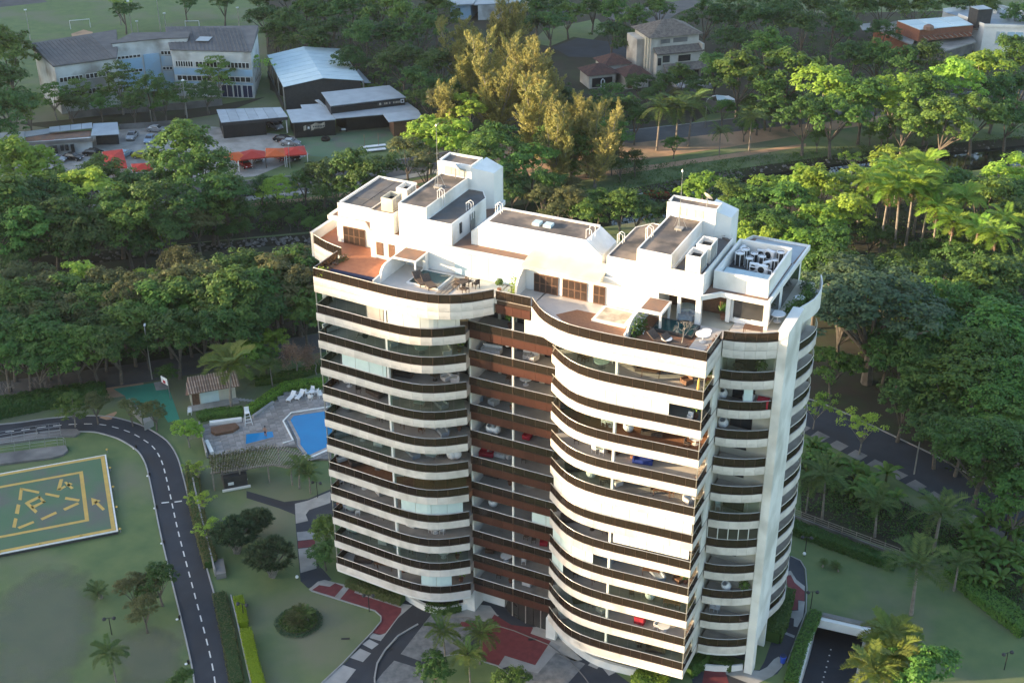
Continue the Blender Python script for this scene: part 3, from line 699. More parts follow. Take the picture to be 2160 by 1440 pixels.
        if k > 0:
            zt = ZS[k - 1] - (1.5 if k == 1 else .87)
            if side == 1:
                wn_ = (41.3, 42.7) if k in (4, 5, 8, 9, 10, 11) else (40.9, 43.0)
                sill = .75 if k in (4, 5, 8, 9, 10, 11) else .02
                mb = MB(); mb.box(40.12, 7.0, z, 44.82, 7.15, zt); mb.build('bay_wall', 'cream', TW, True)
                mb = MB(); mb.box(wn_[0], 6.94, z + sill, wn_[1], 7.0, z + 2.1); w_ = mb.build('window', 'bronze', TW, True); xm = (wn_[0] + wn_[1]) / 2
                for a_, b_ in ((wn_[0] + .06, xm - .03), (xm + .03, wn_[1] - .06)): mb = MB(); mb.box(a_, 6.92, z + sill + .06, b_, 6.94, z + 2.04); mb.build('pane', 'darkglass', w_, True)
for nm, mt_ in (('fascia_panel', 'fascia'), ('railing_pane', 'railglass'), ('brown_panel', 'brown')):
    if rest[nm]:
        mb = MB()
        for x, y, z, l, h, a in rest[nm]: mb.cbox(x, y, z, l, .014 if nm == 'railing_pane' else .05, h, a)
        stuff(mb.build(nm, mt_, TW, True))
stuff(posts.build('railing_posts', 'bronze', TW, True))
# structural core behind the balconies
core = [(.1, 5.1), (15.3, 5.1), (15.3, 6.6), (24.9, 6.6), (24.9, 5.1), (40.1, 5.1), (40.1, 8.2), (44.75, 8.2), (44.75, 19.9), (37.6, 19.9), (36.4, 18.2), (29.5, 16.8), (27.4, 11.8), (12.8, 11.8), (11.6, 18.6), (5.6, 18.6), (-3.5, 17.2), (-3.5, 8.2), (.1, 8.2)]
mb = MB(); mb.prism(core, 0, 38.3); mb.build('core_wall', 'cream', TW, True)
# rear windows
me = MB(); me.box(-.9, -.03, 0, .9, .04, 1.2); me = me.mesh('rear_window', 'darkglass')
for k in range(1, 12):
    for x in (14.2, 16.6, 19, 21.4, 23.8, 26): link('window', me, TW, (x - 20.1, 1.84, ZS[k] + .9))
    for x in (39, 41.2, 43.4): link('window', me, TW, (x - 20.1, 9.94, ZS[k] + .9))
# curtains, blinds and glass screens in the balcony openings
def along(path, x0, x1):
    d = [p for p in path if x0 < p[0] < x1]
    def at_(x):
        for a, b in zip(path[:-1], path[1:]):
            if a[0] <= x <= b[0]: t = (x - a[0]) / (b[0] - a[0]); return (x, a[1] + t * (b[1] - a[1]))
        return path[0] if x < path[0][0] else path[-1]
    return [at_(x0)] + d + [at_(x1)]
def blind(path, k, x0, x1, m='blind', drop=1.0, inset=.22, pw=1.7):
    z0 = ZS[k]; z1 = ZS[k - 1] - (1.66 if k == 1 and path is not CTR else .86); zb = z1 - (z1 - z0 - .03) * drop
    q = resample(offset(along(path, x0, x1), inset), step=pw / 4); n_ = len(q) - 1; per = 4; i = 0
    while i < n_:
        j = min(n_, i + per); mb = MB(); seg = q[i:j + 1]
        a, b = seg[0], seg[-1]; l = math.hypot(b[0] - a[0], b[1] - a[1]) or 1
        seg = [(a[0] + (b[0] - a[0]) * .012 / l, a[1])] + seg[1:-1] + [(b[0] - (b[0] - a[0]) * .03 / l, b[1])]
        mb.ribbon(seg, 0, .02, zb, z1 - .01); mb.build('blind', m, TW, True); i = j
RWF = mir(LWF)
blind(LWF, 1, 8.4, 15.2, 'blindw'); blind(LWF, 1, 6.0, 7.95, 'tile'); blind(LWF, 3, 2.6, 7.95, 'blind'); blind(LWF, 8, 8.9, 15.1, 'blind', .72); blind(LWF, 11, 10.9, 14.0, 'blind')
blind(RWF, 2, 24.9, 31.95, 'blindw'); blind(RWF, 2, 32.2, 37.1, 'blindw'); blind(RWF, 6, 24.9, 31.95, 'blindw'); blind(RWF, 6, 32.2, 40.0, 'blindw')
blind(RWF, 7, 32.4, 39.9, 'blindw', .55); blind(RWF, 8, 24.9, 30.4, 'blind'); blind(RWF, 9, 24.8, 26.7, 'blind')
blind(CTR, 1, 21.2, 24.5, 'blindw', pw=2.4); blind(CTR, 8, 22.1, 24.5, 'blind')
blind(LWF, 5, .3, 1.4, 'clearglass'); blind(RCS, 2, 42.5, 43.3, 'blind', pw=1); 
def screen(path, k, x0, x1):
    z0 = ZS[k] + .95; z1 = ZS[k - 1] - (1.66 if k == 1 else .86)
    q = resample(offset(along(path, x0, x1), .10), step=1.06)
    mb = MB()
    for a, b in zip(q[:-1], q[1:]): mb.cbox((a[0] + b[0]) / 2, (a[1] + b[1]) / 2, (z0 + z1) / 2, math.hypot(b[0] - a[0], b[1] - a[1]) - .03, .012, z1 - z0, math.atan2(b[1] - a[1], b[0] - a[0]))
    mb.build('glass_screen', 'clearglass', TW, True)
for k, x0, x1 in ((1, .2, 6), (2, .2, 8), (2, 8.3, 15.4), (3, .2, 2.5), (4, 8.3, 15.4), (6, .2, 8), (7, 8.3, 15.4), (10, .2, 8), (10, 8.3, 15.4)): screen(LWF, k, x0, x1)
for k, x0, x1 in ((1, 24.8, 32), (3, 24.8, 32), (5, 24.8, 32), (10, 24.8, 32), (11, 24.8, 32), (11, 32.2, 40), (9, 32.2, 40)): screen(RWF, k, x0, x1)
for k in (1, 6): screen(RCS, k, 40.4, 44.7)
# bronze glazed balcony in the outer recess
z0, z1 = ZS[7] + .95, ZS[6] - .87
for a, b in zip(RCS[:-1], RCS[1:]):
    mb = MB(); mb.cbox((a[0] + b[0]) / 2, (a[1] + b[1]) / 2 + .09, (z0 + z1) / 2, math.hypot(b[0] - a[0], b[1] - a[1]) - .06, .02, z1 - z0, math.atan2(b[1] - a[1], b[0] - a[0])); mb.build('glazing_pane', 'darkglass', TW, True)
mb = MB()
for x, y in RCS: mb.box(x - .035, y + .03, z0, x + .035, y + .15, z1)
mb.build('glazing_bars', 'whiteclean', TW, True)
# side fins
def fin(nm, m, *bs):
    mb = MB()
    for b_ in bs: mb.box(*b_)
    mb.build(nm, m, TW, True)
fin('side_fin', 'white', (44.84, 6.2, 3.6, 45.66, 11.35, 39.5), (44.84, 6.2, 0, 45.66, 7.4, 3.6)); fin('fin_leg', 'whiteclean', (44.9, 10.9, 0, 45.6, 11.3, 3.6), (44.95, 8.2, 2.9, 45.5, 10.9, 3.6)); fin('fin_coping', 'white', (44.7, 6.15, 39.5, 45.72, 11.4, 39.62))
fin('side_fin', 'white', (-3.95, 7.0, 0, -3.5, 11.3, 36.85)); fin('terrace_side_wall', 'white', (-4.72, 6.9, 36.86, -4.45, 11.4, 39.5)); fin('wall_coping', 'white', (-4.78, 6.85, 39.5, -4.38, 11.45, 39.58))
# ground storey: white edge bands, plinths, planters, entrance
for side in (0, 1):
    F_ = LWF if side == 0 else mir(LWF)
    mb = MB(); mb.ribbon(F_, .08, .5, 2.34, 2.64); mb.build('edge_band', 'whiteclean', TW, True)
mb = MB(); mb.ribbon(RCS, .06, .4, 2.34, 2.64); mb.build('edge_band', 'whiteclean', TW, True)
pl = resample(catmull([tuple(G(x, y))[:2] for x, y in ((851, 1262), (895, 1288), (935, 1296), (972, 1288), (1000, 1280))], 6), n=16)
mb = MB(); mb.ribbon(pl, 0, .35, 0, .8); mb.build('plinth_wall', 'whiteclean', TW, True)
mb = MB(); mb.box(14.2, 2.9, 0, 15.6, 5.3, 2.7); mb.box(15.6, 5.0, 0, 18.2, 5.2, 2.7); mb.build('entrance_wall', 'whiteclean', TW, True)
pl = resample(catmull([tuple(G(x, y))[:2] for x, y in ((1156, 1313), (1191, 1356), (1251, 1400), (1325, 1423), (1395, 1436))], 6), n=16)
mb = MB(); mb.ribbon(pl, 0, .35, 0, .9); mb.build('plinth_wall', 'whiteclean', TW, True)
mb = MB(); mb.box(24.3, 2.4, 0, 25.4, 4.5, 2.7); mb.build('entrance_wall', 'whiteclean', TW, True)
en = catmull([(18.2, 5.1), (19.6, 4.1), (21.4, 3.6), (23.2, 3.55), (24.4, 3.6)], 4)
for a, b in zip(en[::2][:-1], en[::2][1:]):
    mb = MB(); mb.cbox((a[0] + b[0]) / 2, (a[1] + b[1]) / 2, 1.3, math.hypot(b[0] - a[0], b[1] - a[1]) - .04, .04, 2.6, math.atan2(b[1] - a[1], b[0] - a[0])); mb.build('entrance_pane', 'darkglass', TW, True)
mb = MB()
for x, y in en[::4]: mb.box(x - .05, y - .08, 0, x + .05, y + .02, 2.6)
mb.build('entrance_mullions', 'rail', TW, True)
mb = MB(); mb.box(40.3, 8.0, 0, 44.7, 8.15, 2.4); mb.build('ground_wall', 'dark', TW, True)
mb = MB(); mb.ribbon(offset(RCS, .25), 0, .2, 0, .75); mb.build('plinth_wall', 'whiteclean', TW, True)
# ------------------------------------------------------------------ penthouse, roof boxes and terraces of the tower
def P5(): return MB()
wall = [(-2.3, 8.2), (2.8, 8.2), (2.8, 6.35), (33.4, 6.35), (33.4, 9.3), (39.7, 9.3), (39.7, 8.2), (43.2, 8.2), (43.2, 19.8), (37.7, 19.8), (36.5, 18.3), (29.4, 16.9), (27.5, 11.75), (12.7, 11.75), (11.5, 18.7), (5.6, 18.7), (-3.0, 17.1)]
mb = MB(); mb.prism([(-4.4, 11.5), (-3.6, 11.5), (-3.6, 19.9), (-4.4, 19.9)], 36.8, 38.5); mb.prism([(-4.4, 8.2), (-2.2, 8.2), (-2.2, 11.5), (-4.4, 11.5)], 36.86, 38.5); mb.build('side_terrace_slab', 'white', TW, True)
mb = MB(); mb.prism(wall, 38.5, 41.02); mb.build('penthouse_wall', 'white', TW, True)
eave = [(-3.1, 7.8), (1.3, 7.7), (2.75, 6.15), (37.4, 6.15), (38.85, 7.65), (43.35, 7.75), (43.55, 21.4), (37.8, 21.4), (36.9, 18.8), (29.2, 17.4), (27.3, 12.0), (12.9, 12.0), (11.7, 19.1), (5.4, 19.1), (-3.3, 17.5)]
mb = MB(); mb.prism(eave, 41.0, 41.3); mb.build('roof_slab', 'white', TW, True)
ins = offset(eave + [eave[0]], .3)[:-1]
mb = MB(); mb.sheet([(-2.8, 8.1), (1.45, 8.0), (2.9, 6.45), (37.25, 6.45), (38.7, 7.95), (43.05, 8.05), (43.25, 21.1), (38.0, 21.1), (37.1, 18.6), (29.4, 17.15), (27.5, 11.8), (12.7, 11.8), (11.5, 18.8), (5.6, 18.8), (-3.0, 17.2)], 41.31); mb.build('roof_covering', 'rust', TW, True)
mb = MB(); mb.sheet([(38.3, 16.8), (43.0, 16.8), (43.2, 21.0), (38.3, 21.0)], 41.316); mb.sheet([(43.0, 8.8), (43.15, 8.8), (43.2, 16.8), (43.0, 16.8)], 41.316); mb.build('roof_covering', 'rooftin', TW, True)
mb = MB(); mb.ribbon(eave + [eave[0]], 0, .22, 41.3, 41.46); mb.build('roof_rim', 'white', TW, True)
def rbox(poly, z1, top='roofc', rim=.18, name='roof_block', z0=41.3, rh=.14, side='white'):
    mb = MB(); mb.prism(poly, z0, z1); o = mb.build(name, side, TW, True)
    cx = sum(p[0] for p in poly) / len(poly); cy = sum(p[1] for p in poly) / len(poly)
    a = sum(poly[i][0] * poly[(i + 1) % len(poly)][1] - poly[(i + 1) % len(poly)][0] * poly[i][1] for i in range(len(poly)))
    pl_ = poly if a > 0 else poly[::-1]
    pp = pl_ + [pl_[0]]
    if rim: 
        mb = MB(); mb.ribbon(pp, 0.002, rim, z1 + .001, z1 + rh)
        w = wloc(TW); link('parapet', _loc(mb, w).mesh('parapet', side), TW)
    mb = MB(); mb.sheet([(cx + (x - cx) * .97, cy + (y - cy) * .985) for x, y in poly], z1 + .012)
    link('block_roof', _loc(mb, wloc(TW)).mesh('block_roof', top), TW)
    return o
def _loc(mb, w): mb.v = [(a - w.x, b - w.y, c - w.z) for a, b, c in mb.v]; return mb
R4 = lambda x0, y0, x1, y1: [(x0, y0), (x1, y0), (x1, y1), (x0, y1)]
rbox(R4(-2.15, 8.35, 2.55, 16.6), 42.55, 'roofg', .24, rh=.24)
rbox(R4(2.7, 6.6, 5.45, 13.4), 43.42, 'roofc', .12, rh=.1)
rbox(R4(6.05, 6.62, 9.2, 15.5), 44.72, 'roofc', .14, rh=.12)
rbox([(9.2, 6.6), (11.95, 6.6), (12.0, 14.0), (10.9, 15.6), (9.2, 15.6)], 43.55, 'roofg', .1, rh=.08)
rbox([(5.7, 15.5), (9.6, 15.5), (9.6, 18.2), (5.7, 18.2)], 45.95, 'roofc', .28, rh=.2)
mb = MB(); mb.prism([(9.6, 15.52), (11.5, 16.9), (11.5, 19.0), (9.6, 19.0)], 41.3, 45.9, [45.93, 45.2, 45.2, 45.93]); mb.build('roof_block', 'white', TW, True)
rbox(R4(31.0, 6.62, 34.35, 15.4), 44.6, 'roofc', .14, rh=.12)
rbox([(28.1, 6.6), (31.0, 6.6), (31.0, 15.6), (29.3, 15.6), (28.1, 14)], 43.36, 'roofc', .1, rh=.08)
rbox(R4(34.35, 6.6, 37.45, 15.6), 43.1, 'roofg', .14, rh=.28)
rbox(R4(30.7, 15.4, 35.6, 17.3), 45.8, 'roofc', .28, rh=.2)
mb = MB(); mb.prism([(35.6, 15.5), (36.9, 16.2), (36.9, 18.6), (34.6, 18.6), (34.6, 15.8)], 41.3, 45.3, [45.78, 45.1, 45.1, 45.78, 45.78]); mb.build('roof_block', 'white', TW, True)
mb = MB(); mb.prism([(34.6, 17.1), (35.1, 17.3), (37.4, 15.0), (36.2, 15.62), (34.6, 15.62)], 41.3, 43.3); mb.build('roof_block', 'roofg', TW, True)
# boarded openings in the two lift towers
for x0, x1 in ((6.5, 7.3), (7.36, 8.2), (8.26, 9.0)):
    for dx, yy in ((0, 15.46), (25.4, 15.36)):
        mb = MB(); mb.box(x0 + dx, yy, 44.85, x1 + dx, yy + .05, 45.7); mb.build('tower_panel', 'cream', TW, True)
# louvres and doors on the shaded flank of the left block
mb = MB(); mb.box(11.97, 8.2, 42.0, 12.05, 8.6, 43.1); mb.build('window', 'dark', TW, True)
mb = MB(); mb.box(11.97, 10.4, 41.3, 12.06, 11.4, 43.2); mb.build('roof_door', 'steel', TW, True)
# centre block with sloping ends
cp = [(13.4, 41.3), (13.4, 42.65), (15.05, 43.9), (25.5, 43.9), (27.1, 42.65), (27.1, 41.3)]
mb = MB(); n = len(cp); y0, y1 = 7.9, 11.7
mb.add([(x, y0, z) for x, z in cp] + [(x, y1, z) for x, z in cp], [tuple(range(n - 1, -1, -1))[::-1][:0] or tuple(range(n))[::-1], tuple(range(n, 2 * n))] + [((i + 1) % n, i, n + i, n + (i + 1) % n)[::-1] for i in range(n)])
mb.build('roof_block', 'white', TW, True)
mb = MB(); mb.sheet([(15.2, 8.05), (25.35, 8.05), (25.35, 11.45), (15.2, 11.45)], 43.912); mb.build('block_roof', 'roofc', TW, True)
mb = MB(); mb.box(15.1, 11.45, 43.9, 25.4, 11.7, 44.05); mb.box(15.05, 7.9, 43.905, 25.45, 8.04, 43.98); mb.build('parapet', 'white', TW, True)
for x0, x1 in ((19.35, 20.1), (20.5, 21.3)):
    mb = MB(); mb.box(x0, 9.1, 43.9, x1, 10.0, 44.18); mb.build('skylight', 'rooftinw', TW, True)
mb = MB(); mb.add([(20.0, 5.35, 41.47), (28.05, 5.35, 41.47), (28.05, 7.85, 42.0), (20.0, 7.85, 42.0), (20.0, 5.35, 41.1), (28.05, 5.35, 41.1), (28.05, 7.85, 41.31), (20.0, 7.85, 41.31)], [(0, 1, 2, 3), (4, 5, 1, 0), (5, 6, 2, 1), (7, 4, 0, 3)]); mb.build('lean_to_roof', 'cream', TW, True)
# looped ladder rails on the roof edges
def loop_rail(x, y, z, dx, dy, w=.45, h=1.0):
    mb = MB()
    for s in (-.5, .5):
        ox, oy = (-dy * w * s, dx * w * s)
        mb.tube([(x + ox + dx * .25, y + oy + dy * .25, z - .9), (x + ox + dx * .25, y + oy + dy * .25, z + h - .15), (x + ox, y + oy, z + h), (x + ox - dx * .3, y + oy - dy * .3, z + h - .15), (x + ox - dx * .3, y + oy - dy * .3, z)], .035, 5)
    mb.build('ladder_rail', 'plastic', TW, True)
loop_rail(9.2, 9.7, 44.7, 1, 0); loop_rail(11.97, 10.5, 43.6, 1, 0); loop_rail(15.1, 10.6, 43.9, -1, 0); loop_rail(25.5, 9.0, 43.9, 1, 0, .9); loop_rail(28.1, 10.1, 43.4, -1, 0); loop_rail(31.0, 9.8, 44.7, -1, 0)
# grey mats on the left roof
for i, (x0, y0, x1, y1) in enumerate(((-1.7, 8.8, .2, 10.6), (.3, 8.8, 2.2, 10.6), (-1.7, 10.7, .2, 13.2), (.3, 10.7, 2.2, 13.2), (-1.7, 13.3, .2, 16.1), (.3, 13.3, 2.2, 16.1))):
    mb = MB(); mb.box(x0, y0, 42.57, x1, y1, 42.60 + .01 * (i % 3)); mb.build('roof_mat', 'roofg' if i % 3 else 'asphaltold', TW, True)
# right roof well for the air conditioning
x0, y0, x1, y1 = 37.8, 8.6, 42.9, 16.5
for a in ((x0, y0, x1, y0 + .2), (x0, y1 - .2, x1, y1), (x0, y0 + .2, x0 + .2, y1 - .2), (x1 - .2, y0 + .2, x1, y1 - .2)):
    mb = MB(); mb.box(a[0], a[1], 41.3, a[2], a[3], 43.05); mb.build('parapet_wall', 'white', TW, True)
mb = MB(); mb.sheet([(x0, y0), (x1, y0), (x1, y1), (x0, y1)], 41.75); mb.build('well_floor', 'roofg', TW, True)
for i in range(5):
    mb = MB(); mb.box(38.1 + .93 * i, 9.0, 42.15, 38.1 + .93 * i + .91, 11.6, 42.20 + .003 * (i % 2)); mb.build('sheet_panel', 'rooftinw', TW, True)
mb = MB(); mb.box(38.0, 8.85, 41.75, 42.7, 8.95, 42.15); mb.box(38.0, 11.6, 41.75, 42.7, 11.7, 42.17); mb.build('sheet_support', 'steel', TW, True)
# terrace doors
def doors(x0, x1, y, n, z0=38.5, z1=40.4, m='wood', gl='bronze'):
    mb = MB(); mb.box(x0, y - .06, z0, x1, y + .02, z1); d = mb.build('terrace_door', m, TW, True)
    w = (x1 - x0) / n
    for i in range(n):
        for a, b in ((z0 + .12, (z0 + z1) / 2 - .05), ((z0 + z1) / 2 + .05, z1 - .1)):
            mb = MB(); mb.box(x0 + w * i + .07, y - .08, a, x0 + w * (i + 1) - .07, y - .065, b); p_ = mb.build('door_pane', gl, None); 
            p_.data.transform(Matrix.Translation((-20.1, -10, 0))); p_.parent = d
doors(-1.5, 1.05, 8.15, 4); doors(20.9, 23.4, 6.3, 4); doors(23.85, 26.35, 6.3, 4); doors(27.0, 28.2, 6.3, 2)
for x0, x1 in ((3.5, 4.25), (4.9, 5.6)):
    mb = MB(); mb.box(x0, 6.28, 38.9, x1, 6.36, 40.3); mb.build('terrace_window', 'wood', TW, True)
for i in range(4):
    mb = MB(); mb.box(12.4 + 1.85 * i, 6.26, 38.6, 12.4 + 1.85 * i + 1.8, 6.33, 40.9); mb.build('glass_door', 'rooftinw', TW, True)
mb = MB(); mb.box(40.0, 8.1, 38.95, 42.75, 8.16, 40.75); mb.build('terrace_window', 'darkglass', TW, True)
mb = MB(); mb.box(43.16, 8.9, 38.8, 43.22, 11.9, 40.7); mb.box(43.16, 13, 38.5, 43.24, 19, 41.0); mb.build('terrace_window', 'darkglass', TW, True)
for b_ in ((37.0, 6.2, 38.5, 37.5, 6.65, 41.0), (35.2, 6.4, 38.5, 35.5, 6.7, 41.0), (42.85, 7.9, 38.5, 43.3, 8.2, 41.0), (39.35, 7.9, 38.5, 39.75, 8.2, 41.0)): fin('terrace_column', 'whiteclean', b_)
mb = MB(); mb.box(33.5, 9.22, 38.5, 39.6, 9.28, 40.9); mb.build('timber_wall', 'wood', TW, True)
# terrace dividers with sloping ends
def divider(x, ys, w=.22):
    mb = MB(); n = len(ys); P = [(x - w / 2, y, z) for y, z in ys] + [(x + w / 2, y, z) for y, z in ys]
    mb.add(P, [tuple(range(n)), tuple(range(2 * n - 1, n - 1, -1))] + [(i, n + i, n + (i + 1) % n, (i + 1) % n) for i in range(n)])
    mb.build('terrace_divider', 'white', TW, True)
divider(6.65, [(6.3, 38.5), (6.3, 40.15), (2.7, 40.1), (2.2, 39.98), (1.85, 39.7), (1.65, 39.2), (1.6, 38.5)]); divider(6.65, [(1.55, 38.5), (1.55, 39.35), (.3, 39.3), (.3, 38.5)], .16)
divider(32.45, [(6.3, 38.5), (6.3, 40.15), (2.4, 40.1), (1.7, 39.98), (1.25, 39.7), (.95, 39.2), (.9, 38.5)]); divider(32.45, [(.86, 38.5), (.86, 39.35), (.3, 39.3), (.3, 38.5)], .16)
divider(19.9, [(6.3, 38.5), (6.3, 40.9), (5.6, 40.75), (4.9, 40.3), (4.4, 39.6), (4.2, 38.5)])
# small flat roofs over the terrace pools
mb = MB(); mb.box(6.8, 3.75, 40.2, 9.45, 6.3, 40.36); mb.build('terrace_canopy', 'white', TW, True)
mb = MB(); mb.sheet(R4(6.95, 3.9, 9.3, 6.25), 40.37); mb.build('canopy_roof', 'rust', TW, True)
fin('canopy_post', 'white', (9.2, 3.85, 38.5, 9.35, 4.0, 40.2)); fin('canopy_post', 'white', (9.15, 5.6, 38.5, 9.45, 6.3, 40.2))
mb = MB(); mb.box(32.5, 3.45, 40.1, 34.75, 6.2, 40.36); mb.build('terrace_canopy', 'white', TW, True)
mb = MB(); mb.sheet(R4(32.7, 3.65, 34.55, 6.1), 40.37); mb.build('canopy_roof', 'rust', TW, True)
fin('canopy_post', 'white', (34.5, 3.55, 38.5, 34.7, 3.75, 40.1)); fin('canopy_post', 'white', (34.5, 5.9, 38.5, 34.7, 6.1, 40.1))
# terrace floors, decks and plunge pools
mb = MB(); mb.sheet([(.2, .3), (6.5, .1), (6.5, 6.3), (2.8, 6.3), (2.8, 8.1), (-2.3, 8.1), (-2.3, 11.3), (-4.4, 11.3), (-4.4, 7.0), (-2.1, 6.0), (.2, 5.4)], 38.506); mb.build('terrace_floor', 'terracotta', TW, True)
mb = MB(); mb.box(1.0, 1.3, 38.5, 6.2, 1.85, 38.75); mb.build('lap_pool', 'navy', TW, True)
mb = MB(); mb.box(9.0, 2.5, 38.5, 12.5, 5.8, 38.62); mb.build('pool_surround', 'white', TW, True)
mb = MB(); mb.sheet(R4(9.2, 2.7, 12.3, 5.65), 38.63); mb.build('pool_water', 'poolt', TW, True)
for i in range(3):
    mb = MB(); mb.box(12.7 + .4 * i, 1.4, 38.5, 13.0 + .4 * i, 5.6, 38.56); mb.build('deck_board', 'woodp', TW, True)
mb = MB(); mb.sheet([(26.2, 4.35), (24.8, 2.6), (26.8, .9), (29, .15), (32.2, -.05), (32.2, 4.35)], 38.506); mb.build('terrace_floor', 'deck', TW, True)
mb = MB(); mb.box(28.3, 2.75, 38.5, 31.6, 5.75, 38.75); mb.build('pool_surround', 'white', TW, True)
mb = MB(); mb.sheet(R4(28.6, 3.0, 31.35, 5.5), 38.76); mb.build('pool_cover', 'sign_cream', TW, True)
mb = MB(); mb.sheet([(32.6, .2), (38.0, .2), (38.0, 5.2), (32.6, 6.2)], 38.506); mb.build('terrace_floor', 'deck', TW, True)
mb = MB(); mb.box(33.9, 3.3, 38.5, 37.75, 5.7, 38.8); mb.build('pool_surround', 'dark', TW, True)
mb = MB(); mb.sheet(R4(34.1, 3.45, 37.6, 5.55), 38.81); mb.build('pool_water', 'poolt', TW, True)
# ---- roof equipment: things that stand on the roof
def mast(loc, h, label):
    t = thing('antenna_mast', label, 'antenna', loc)
    mb = MB(); mb.tube([(0, 0, 0), (0, 0, h * .5), (0, 0, h)], [.05, .035, .015], 6); mb.build('pole', 'steel', t)
    mb = MB(); mb.box(-.35, -.35, 0, .35, .35, .18); mb.build('base_block', 'conc', t)
    for i in range(3):
        a = 2.1 * i + .5; mb = MB(); mb.tube([(.75 * math.cos(a), .75 * math.sin(a), .02), (0, 0, h * .3)], .018, 4); mb.build('stay', 'rail', t)
    mb = MB(); mb.lathe(0, 0, [(.03, h), (.1, h + .05), (.02, h + .25)], 8); mb.build('tip', 'rail', t)
mast((7.55, 12.1, 44.73), 6.4, 'slim antenna mast with stays on the left lift block roof')
mast((32.93, 12.65, 44.62), 5.7, 'slim antenna mast with stays on the right lift block roof')
def dish(loc, rz, s, label, m='plastic'):
    t = thing('satellite_dish', label, 'satellite dish', loc, rz)
    mb = MB(); mb.tube([(0, 0, 0), (0, 0, .9 * s)], .05, 6); mb.build('post', 'steel', t)
    mb = MB(); mb.lathe(0, 0, [(.02, 0), (.3 * s, .05 * s), (.5 * s, .15 * s), (.52 * s, .16 * s), (.3 * s, .08 * s), (.02, .03)], 14)
    o = mb.build('reflector', m, t); o.location = (0, 0, .95 * s); o.rotation_euler = (rad(50), 0, 0)
    mb = MB(); mb.tube([(0, -.05, .95 * s), (0, -.55 * s, 1.35 * s)], .02, 4); mb.build('feed_arm', 'steel', t)
dish((34.5, 15.9, 45.95), 2.6, 1.0, 'grey satellite dish on top of the right lift tower', 'conc')
dish((8.05, 15.0, 44.73), 2.4, 1.2, 'small satellite dish before the left lift tower')
dish((3.5, 14.6, 41.4), 1.0, 1.3, 'rusty dish antenna behind the two left water tanks', 'rust')
def tank(loc, label, w, l, h, base):
    t = thing('water_tank', label, 'water tank', loc)
    for a in ((-w / 2, -l / 2, w / 2, -l / 2 + .1), (-w / 2, l / 2 - .1, w / 2, l / 2), (-w / 2, -l / 2 + .1, -w / 2 + .1, l / 2 - .1), (w / 2 - .1, -l / 2 + .1, w / 2, l / 2 - .1)):
        mb = MB(); mb.box(a[0], a[1], 0, a[2], a[3], h); mb.build('tank_wall', base, t)
    mb = MB(); mb.box(-w / 2 + .1, -l / 2 + .1, h - .55, w / 2 - .1, l / 2 - .1, h - .5); mb.build('tank_fill', 'black', t)
    mb = MB(); 
    for i in range(3): mb.box(w / 2, -l / 2 + .1 + i * (l - .2) / 3, .15, w / 2 + .02, -l / 2 + .02 + (i + 1) * (l - .2) / 3, h - .15)
    mb.build('side_panels', 'conc', t)
tank((4.5, 8.0, 43.45), 'square open cooling tank at the front of the left roof', 1.3, 1.9, 1.4, 'cream')
tank((4.6, 10.8, 43.45), 'square open cooling tank behind the front tank on the left roof', 1.25, 1.9, 1.45, 'white')
tank((36.25, 7.95, 43.13), 'square open cooling tank at the front of the right roof', 1.4, 1.95, 1.7, 'white')
tank((36.35, 10.6, 43.13), 'square open cooling tank behind the front tank on the right roof', 1.4, 2.0, 1.75, 'white')
# condensers standing in the roof well
def cond_round(s):
    t = thing('condenser', 'x', 'air conditioner')
    mb = MB(); mb.lathe(0, 0, [(.36, .12), (.36, 1.0), (.38, 1.02), (.38, 1.08), (.30, 1.08), (.28, .9)], 14); mb.build('casing', 'dark', t)
    mb = MB(); mb.lathe(0, 0, [(.385, 1.02), (.385, 1.09), (.31, 1.09), (.31, 1.03)], 14); mb.build('top_ring', 'plastic', t)
    mb = MB(); 
    for i in range(5): a = 1.257 * i; mb.cbox(.365 * math.cos(a), .365 * math.sin(a), .5, .06, .06, 1.0, a)
    mb.build('corner_strut', 'plastic', t)
    mb = MB(); mb.lathe(0, 0, [(.27, .88), (.27, .9), (.05, .93)], 10); mb.build('fan', 'black', t); return t
def cond_box(s):
    t = thing('condenser', 'x', 'air conditioner')
    mb = MB(); mb.box(-.42, -.17, .1, .42, .17, .85); mb.build('casing', 'plastic', t)
    o = MB(); o.lathe(0, 0, [(.28, 0), (.28, .02), (.1, .04)], 12); g = o.build('fan_grille', 'black', t); g.location = (-.1, -.18, .48); g.rotation_euler = (rad(90), 0, 0)
    mb = MB(); mb.box(-.36, -.15, 0, -.26, .15, .1); mb.box(.26, -.15, 0, .36, .15, .1); mb.build('foot', 'steel', t); return t
CR, CB = Proto(cond_round(1)), Proto(cond_box(1)); AG = 'air conditioners in the right roof well'
for i, (x, y, sc, lb) in enumerate(((38.75, 13.5, 1.15, 'tall round dark condenser at the front left of the roof well'), (38.9, 14.6, 1.1, 'round dark condenser behind the front left one in the roof well'), (39.75, 13.2, .95, 'round condenser at the front middle of the roof well'), (39.85, 14.5, .9, 'round condenser with white ring in the middle of the roof well'), (40.7, 14.1, .95, 'white ribbed round condenser right of the middle of the roof well'), (42.1, 15.5, 1.05, 'dark round condenser in the rear right corner of the roof well'), (41.95, 14.0, .85, 'small round condenser by the right wall of the roof well'))): CR.put(lb, (x, y, 41.76), i * .4, AG, sc)
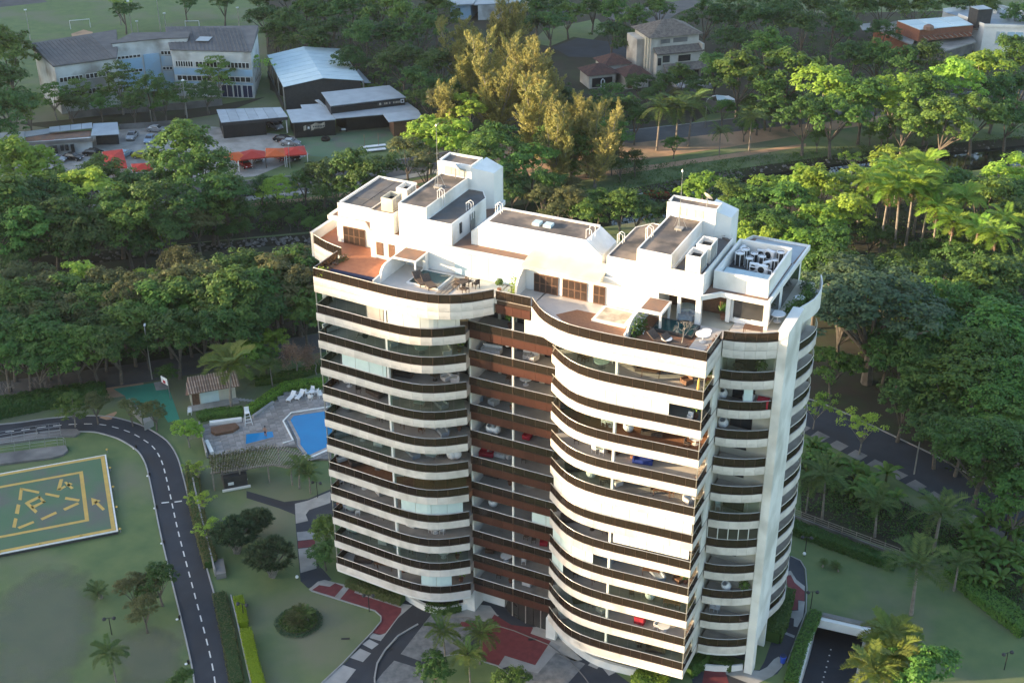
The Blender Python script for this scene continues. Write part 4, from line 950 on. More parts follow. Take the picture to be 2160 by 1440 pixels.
for i, (x, y, r, sc, lb) in enumerate(((38.35, 14.4, 1.4, 1.1, 'white box air conditioner by the left wall of the roof well'), (38.4, 15.6, 1.5, 1.1, 'white box air conditioner in the rear left corner of the roof well'), (40.2, 15.8, .3, 1.0, 'white box air conditioner against the rear wall of the roof well'), (41.1, 15.6, -.4, 1.2, 'white box air conditioner turned aslant near the rear wall'), (41.4, 13.5, .9, 1.0, 'white box air conditioner tilted at the centre right of the roof well'), (40.4, 12.6, .1, 1.0, 'white box air conditioner beside the pale sheet panels'), (41.3, 12.3, 0, 1.1, 'low box air conditioner at the front right of the roof well'))): CB.put(lb, (x, y, 41.76), r, AG, sc)
t = thing('pipe_rack', 'white pipe frame lying across the right roof well', 'pipe rack', (41.0, 12.2, 41.8))
for j, pts in enumerate((((-.9, 0, .6), (1.2, -.1, .6)), ((-.9, .4, .5), (-.9, 0, .6)), ((1.2, -.1, .6), (1.2, -.1, 0)), ((-.9, 0, .6), (-.9, 0, 0)), ((-.2, .1, .7), (.2, 1.6, .5)))):
    mb = MB(); mb.tube(pts, .05, 6); mb.build('pipe', 'plastic', t)
# ------------------------------------------------------------------ garden, helipad, pool and forecourt
q2 = math.sqrt(.5)
def V(u, v, z=0.0): return Vector((q2 * u - q2 * v, q2 * u + q2 * v, z))
D45 = math.pi / 4
# helipad
HP = thing('helipad', 'green helipad with yellow frame, triangle, P 4 and arrow', 'helipad', V(-30.95, 27.3), D45)
U0, U1, V0, V1 = -8.68, 8.68, -8.68, 8.68
mb = MB(); mb.box(U0, V0, 0, U1, V1, .46); mb.build('pad_base', 'dark', HP)
mb = MB(); mb.box(U0 - .05, V0 - .05, .38, U1 + .05, V1 + .05, .50); mb.build('pad_edge', 'paintw', HP)
mb = MB(); mb.sheet(R4(U0 + .14, V0 + .14, U1 - .14, V1 - .14), .504); mb.build('pad_surface', 'padgreen', HP)
def frame(nm, h, w, off=(0, 0)):
    for a in ((-h, -h, h, -h + w), (-h, h - w, h, h), (-h, -h + w, -h + w, h - w), (h - w, -h + w, h, h - w)):
        mb = MB(); mb.sheet(R4(a[0] + off[0], a[1] + off[1], a[2] + off[0], a[3] + off[1]), .510); mb.build(nm, 'painty', HP)
frame('border_stripe', 8.5, .48); frame('frame_stripe', 5.65, .46, (0, .1))
Kz = lambda p: HP.matrix_world
def padmark(nm, pts, m='painty', z=.512):
    P = []
    for x, y in pts:
        g = Kc(x, y, .5); d = g - Vector(HP.location); P.append((d.x * q2 + d.y * q2, -d.x * q2 + d.y * q2))
    mb = MB(); mb.sheet(P, z); mb.build(nm, m, HP)
for pts in ([(133, 938), (156, 940), (165, 862), (145, 850)], [(145, 850), (160, 868), (280, 893), (286, 877)], [(325, 902), (425, 922), (432, 906), (330, 887)], [(468, 935), (570, 950), (578, 935), (475, 917)], [(456, 1002), (470, 1017), (574, 968), (560, 956)], [(292, 1073), (305, 1086), (414, 1037), (403, 1022)], [(126, 1135), (140, 1149), (249, 1104), (240, 1091)], [(88, 1136), (114, 1140), (127, 1075), (103, 1069)], [(107, 1036), (136, 1041), (148, 975), (122, 969)]): padmark('triangle_dash', pts)
for pts in ([(178, 962), (198, 948), (272, 1020), (255, 1036)], [(198, 948), (285, 908), (294, 924), (212, 964)], [(285, 908), (333, 952), (312, 962), (276, 920)], [(333, 952), (312, 948), (222, 986), (238, 1002)]): padmark('letter_p_stroke', pts)
for pts in ([(432, 789), (458, 789), (437, 864), (409, 868)], [(409, 868), (436, 869), (478, 846), (466, 834), (440, 850)], [(463, 812), (480, 806), (534, 853), (514, 861)], [(497, 842), (478, 838), (502, 812), (525, 823)]): padmark('figure_four_stroke', pts)
padmark('arrow_shaft', [(680, 957), (700, 945), (760, 1005), (742, 1016)]); padmark('arrow_head', [(659, 924), (729, 944), (667, 980)])
PL = thing('pad_light', 'x', 'light')
mb = MB(); mb.tube([(0, 0, 0), (0, 0, .45)], .05, 6); mb.build('post', 'conc', PL)
mb = MB(); mb.lathe(0, 0, [(.14, .45), (.17, .52), (.1, .62), (.02, .66)], 8); mb.build('lens', 'painty', PL); PLp = Proto(PL)
PLq = sorted(((800, 730), (822, 868), (848, 1013), (872, 1172), (588, 1222), (295, 1282), (777, 598), (4, 1345)))
for i, (x, y) in enumerate(PLq): PLp.put(nth(i, 8, 'small yellow edge light beside the green helipad'), Kc(x, y), 0, 'helipad edge lights')
BL = thing('bollard_light', 'x', 'light')
mb = MB(); mb.box(-.09, -.09, 0, .09, .09, .5); mb.build('post', 'black', BL)
mb = MB(); mb.lathe(-.25, -.1, [(.16, 0), (.16, .06), (.05, .08)], 8); mb.build('cover', 'plastic', BL); BLp = Proto(BL)
for i, (x, y) in enumerate(((83, 917), (287, 945), (316, 1003), (331, 1071), (346, 1145), (365, 1200), (379, 1305), (398, 1399))): BLp.put(nth(i, 8, 'low black light post at the inner kerb of the helipad road'), G(x, y), .3, 'kerb lights of the helipad road')
# access ramps with railings left of the helipad
RM = thing('access_ramp', 'folded concrete access ramp with steel handrails beside the curved road', 'ramp', Kc(200, 560))
mb = MB()
for pts in ([(-150, 525), (0, 505), (250, 462), (440, 440), (555, 437), (582, 460), (545, 488), (450, 488), (250, 512), (0, 548), (-150, 570)], [(-150, 640), (0, 615), (300, 575), (430, 560), (478, 556), (494, 592), (460, 622), (380, 645), (0, 692), (-150, 710)]): mb.prism([tuple(Kc(x, y))[:2] for x, y in pts], 0, .28)
mb.build('ramp_slab', 'concd', RM, True)
def handrail(parent, pts, h=.9, r=.022, m='steel', z=.28, nm='handrail', every=1):
    P = [Kc(x, y) for x, y in pts]; mb = MB(); mb.tube([(p.x, p.y, z + h) for p in P], r, 5); mb.tube([(p.x, p.y, z + h * .5) for p in P], r * .7, 4)
    for p in P[::every]: mb.tube([(p.x, p.y, z), (p.x, p.y, z + h)], r, 5)
    mb.build(nm, m, parent, True)
for a in ([(-140, 525), (0, 503), (90, 488), (180, 472), (270, 458), (360, 447), (440, 438)], [(-140, 548), (0, 527), (90, 512), (180, 498), (270, 486), (360, 473), (440, 466)], [(-140, 572), (0, 550), (90, 538), (180, 523), (270, 510), (360, 500), (445, 490)], [(-140, 612), (0, 585), (110, 568), (220, 556), (330, 545), (420, 538), (465, 540), (480, 556)], [(-140, 640), (0, 617), (110, 603), (220, 588), (330, 573), (420, 560), (465, 558)]): handrail(RM, a)
# ---- hedge builder
def hedge(name, label, path, w, h, m, dens=110, leaf=.16, group=None, z=0, seed=1, cat='hedge'):
    rng = np.random.default_rng(seed); L_ = sum(math.hypot(b[0] - a[0], b[1] - a[1]) for a, b in zip(path[:-1], path[1:]))
    base = Vector((*path[0], z)); t = thing(name, label, cat, base, 0, group)
    mb = MB(); mb.ribbon([(x - base.x, y - base.y) for x, y in path], -w * .42, w * .42, 0, h * .93); mb.build('branches', 'L_dark' if m != 'L_lime' else 'L_lime', t)
    n = int(dens * L_ * (w + 2 * h)); P = np.array(resample(path, n=max(4, int(L_ / .3)))); 
    i = rng.integers(0, len(P) - 1, n); f = rng.random((n, 1)); p = P[i] * (1 - f) + P[i + 1] * f; d = P[i + 1] - P[i]; d /= np.linalg.norm(d, axis=1, keepdims=True) + 1e-9
    nr = np.stack([-d[:, 1], d[:, 0]], 1); s = rng.random(n); tot = w + 2 * h; s *= tot
    off = np.where(s < h, -w / 2, np.where(s < h + w, -w / 2 + (s - h), w / 2)); zz = np.where(s < h, s, np.where(s < h + w, h, tot - s))
    wob = .06 * np.sin(p[:, 0] * 2.3 + p[:, 1] * 1.7) * h
    C_ = np.column_stack([p + nr * off[:, None] - np.array([base.x, base.y]), zz + wob]) + rng.normal(size=(n, 3)) * .05
    N_ = np.column_stack([nr * np.sign(off)[:, None] * np.where((s < h) | (s > h + w), 1, .15)[:, None], np.where((s < h) | (s > h + w), .35, 1)]) + rng.normal(size=(n, 3)) * .35
    link('foliage', leafmesh('foliage', C_, N_, leaf, m, seed=seed, aspect=.7), t); return t
Pc = lambda x, y, z=0: G(380 + x / 4.8, 760 + y / 4.8, z)
p2 = lambda f, pts, z=0: [tuple(f(x, y, z))[:2] for x, y in pts]
hedge('lime_hedge', 'short bright lime green clipped hedge near the driveway', p2(lambda x, y, z=0: G(x, y, .5), [(503, 1262), (514, 1318)]), 1.0, 1.0, 'L_lime', 200, .12, 'lime green clipped hedges', seed=3)
hedge('lime_hedge', 'long bright lime green clipped hedge near the driveway', p2(lambda x, y, z=0: G(x, y, .5), [(519, 1333), (530, 1385), (548, 1450)]), 1.15, 1.1, 'L_lime', 200, .12, 'lime green clipped hedges', seed=4)
hedge('clipped_hedge', 'clipped green hedge winding along the edge of the pool terrace', p2(Pc, [(690, 545), (800, 475), (900, 405), (1010, 330), (1100, 285), (1250, 268), (1480, 250)]), 1.2, 1.0, 'L_light', 90, .2, seed=5)
hedge('clipped_hedge', 'dark green hedge on the lawn behind the pool hedge', p2(Pc, [(760, 240), (900, 225), (1060, 195), (1250, 150), (1440, 90)]), 1.4, 1.0, 'L_mid', 80, .22, seed=6)
hedge('boundary_hedge', 'long dark hedge between the street shoulder and helipad road', p2(Kc, [(-120, 355), (0, 320), (150, 290), (330, 255), (520, 225), (650, 210), (760, 205)]), 3.0, 1.9, 'L_dark', 55, .3, seed=7)
hedge('grass_border', 'tufted green border at the back of the paddling pool', p2(Pc, [(180, 600), (350, 560), (520, 555), (640, 540)]), 1.8, .8, 'L_mid', 80, .22, seed=8)
hedge('planter_hedge', 'low hedge in the planter under the left wing', p2(lambda x, y, z=0: G(x, y, .6), [(735, 1222), (790, 1243), (850, 1262)]), 1.3, .9, 'L_olive', 120, .2, 'planter hedges round the tower base', seed=9)
hedge('planter_hedge', 'dark trailing plants in the curved white planter', p2(lambda x, y, z=0: G(x, y, .8), [(900, 1272), (935, 1280), (970, 1272)]), 1.0, .8, 'L_dark', 120, .2, 'planter hedges round the tower base', seed=10)
hedge('planter_hedge', 'dark low hedge below the balconies beside the white fin', p2(lambda x, y, z=0: G(x, y, .5), [(1478, 1378), (1510, 1392), (1545, 1405)]), .9, .8, 'L_dark', 120, .2, 'planter hedges round the tower base', seed=11)
hedge('planter_hedge', 'dark hedge strip behind the curved right plinth', p2(lambda x, y, z=0: G(x, y, .6), [(1210, 1352), (1260, 1383), (1320, 1405)]), .8, .7, 'L_dark', 120, .2, 'planter hedges round the tower base', seed=12)
hedge('shrub_row', 'dark shrub row beside the path right of the fin', p2(lambda x, y, z=0: G(x, y, .5), [(1655, 1250), (1640, 1310), (1625, 1345)]), 2.2, 1.4, 'L_dark', 80, .22, seed=13)
hedge('shrub_row', 'mixed shrub border between the road and the garden wall', p2(lambda x, y, z=0: G(x, y, .5), [(405, 985), (412, 1060), (428, 1130), (445, 1190)]), 1.5, 1.0, 'L_olive', 75, .22, seed=14)
hedge('shrub_row', 'grey green ground shrubs along the driveway edge', p2(lambda x, y, z=0: G(x, y, .3), [(462, 1250), (480, 1330), (500, 1440)]), 1.5, .5, 'L_olive', 60, .18, seed=15)
hedge('fence_hedge', 'long dark hedge below the garden fence at right', p2(lambda x, y, z=0: G(x, y, .5), [(1672, 1112), (1760, 1145), (1850, 1178), (1890, 1190)]), 1.6, 1.2, 'L_dark', 80, .24, seed=16)
hedge('forest_hedge', 'dark broad-leaved hedge along the edge of the right lawn', p2(lambda x, y, z=0: G(x, y, .5), [(2010, 1200), (2060, 1245), (2170, 1330)]), 2.6, 1.2, 'L_mid', 60, .3, seed=17)
hedge('ramp_hedge', 'green hedge along the white wall of the garage ramp', p2(lambda x, y, z=0: G(x, y, .4), [(1722, 1290), (1690, 1360), (1668, 1440)]), 1.3, .7, 'L_mid', 80, .22, seed=18)
hedge('corner_shrub', 'bright sunlit shrub in the round planter at the front corner', p2(lambda x, y, z=0: G(x, y, .8), [(1342, 1416), (1372, 1430), (1402, 1445)]), 1.9, 1.0, 'L_light', 130, .24, seed=19)
hedge('corner_shrub', 'dark shrub behind the right front corner of the tower', p2(lambda x, y, z=0: G(x, y, .6), [(1448, 1412), (1470, 1398), (1482, 1386)]), 1.6, 1.6, 'L_mid', 120, .22, seed=20)
# ---- pool terrace
rr = random.Random(3)
dk = [(195, 655), (640, 592), (665, 610), (740, 580), (940, 430), (1050, 345), (1440, 298), (1530, 300), (1530, 1000), (1290, 985), (1180, 870), (960, 865), (330, 970), (272, 975)]
mb = MB(); mb.prism(p2(Pc, dk, .25), 0, .25); PD = structure(mb.build('pool_deck', 'concd'))
mb = MB(); mb.v = []
def inside(p, poly):
    c = False; n = len(poly); j = n - 1
    for i in range(n):
        if (poly[i][1] > p[1]) != (poly[j][1] > p[1]) and p[0] < (poly[j][0] - poly[i][0]) * (p[1] - poly[i][1]) / (poly[j][1] - poly[i][1]) + poly[i][0]: c = not c
        j = i
    return c
dkw = p2(Pc, dk, .25)
poolpx = [(1083, 607), (1137, 548), (1500, 495), (1640, 480), (1640, 840), (1495, 897), (1290, 990), (1255, 950), (1185, 860), (1182, 800)]
poolw = p2(Pc, poolpx, .3); smw = p2(Pc, [(668, 748), (935, 718), (948, 775), (665, 848)], .3)
pav = MB(); pav.box(-.5, -.5, 0, .5, .5, .05); pavm = pav.mesh('paving_stone', 'slab'); npav = 0
u = -10.4
while u < 9.6:
    wu = rr.choice((.7, .85, 1.0)); v = 26.0 + rr.random()
    while v < 44:
        lv = rr.choice((.75, 1.0, 1.25)); c_ = V(u + wu / 2, v + lv / 2)
        if inside((c_.x, c_.y), dkw) and not inside((c_.x, c_.y), poolw) and not inside((c_.x, c_.y), smw) and npav < 300:
            o = link('paving_stone', pavm, PD, (c_.x, c_.y, .25), D45); o.scale = (wu - .03, lv - .03, 1); npav += 1
        v += lv
    u += wu
SP = thing('swimming_pool', 'blue angular swimming pool with white coping beside the tower', 'pool', Pc(1300, 750))
mb = MB(); mb.prism(poolw, .1, .335); mb.build('pool_water', 'pool', SP, True)
mb = MB(); pw = poolw + [poolw[0]]
mb.ribbon(pw, -.02, -.42, .2, .36); mb.build('coping', 'slab', SP, True)
mb = MB(); mb.ribbon(p2(Pc, [(1495, 900), (1290, 990), (1256, 952)], .3), .0, .3, .2, .40); mb.build('white_coping', 'whiteclean', SP, True)
mb = MB(); mb.ribbon(p2(Pc, [(1060, 857), (1183, 806), (1082, 610), (1136, 550), (1640, 470)], .3), .42, .62, .25, .42); mb.build('white_coping', 'whiteclean', SP, True)
WP = thing('paddling_pool', 'small rectangular turquoise paddling pool on the stone terrace', 'pool', Pc(800, 780))
mb = MB(); mb.prism(smw, .1, .33); mb.build('pool_water', 'pool', WP, True)
mb = MB(); mb.ribbon(smw + [smw[0]], .0, .42, .2, .345); mb.build('coping', 'slab', WP, True)
mb = MB(); mb.ribbon(p2(Pc, [(195, 655), (272, 975)], .25), -.1, .1, .2, .9); t = mb.build('terrace_fence', 'conc'); tag(t, 'low grey wall at the left end of the pool terrace', 'wall')
mb = MB(); mb.ribbon(p2(Pc, [(268, 828), (325, 950)], .3), -.25, .25, .3, .7); t = mb.build('stone_bench', 'whiteclean'); tag(t, 'white built-in bench along the terrace end wall', 'bench')
t = thing('planter_bed', 'dark planted bed with white rim behind the paddling pool', 'planter', Pc(420, 700))
mb = MB(); mb.ribbon(p2(Pc, [(300, 648), (625, 608)], .3), -.3, .25, .25, .75); mb.build('rim', 'whiteclean', t, True)
mb = MB(); mb.prism(p2(Pc, [(310, 700), (560, 655), (600, 690), (540, 730), (360, 765), (315, 740)], .3), .25, .7); mb.build('soil_bed', 'wood', t, True)
mb = MB(); mb.ribbon(p2(Pc, [(735, 578), (945, 430)], .3), -.2, .2, .25, .6); t = mb.build('stone_bench', 'stone'); tag(t, 'long stone bench along the clipped hedge by the pool', 'bench')
# pergola
PG = thing('pergola', 'weathered timber pergola with vines south of the paddling pool', 'pergola', V(-4, 25.5))
rear = [V(-10.0, 27.6), V(-1.9, 27.2), V(1.3, 23.8)]; front = [V(-10.4, 23.9), V(-2.7, 23.2), V(-.7, 21.6)]
for nm, P in (('rear_beam', rear), ('front_beam', front)):
    for a, b in zip(P[:-1], P[1:]):
        c = (a + b) / 2; mb = MB(); mb.cbox(c.x, c.y, 2.55, (b - a).length, .14, .2, math.atan2(b.y - a.y, b.x - a.x)); mb.build(nm, 'woodp', PG, True)
def lerp_path(P, t):
    d = [(b - a).length for a, b in zip(P[:-1], P[1:])]; s = t * sum(d)
    for a, b, l in zip(P[:-1], P[1:], d):
        if s <= l + 1e-6: return a.lerp(b, s / l)
        s -= l
    return P[-1]
for i in range(34):
    t_ = (i + .5) / 34; a, b = lerp_path(rear, t_), lerp_path(front, t_); a = a + (a - b).normalized() * .5; b = b + (b - a).normalized() * .4; c = (a + b) / 2
    mb = MB(); mb.cbox(c.x, c.y, 2.72, (b - a).length, .08, .14, math.atan2(b.y - a.y, b.x - a.x)); mb.build('slat', 'woodp', PG, True)
for P in (rear, front):
    for t_ in (0.02, .34, .68, .98): c = lerp_path(P, t_); mb = MB(); mb.cbox(c.x, c.y, 1.25, .18, .18, 2.5, D45); mb.build('post', 'woodp', PG, True)
rng = np.random.default_rng(4); n = 2300
uu = rng.beta(1.1, 1.7, n) * 8.6 - 10.2; vv = rng.uniform(23.5, 27.7, n)
C_ = np.column_stack([q2 * (uu - vv), q2 * (uu + vv), 2.78 + rng.uniform(-.3, .25, n)]); b_ = wloc(PG)
o = link('vine', leafmesh('vine', C_ - np.array(b_), np.array([0, 0, 1]) + rng.normal(size=(n, 3)) * .5, .24, 'L_olive', seed=2), PG)
# lifeguard chair, loungers, patio set
t = thing('lifeguard_chair', 'tall white lifeguard chair beside the paddling pool', 'lifeguard chair', Pc(690, 640, .25), D45)
for sx_ in (-1, 1):
    for sy_ in (-1, 1): mb = MB(); mb.tube([(.5 * sx_, .55 * sy_, 0), (.28 * sx_, .3 * sy_, 1.75)], .045, 5); mb.build('leg', 'plastic', t)
for z_ in (.45, .9, 1.35): w_ = .5 - .22 * z_ / 1.75; mb = MB(); mb.box(-w_, -.6 + .14 * z_, z_, w_, -.54 + .14 * z_, z_ + .05); mb.build('rung', 'plastic', t)
mb = MB(); mb.box(-.32, -.32, 1.75, .32, .32, 1.83); mb.build('seat', 'plastic', t); mb = MB(); mb.box(-.32, .26, 1.83, .32, .33, 2.5); mb.build('backrest', 'plastic', t)
def lounger_():
    t = thing('sun_lounger', 'x', 'sun lounger')
    mb = MB(); mb.box(-.33, -.95, .28, .33, .35, .36); mb.build('seat', 'plastic', t)
    mb = MB(); mb.add([(-.33, .35, .3), (.33, .35, .3), (.33, 1.0, .78), (-.33, 1.0, .78), (-.33, .35, .36), (.33, .35, .36), (.33, .96, .84), (-.33, .96, .84)], [(0, 3, 2, 1), (4, 5, 6, 7), (0, 1, 5, 4), (1, 2, 6, 5), (2, 3, 7, 6), (3, 0, 4, 7)]); mb.build('backrest', 'plastic', t)
    for x in (-.28, .28):
        for y in (-.8, .25): mb = MB(); mb.box(x - .03, y - .03, 0, x + .03, y + .03, .28); mb.build('leg', 'plastic', t)
    return t
LP = Proto(lounger_())
LP.put('white sun lounger left of the pair behind the big pool', Pc(1125, 390, .28), .1, 'white loungers on the pool terrace'); LP.put('white sun lounger right of the pair behind the big pool', Pc(1212, 375, .28), .1, 'white loungers on the pool terrace')
def chair_(m, m2=None, name='chair'):
    t = thing(name, 'x', 'chair')
    mb = MB(); mb.box(-.24, -.24, .40, .24, .24, .46); mb.build('seat', m2 or m, t)
    mb = MB(); mb.box(-.24, .19, .46, .24, .25, .88); mb.build('backrest', m2 or m, t)
    for x in (-.21, .21):
        for y in (-.21, .21): mb = MB(); mb.box(x - .025, y - .025, 0, x + .025, y + .025, .40); mb.build('leg', m, t)
        mb = MB(); mb.box(x - .025, -.22, .62, x + .025, .2, .66); mb.build('armrest', m, t)
    return t
def table_(m, r=.5, h=.72, m2=None, square=False, name='table'):
    t = thing(name, 'x', 'table'); mb = MB()
    if square: mb.box(-r, -r * .6, h - .05, r, r * .6, h)
    else: mb.lathe(0, 0, [(r, h - .05), (r, h)], 20)
    mb.build('tabletop', m, t)
    if square:
        for x in (-1, 1):
            for y in (-1, 1): mb = MB(); mb.box(x * (r - .07) - .03, y * (r * .6 - .07) - .03, 0, x * (r - .07) + .03, y * (r * .6 - .07) + .03, h - .05); mb.build('leg', m2 or m, t)
    else:
        mb = MB(); mb.lathe(0, 0, [(r * .5, 0), (r * .5, .04), (.05, .08), (.05, h - .05)], 10); mb.build('leg', m2 or m, t)
    return t
PCH, PTB = Proto(chair_('plastic', name='garden_chair')), Proto(table_('plastic', .42, name='garden_table'))
PTB.put('white round garden table among chairs behind the pool', Pc(1335, 358, .28), 0, None); PTB.put('small white garden table between the two loungers', Pc(1168, 375, .28), 0, None, .6)
for (x, y, r, lb) in ((1290, 355, 1.8, 'white garden chair left of the patio table'), (1340, 325, .2, 'white garden chair behind the patio table'), (1320, 398, 3.3, 'white garden chair in front of the patio table'), (1385, 345, -1.4, 'white garden chair right of the patio table'), (1420, 372, 1.0, 'white garden chair nearest the tower on the terrace'), (100, 545, .5, 'white garden chair alone on the grass by the pool house')): PCH.put(lb, Pc(x, y, .28 if x > 200 else 0), r, 'white garden chairs', 1.1)
# bather standing in the paddling pool
bt = thing('person', 'bather in dark swimwear standing in the paddling pool', 'person', Pc(868, 778, .1))
def figure(parent, skin, cloth, pose=0.0):
    me = bpy.data.meshes.new('body'); Vs = [(0, 0, .92), (0, 0, 1.15), (0, 0, 1.38), (0, 0, 1.5), (0, 0, 1.66), (.19, 0, 1.40), (.27, -.05, 1.15), (.29, -.18, .95), (-.19, 0, 1.40), (-.26, -.05, 1.15), (-.27, -.2, .98), (.1, 0, .88), (.11, -.02, .48), (.12, .02, .06), (.12, -.14, .03), (-.1, 0, .88), (-.11, -.02, .48), (-.12, .04, .06), (-.12, -.12, .03)]
    Es = [(0, 1), (1, 2), (2, 3), (3, 4), (2, 5), (5, 6), (6, 7), (2, 8), (8, 9), (9, 10), (0, 11), (11, 12), (12, 13), (13, 14), (0, 15), (15, 16), (16, 17), (17, 18)]
    me.from_pydata(Vs, Es, []); me.materials.append(MT[skin]); o = link('body', me, parent)
    sk = o.modifiers.new('skin', 'SKIN'); R_ = [.15, .13, .15, .06, .105, .07, .05, .04, .07, .05, .04, .1, .07, .05, .04, .1, .07, .05, .04]
    for i, r in enumerate(R_): me.skin_vertices[0].data[i].radius = (r, r * .85)
    me.skin_vertices[0].data[0].use_root = True
    o.modifiers.new('sub', 'SUBSURF').levels = 1; o.modifiers['sub'].render_levels = 1
    mb = MB(); mb.lathe(0, .01, [(.10, 1.66), (.115, 1.72), (.09, 1.78), (.03, 1.80)], 10); mb.build('hair', 'black', parent)
    mb = MB(); mb.lathe(0, 0, [(.15, .78), (.185, .9), (.17, 1.0), (.15, 1.02)], 10); mb.build('swimwear', cloth, parent)
figure(bt, 'skin', 'navy')
# pool house
PH = thing('pool_house', 'small white pool house with striped clay tile roof and brown door', 'pool house', V(-7.2, 46.2), D45)
mb = MB(); mb.box(-2.9, -.85, 0, 3.2, 1.2, 2.35); mb.build('wall', 'cream', PH)
mb = MB(); mb.box(-2.75, -.9, 0, -1.75, -.84, 2.1); mb.build('door', 'wood', PH)
mb = MB(); mb.box(-1.6, -.89, .1, .9, -.84, 1.9); mb.build('window_panel', 'blind', PH)
mb = MB(); mb.add([(-3.6, -1.6, 2.3), (3.8, -1.6, 2.3), (3.8, 1.3, 3.3), (-2.9, 1.3, 3.3), (-3.6, -1.6, 2.22), (3.8, -1.6, 2.22), (3.8, 1.3, 3.2), (-2.9, 1.3, 3.2)], [(0, 1, 2, 3), (7, 6, 5, 4), (0, 4, 5, 1), (1, 5, 6, 2), (2, 6, 7, 3), (3, 7, 4, 0)]); mb.build('roof', 'rust', PH)
tl = MB(); tl.tube([(0, 0, 0), (0, 1.02, .352)], .105, 6); tlm = tl.mesh('roof_tile', 'tilecream')
for i in range(21):
    for j in range(3):
        x = -3.45 + i * .35
        if x < -3.5 + .7 * (j + .5) / 3: continue
        link('roof_tile', tlm, PH, (x, -1.62 + j * .97, 2.33 + .334 * j))
mb = MB(); mb.box(-3.4, -2.4, 0, 3.4, -.85, .12); mb.build('porch_slab', 'conc', PH)
stp = MB(); stp.box(-.35, -.25, 0, .35, .25, .05); stpm = stp.mesh('stepping_stone', 'stone')
for i in range(7):
    p = Pc(560 + 36 * i, 392 + 4 * i); o = link('stepping_stone', stpm, None, (p.x, p.y, .01), D45); tag(o, nth(i, 7, 'pale square stepping stone in the grass by the pool house'), 'stepping stone', 'stepping stones by the pool house')
# dark service kiosk with grey roof
KI = thing('service_kiosk', 'dark kiosk with flat grey roof below the pergola', 'kiosk', V(-7.6, 25.0), D45)
mb = MB(); mb.box(-1.4, -1.7, 0, 1.5, 1.6, 1.9); mb.build('wall', 'dark', KI); mb = MB(); mb.box(-1.6, -1.0, 1.9, 1.7, 1.9, 2.08); mb.build('roof', 'concd', KI)
mb = MB(); mb.box(-1.7, -1.95, 0, 1.8, -1.7, .25); mb.build('step', 'whiteclean', KI); mb = MB(); mb.box(-.9, -1.74, .7, -.2, -1.7, 1.1); mb.build('notice', 'plastic', KI)
# sports court with basketball hoop
ct = [(820, 138), (1110, 95), (1130, 150), (1225, 142), (1250, 215), (1300, 360), (1215, 380), (1185, 330), (1020, 260), (920, 235), (905, 190)]
mb = MB(); mb.sheet(p2(Kc, ct), .03); structure(mb.build('sports_court', 'courtgreen'))
mb = MB(); mb.prism(p2(Kc, [(1112, 95), (1215, 80), (1225, 135), (1130, 150)]), 0, .12); structure(mb.build('court_slab', 'conc'))
BH = thing('basketball_hoop', 'basketball hoop with white backboard at the green court', 'basketball hoop', Kc(1232, 215), D45 + .5)
mb = MB(); mb.tube([(0, 0, 0), (0, 0, 2.9), (-.5, 0, 3.2)], .06, 6); mb.build('pole', 'steel', BH)
mb = MB(); mb.box(-.56, -.7, 2.8, -.5, .7, 3.8); mb.build('backboard', 'plastic', BH); mb = MB(); mb.box(-.565, -.3, 2.9, -.562, .3, 3.35); mb.build('target_box', 'fabricr', BH)
mb = MB(); mb.tube([(-.75 + .22 * math.cos(a), .22 * math.sin(a), 3.0) for a in np.linspace(0, 6.28, 13)], .02, 4); mb.build('rim', 'fabricr', BH)
for pts, lb in (([(940, 300), (1032, 395), (1026, 345), (940, 250)], 'low grey wall at the near end of the green court'), ([(1040, 400), (1046, 440), (1115, 405), (1108, 385)], 'short grey wall at the kerb by the green court')):
    mb = MB(); mb.prism(p2(Kc, pts), 0, 1.1); tag(mb.build('garden_wall', 'conc'), lb, 'wall')
mb = MB(); mb.sheet(p2(Kc, [(715, 345), (840, 302), (848, 310), (805, 358), (770, 362)]), .045); structure(mb.build('earth_path', 'dirt'))
# garden wall and post strip beside the driveway
mb = MB()
gw = [tuple(G(x, y))[:2] for x, y in ((408, 1020), (420, 1075), (436, 1140), (455, 1215))]
mb = MB(); mb.ribbon(gw, -.09, .09, 0, 1.0); tag(mb.build('garden_wall', 'stone'), 'thin pale garden wall along the right side of the driveway', 'wall')
mb = MB(); mb.prism([tuple(G(x, y))[:2] for x, y in ((453, 1190), (472, 1187), (478, 1218), (457, 1222))], 0, .7); tag(mb.build('utility_box', 'concd'), 'grey utility box at the end of the garden wall', 'utility box')
gw = [tuple(G(x, y))[:2] for x, y in ((488, 1262), (500, 1310), (515, 1380), (530, 1445))]
mb = MB(); mb.ribbon(gw, -.06, .06, 0, .6); tag(mb.build('garden_wall', 'stone'), 'low pale wall left of the lime green hedges', 'wall')
# ---- forecourt paving
Fc_ = lambda x, y, z=0: G(640 + x / 3.6, 1180 + y / 3.6, z)
def fsheet(name, pts, z, m): mb = MB(); mb.sheet(p2(Fc_, pts), z); return structure(mb.build(name, m))
fsheet('forecourt', [(90, 1000), (150, 920), (330, 770), (500, 570), (600, 480), (780, 300), (1000, 300), (1300, 240), (1500, 300), (1900, 440), (2160, 700), (2500, 950), (2700, 1000), (2500, 1250), (0, 1250)], .012, 'asphalt')
fsheet('granite_paving', [(985, 395), (1110, 430), (1250, 440), (1400, 480), (1300, 560), (1200, 700), (900, 772), (738, 715)], .018, 'granite')
fsheet('granite_paving', [(690, 765), (900, 830), (930, 936), (900, 1100), (540, 1100), (540, 940), (600, 860)], .018, 'granite')
fsheet('granite_paving', [(1880, 690), (2010, 735), (2140, 790), (2010, 936), (1900, 1060), (1700, 960), (1600, 815), (1775, 860)], .018, 'granite')
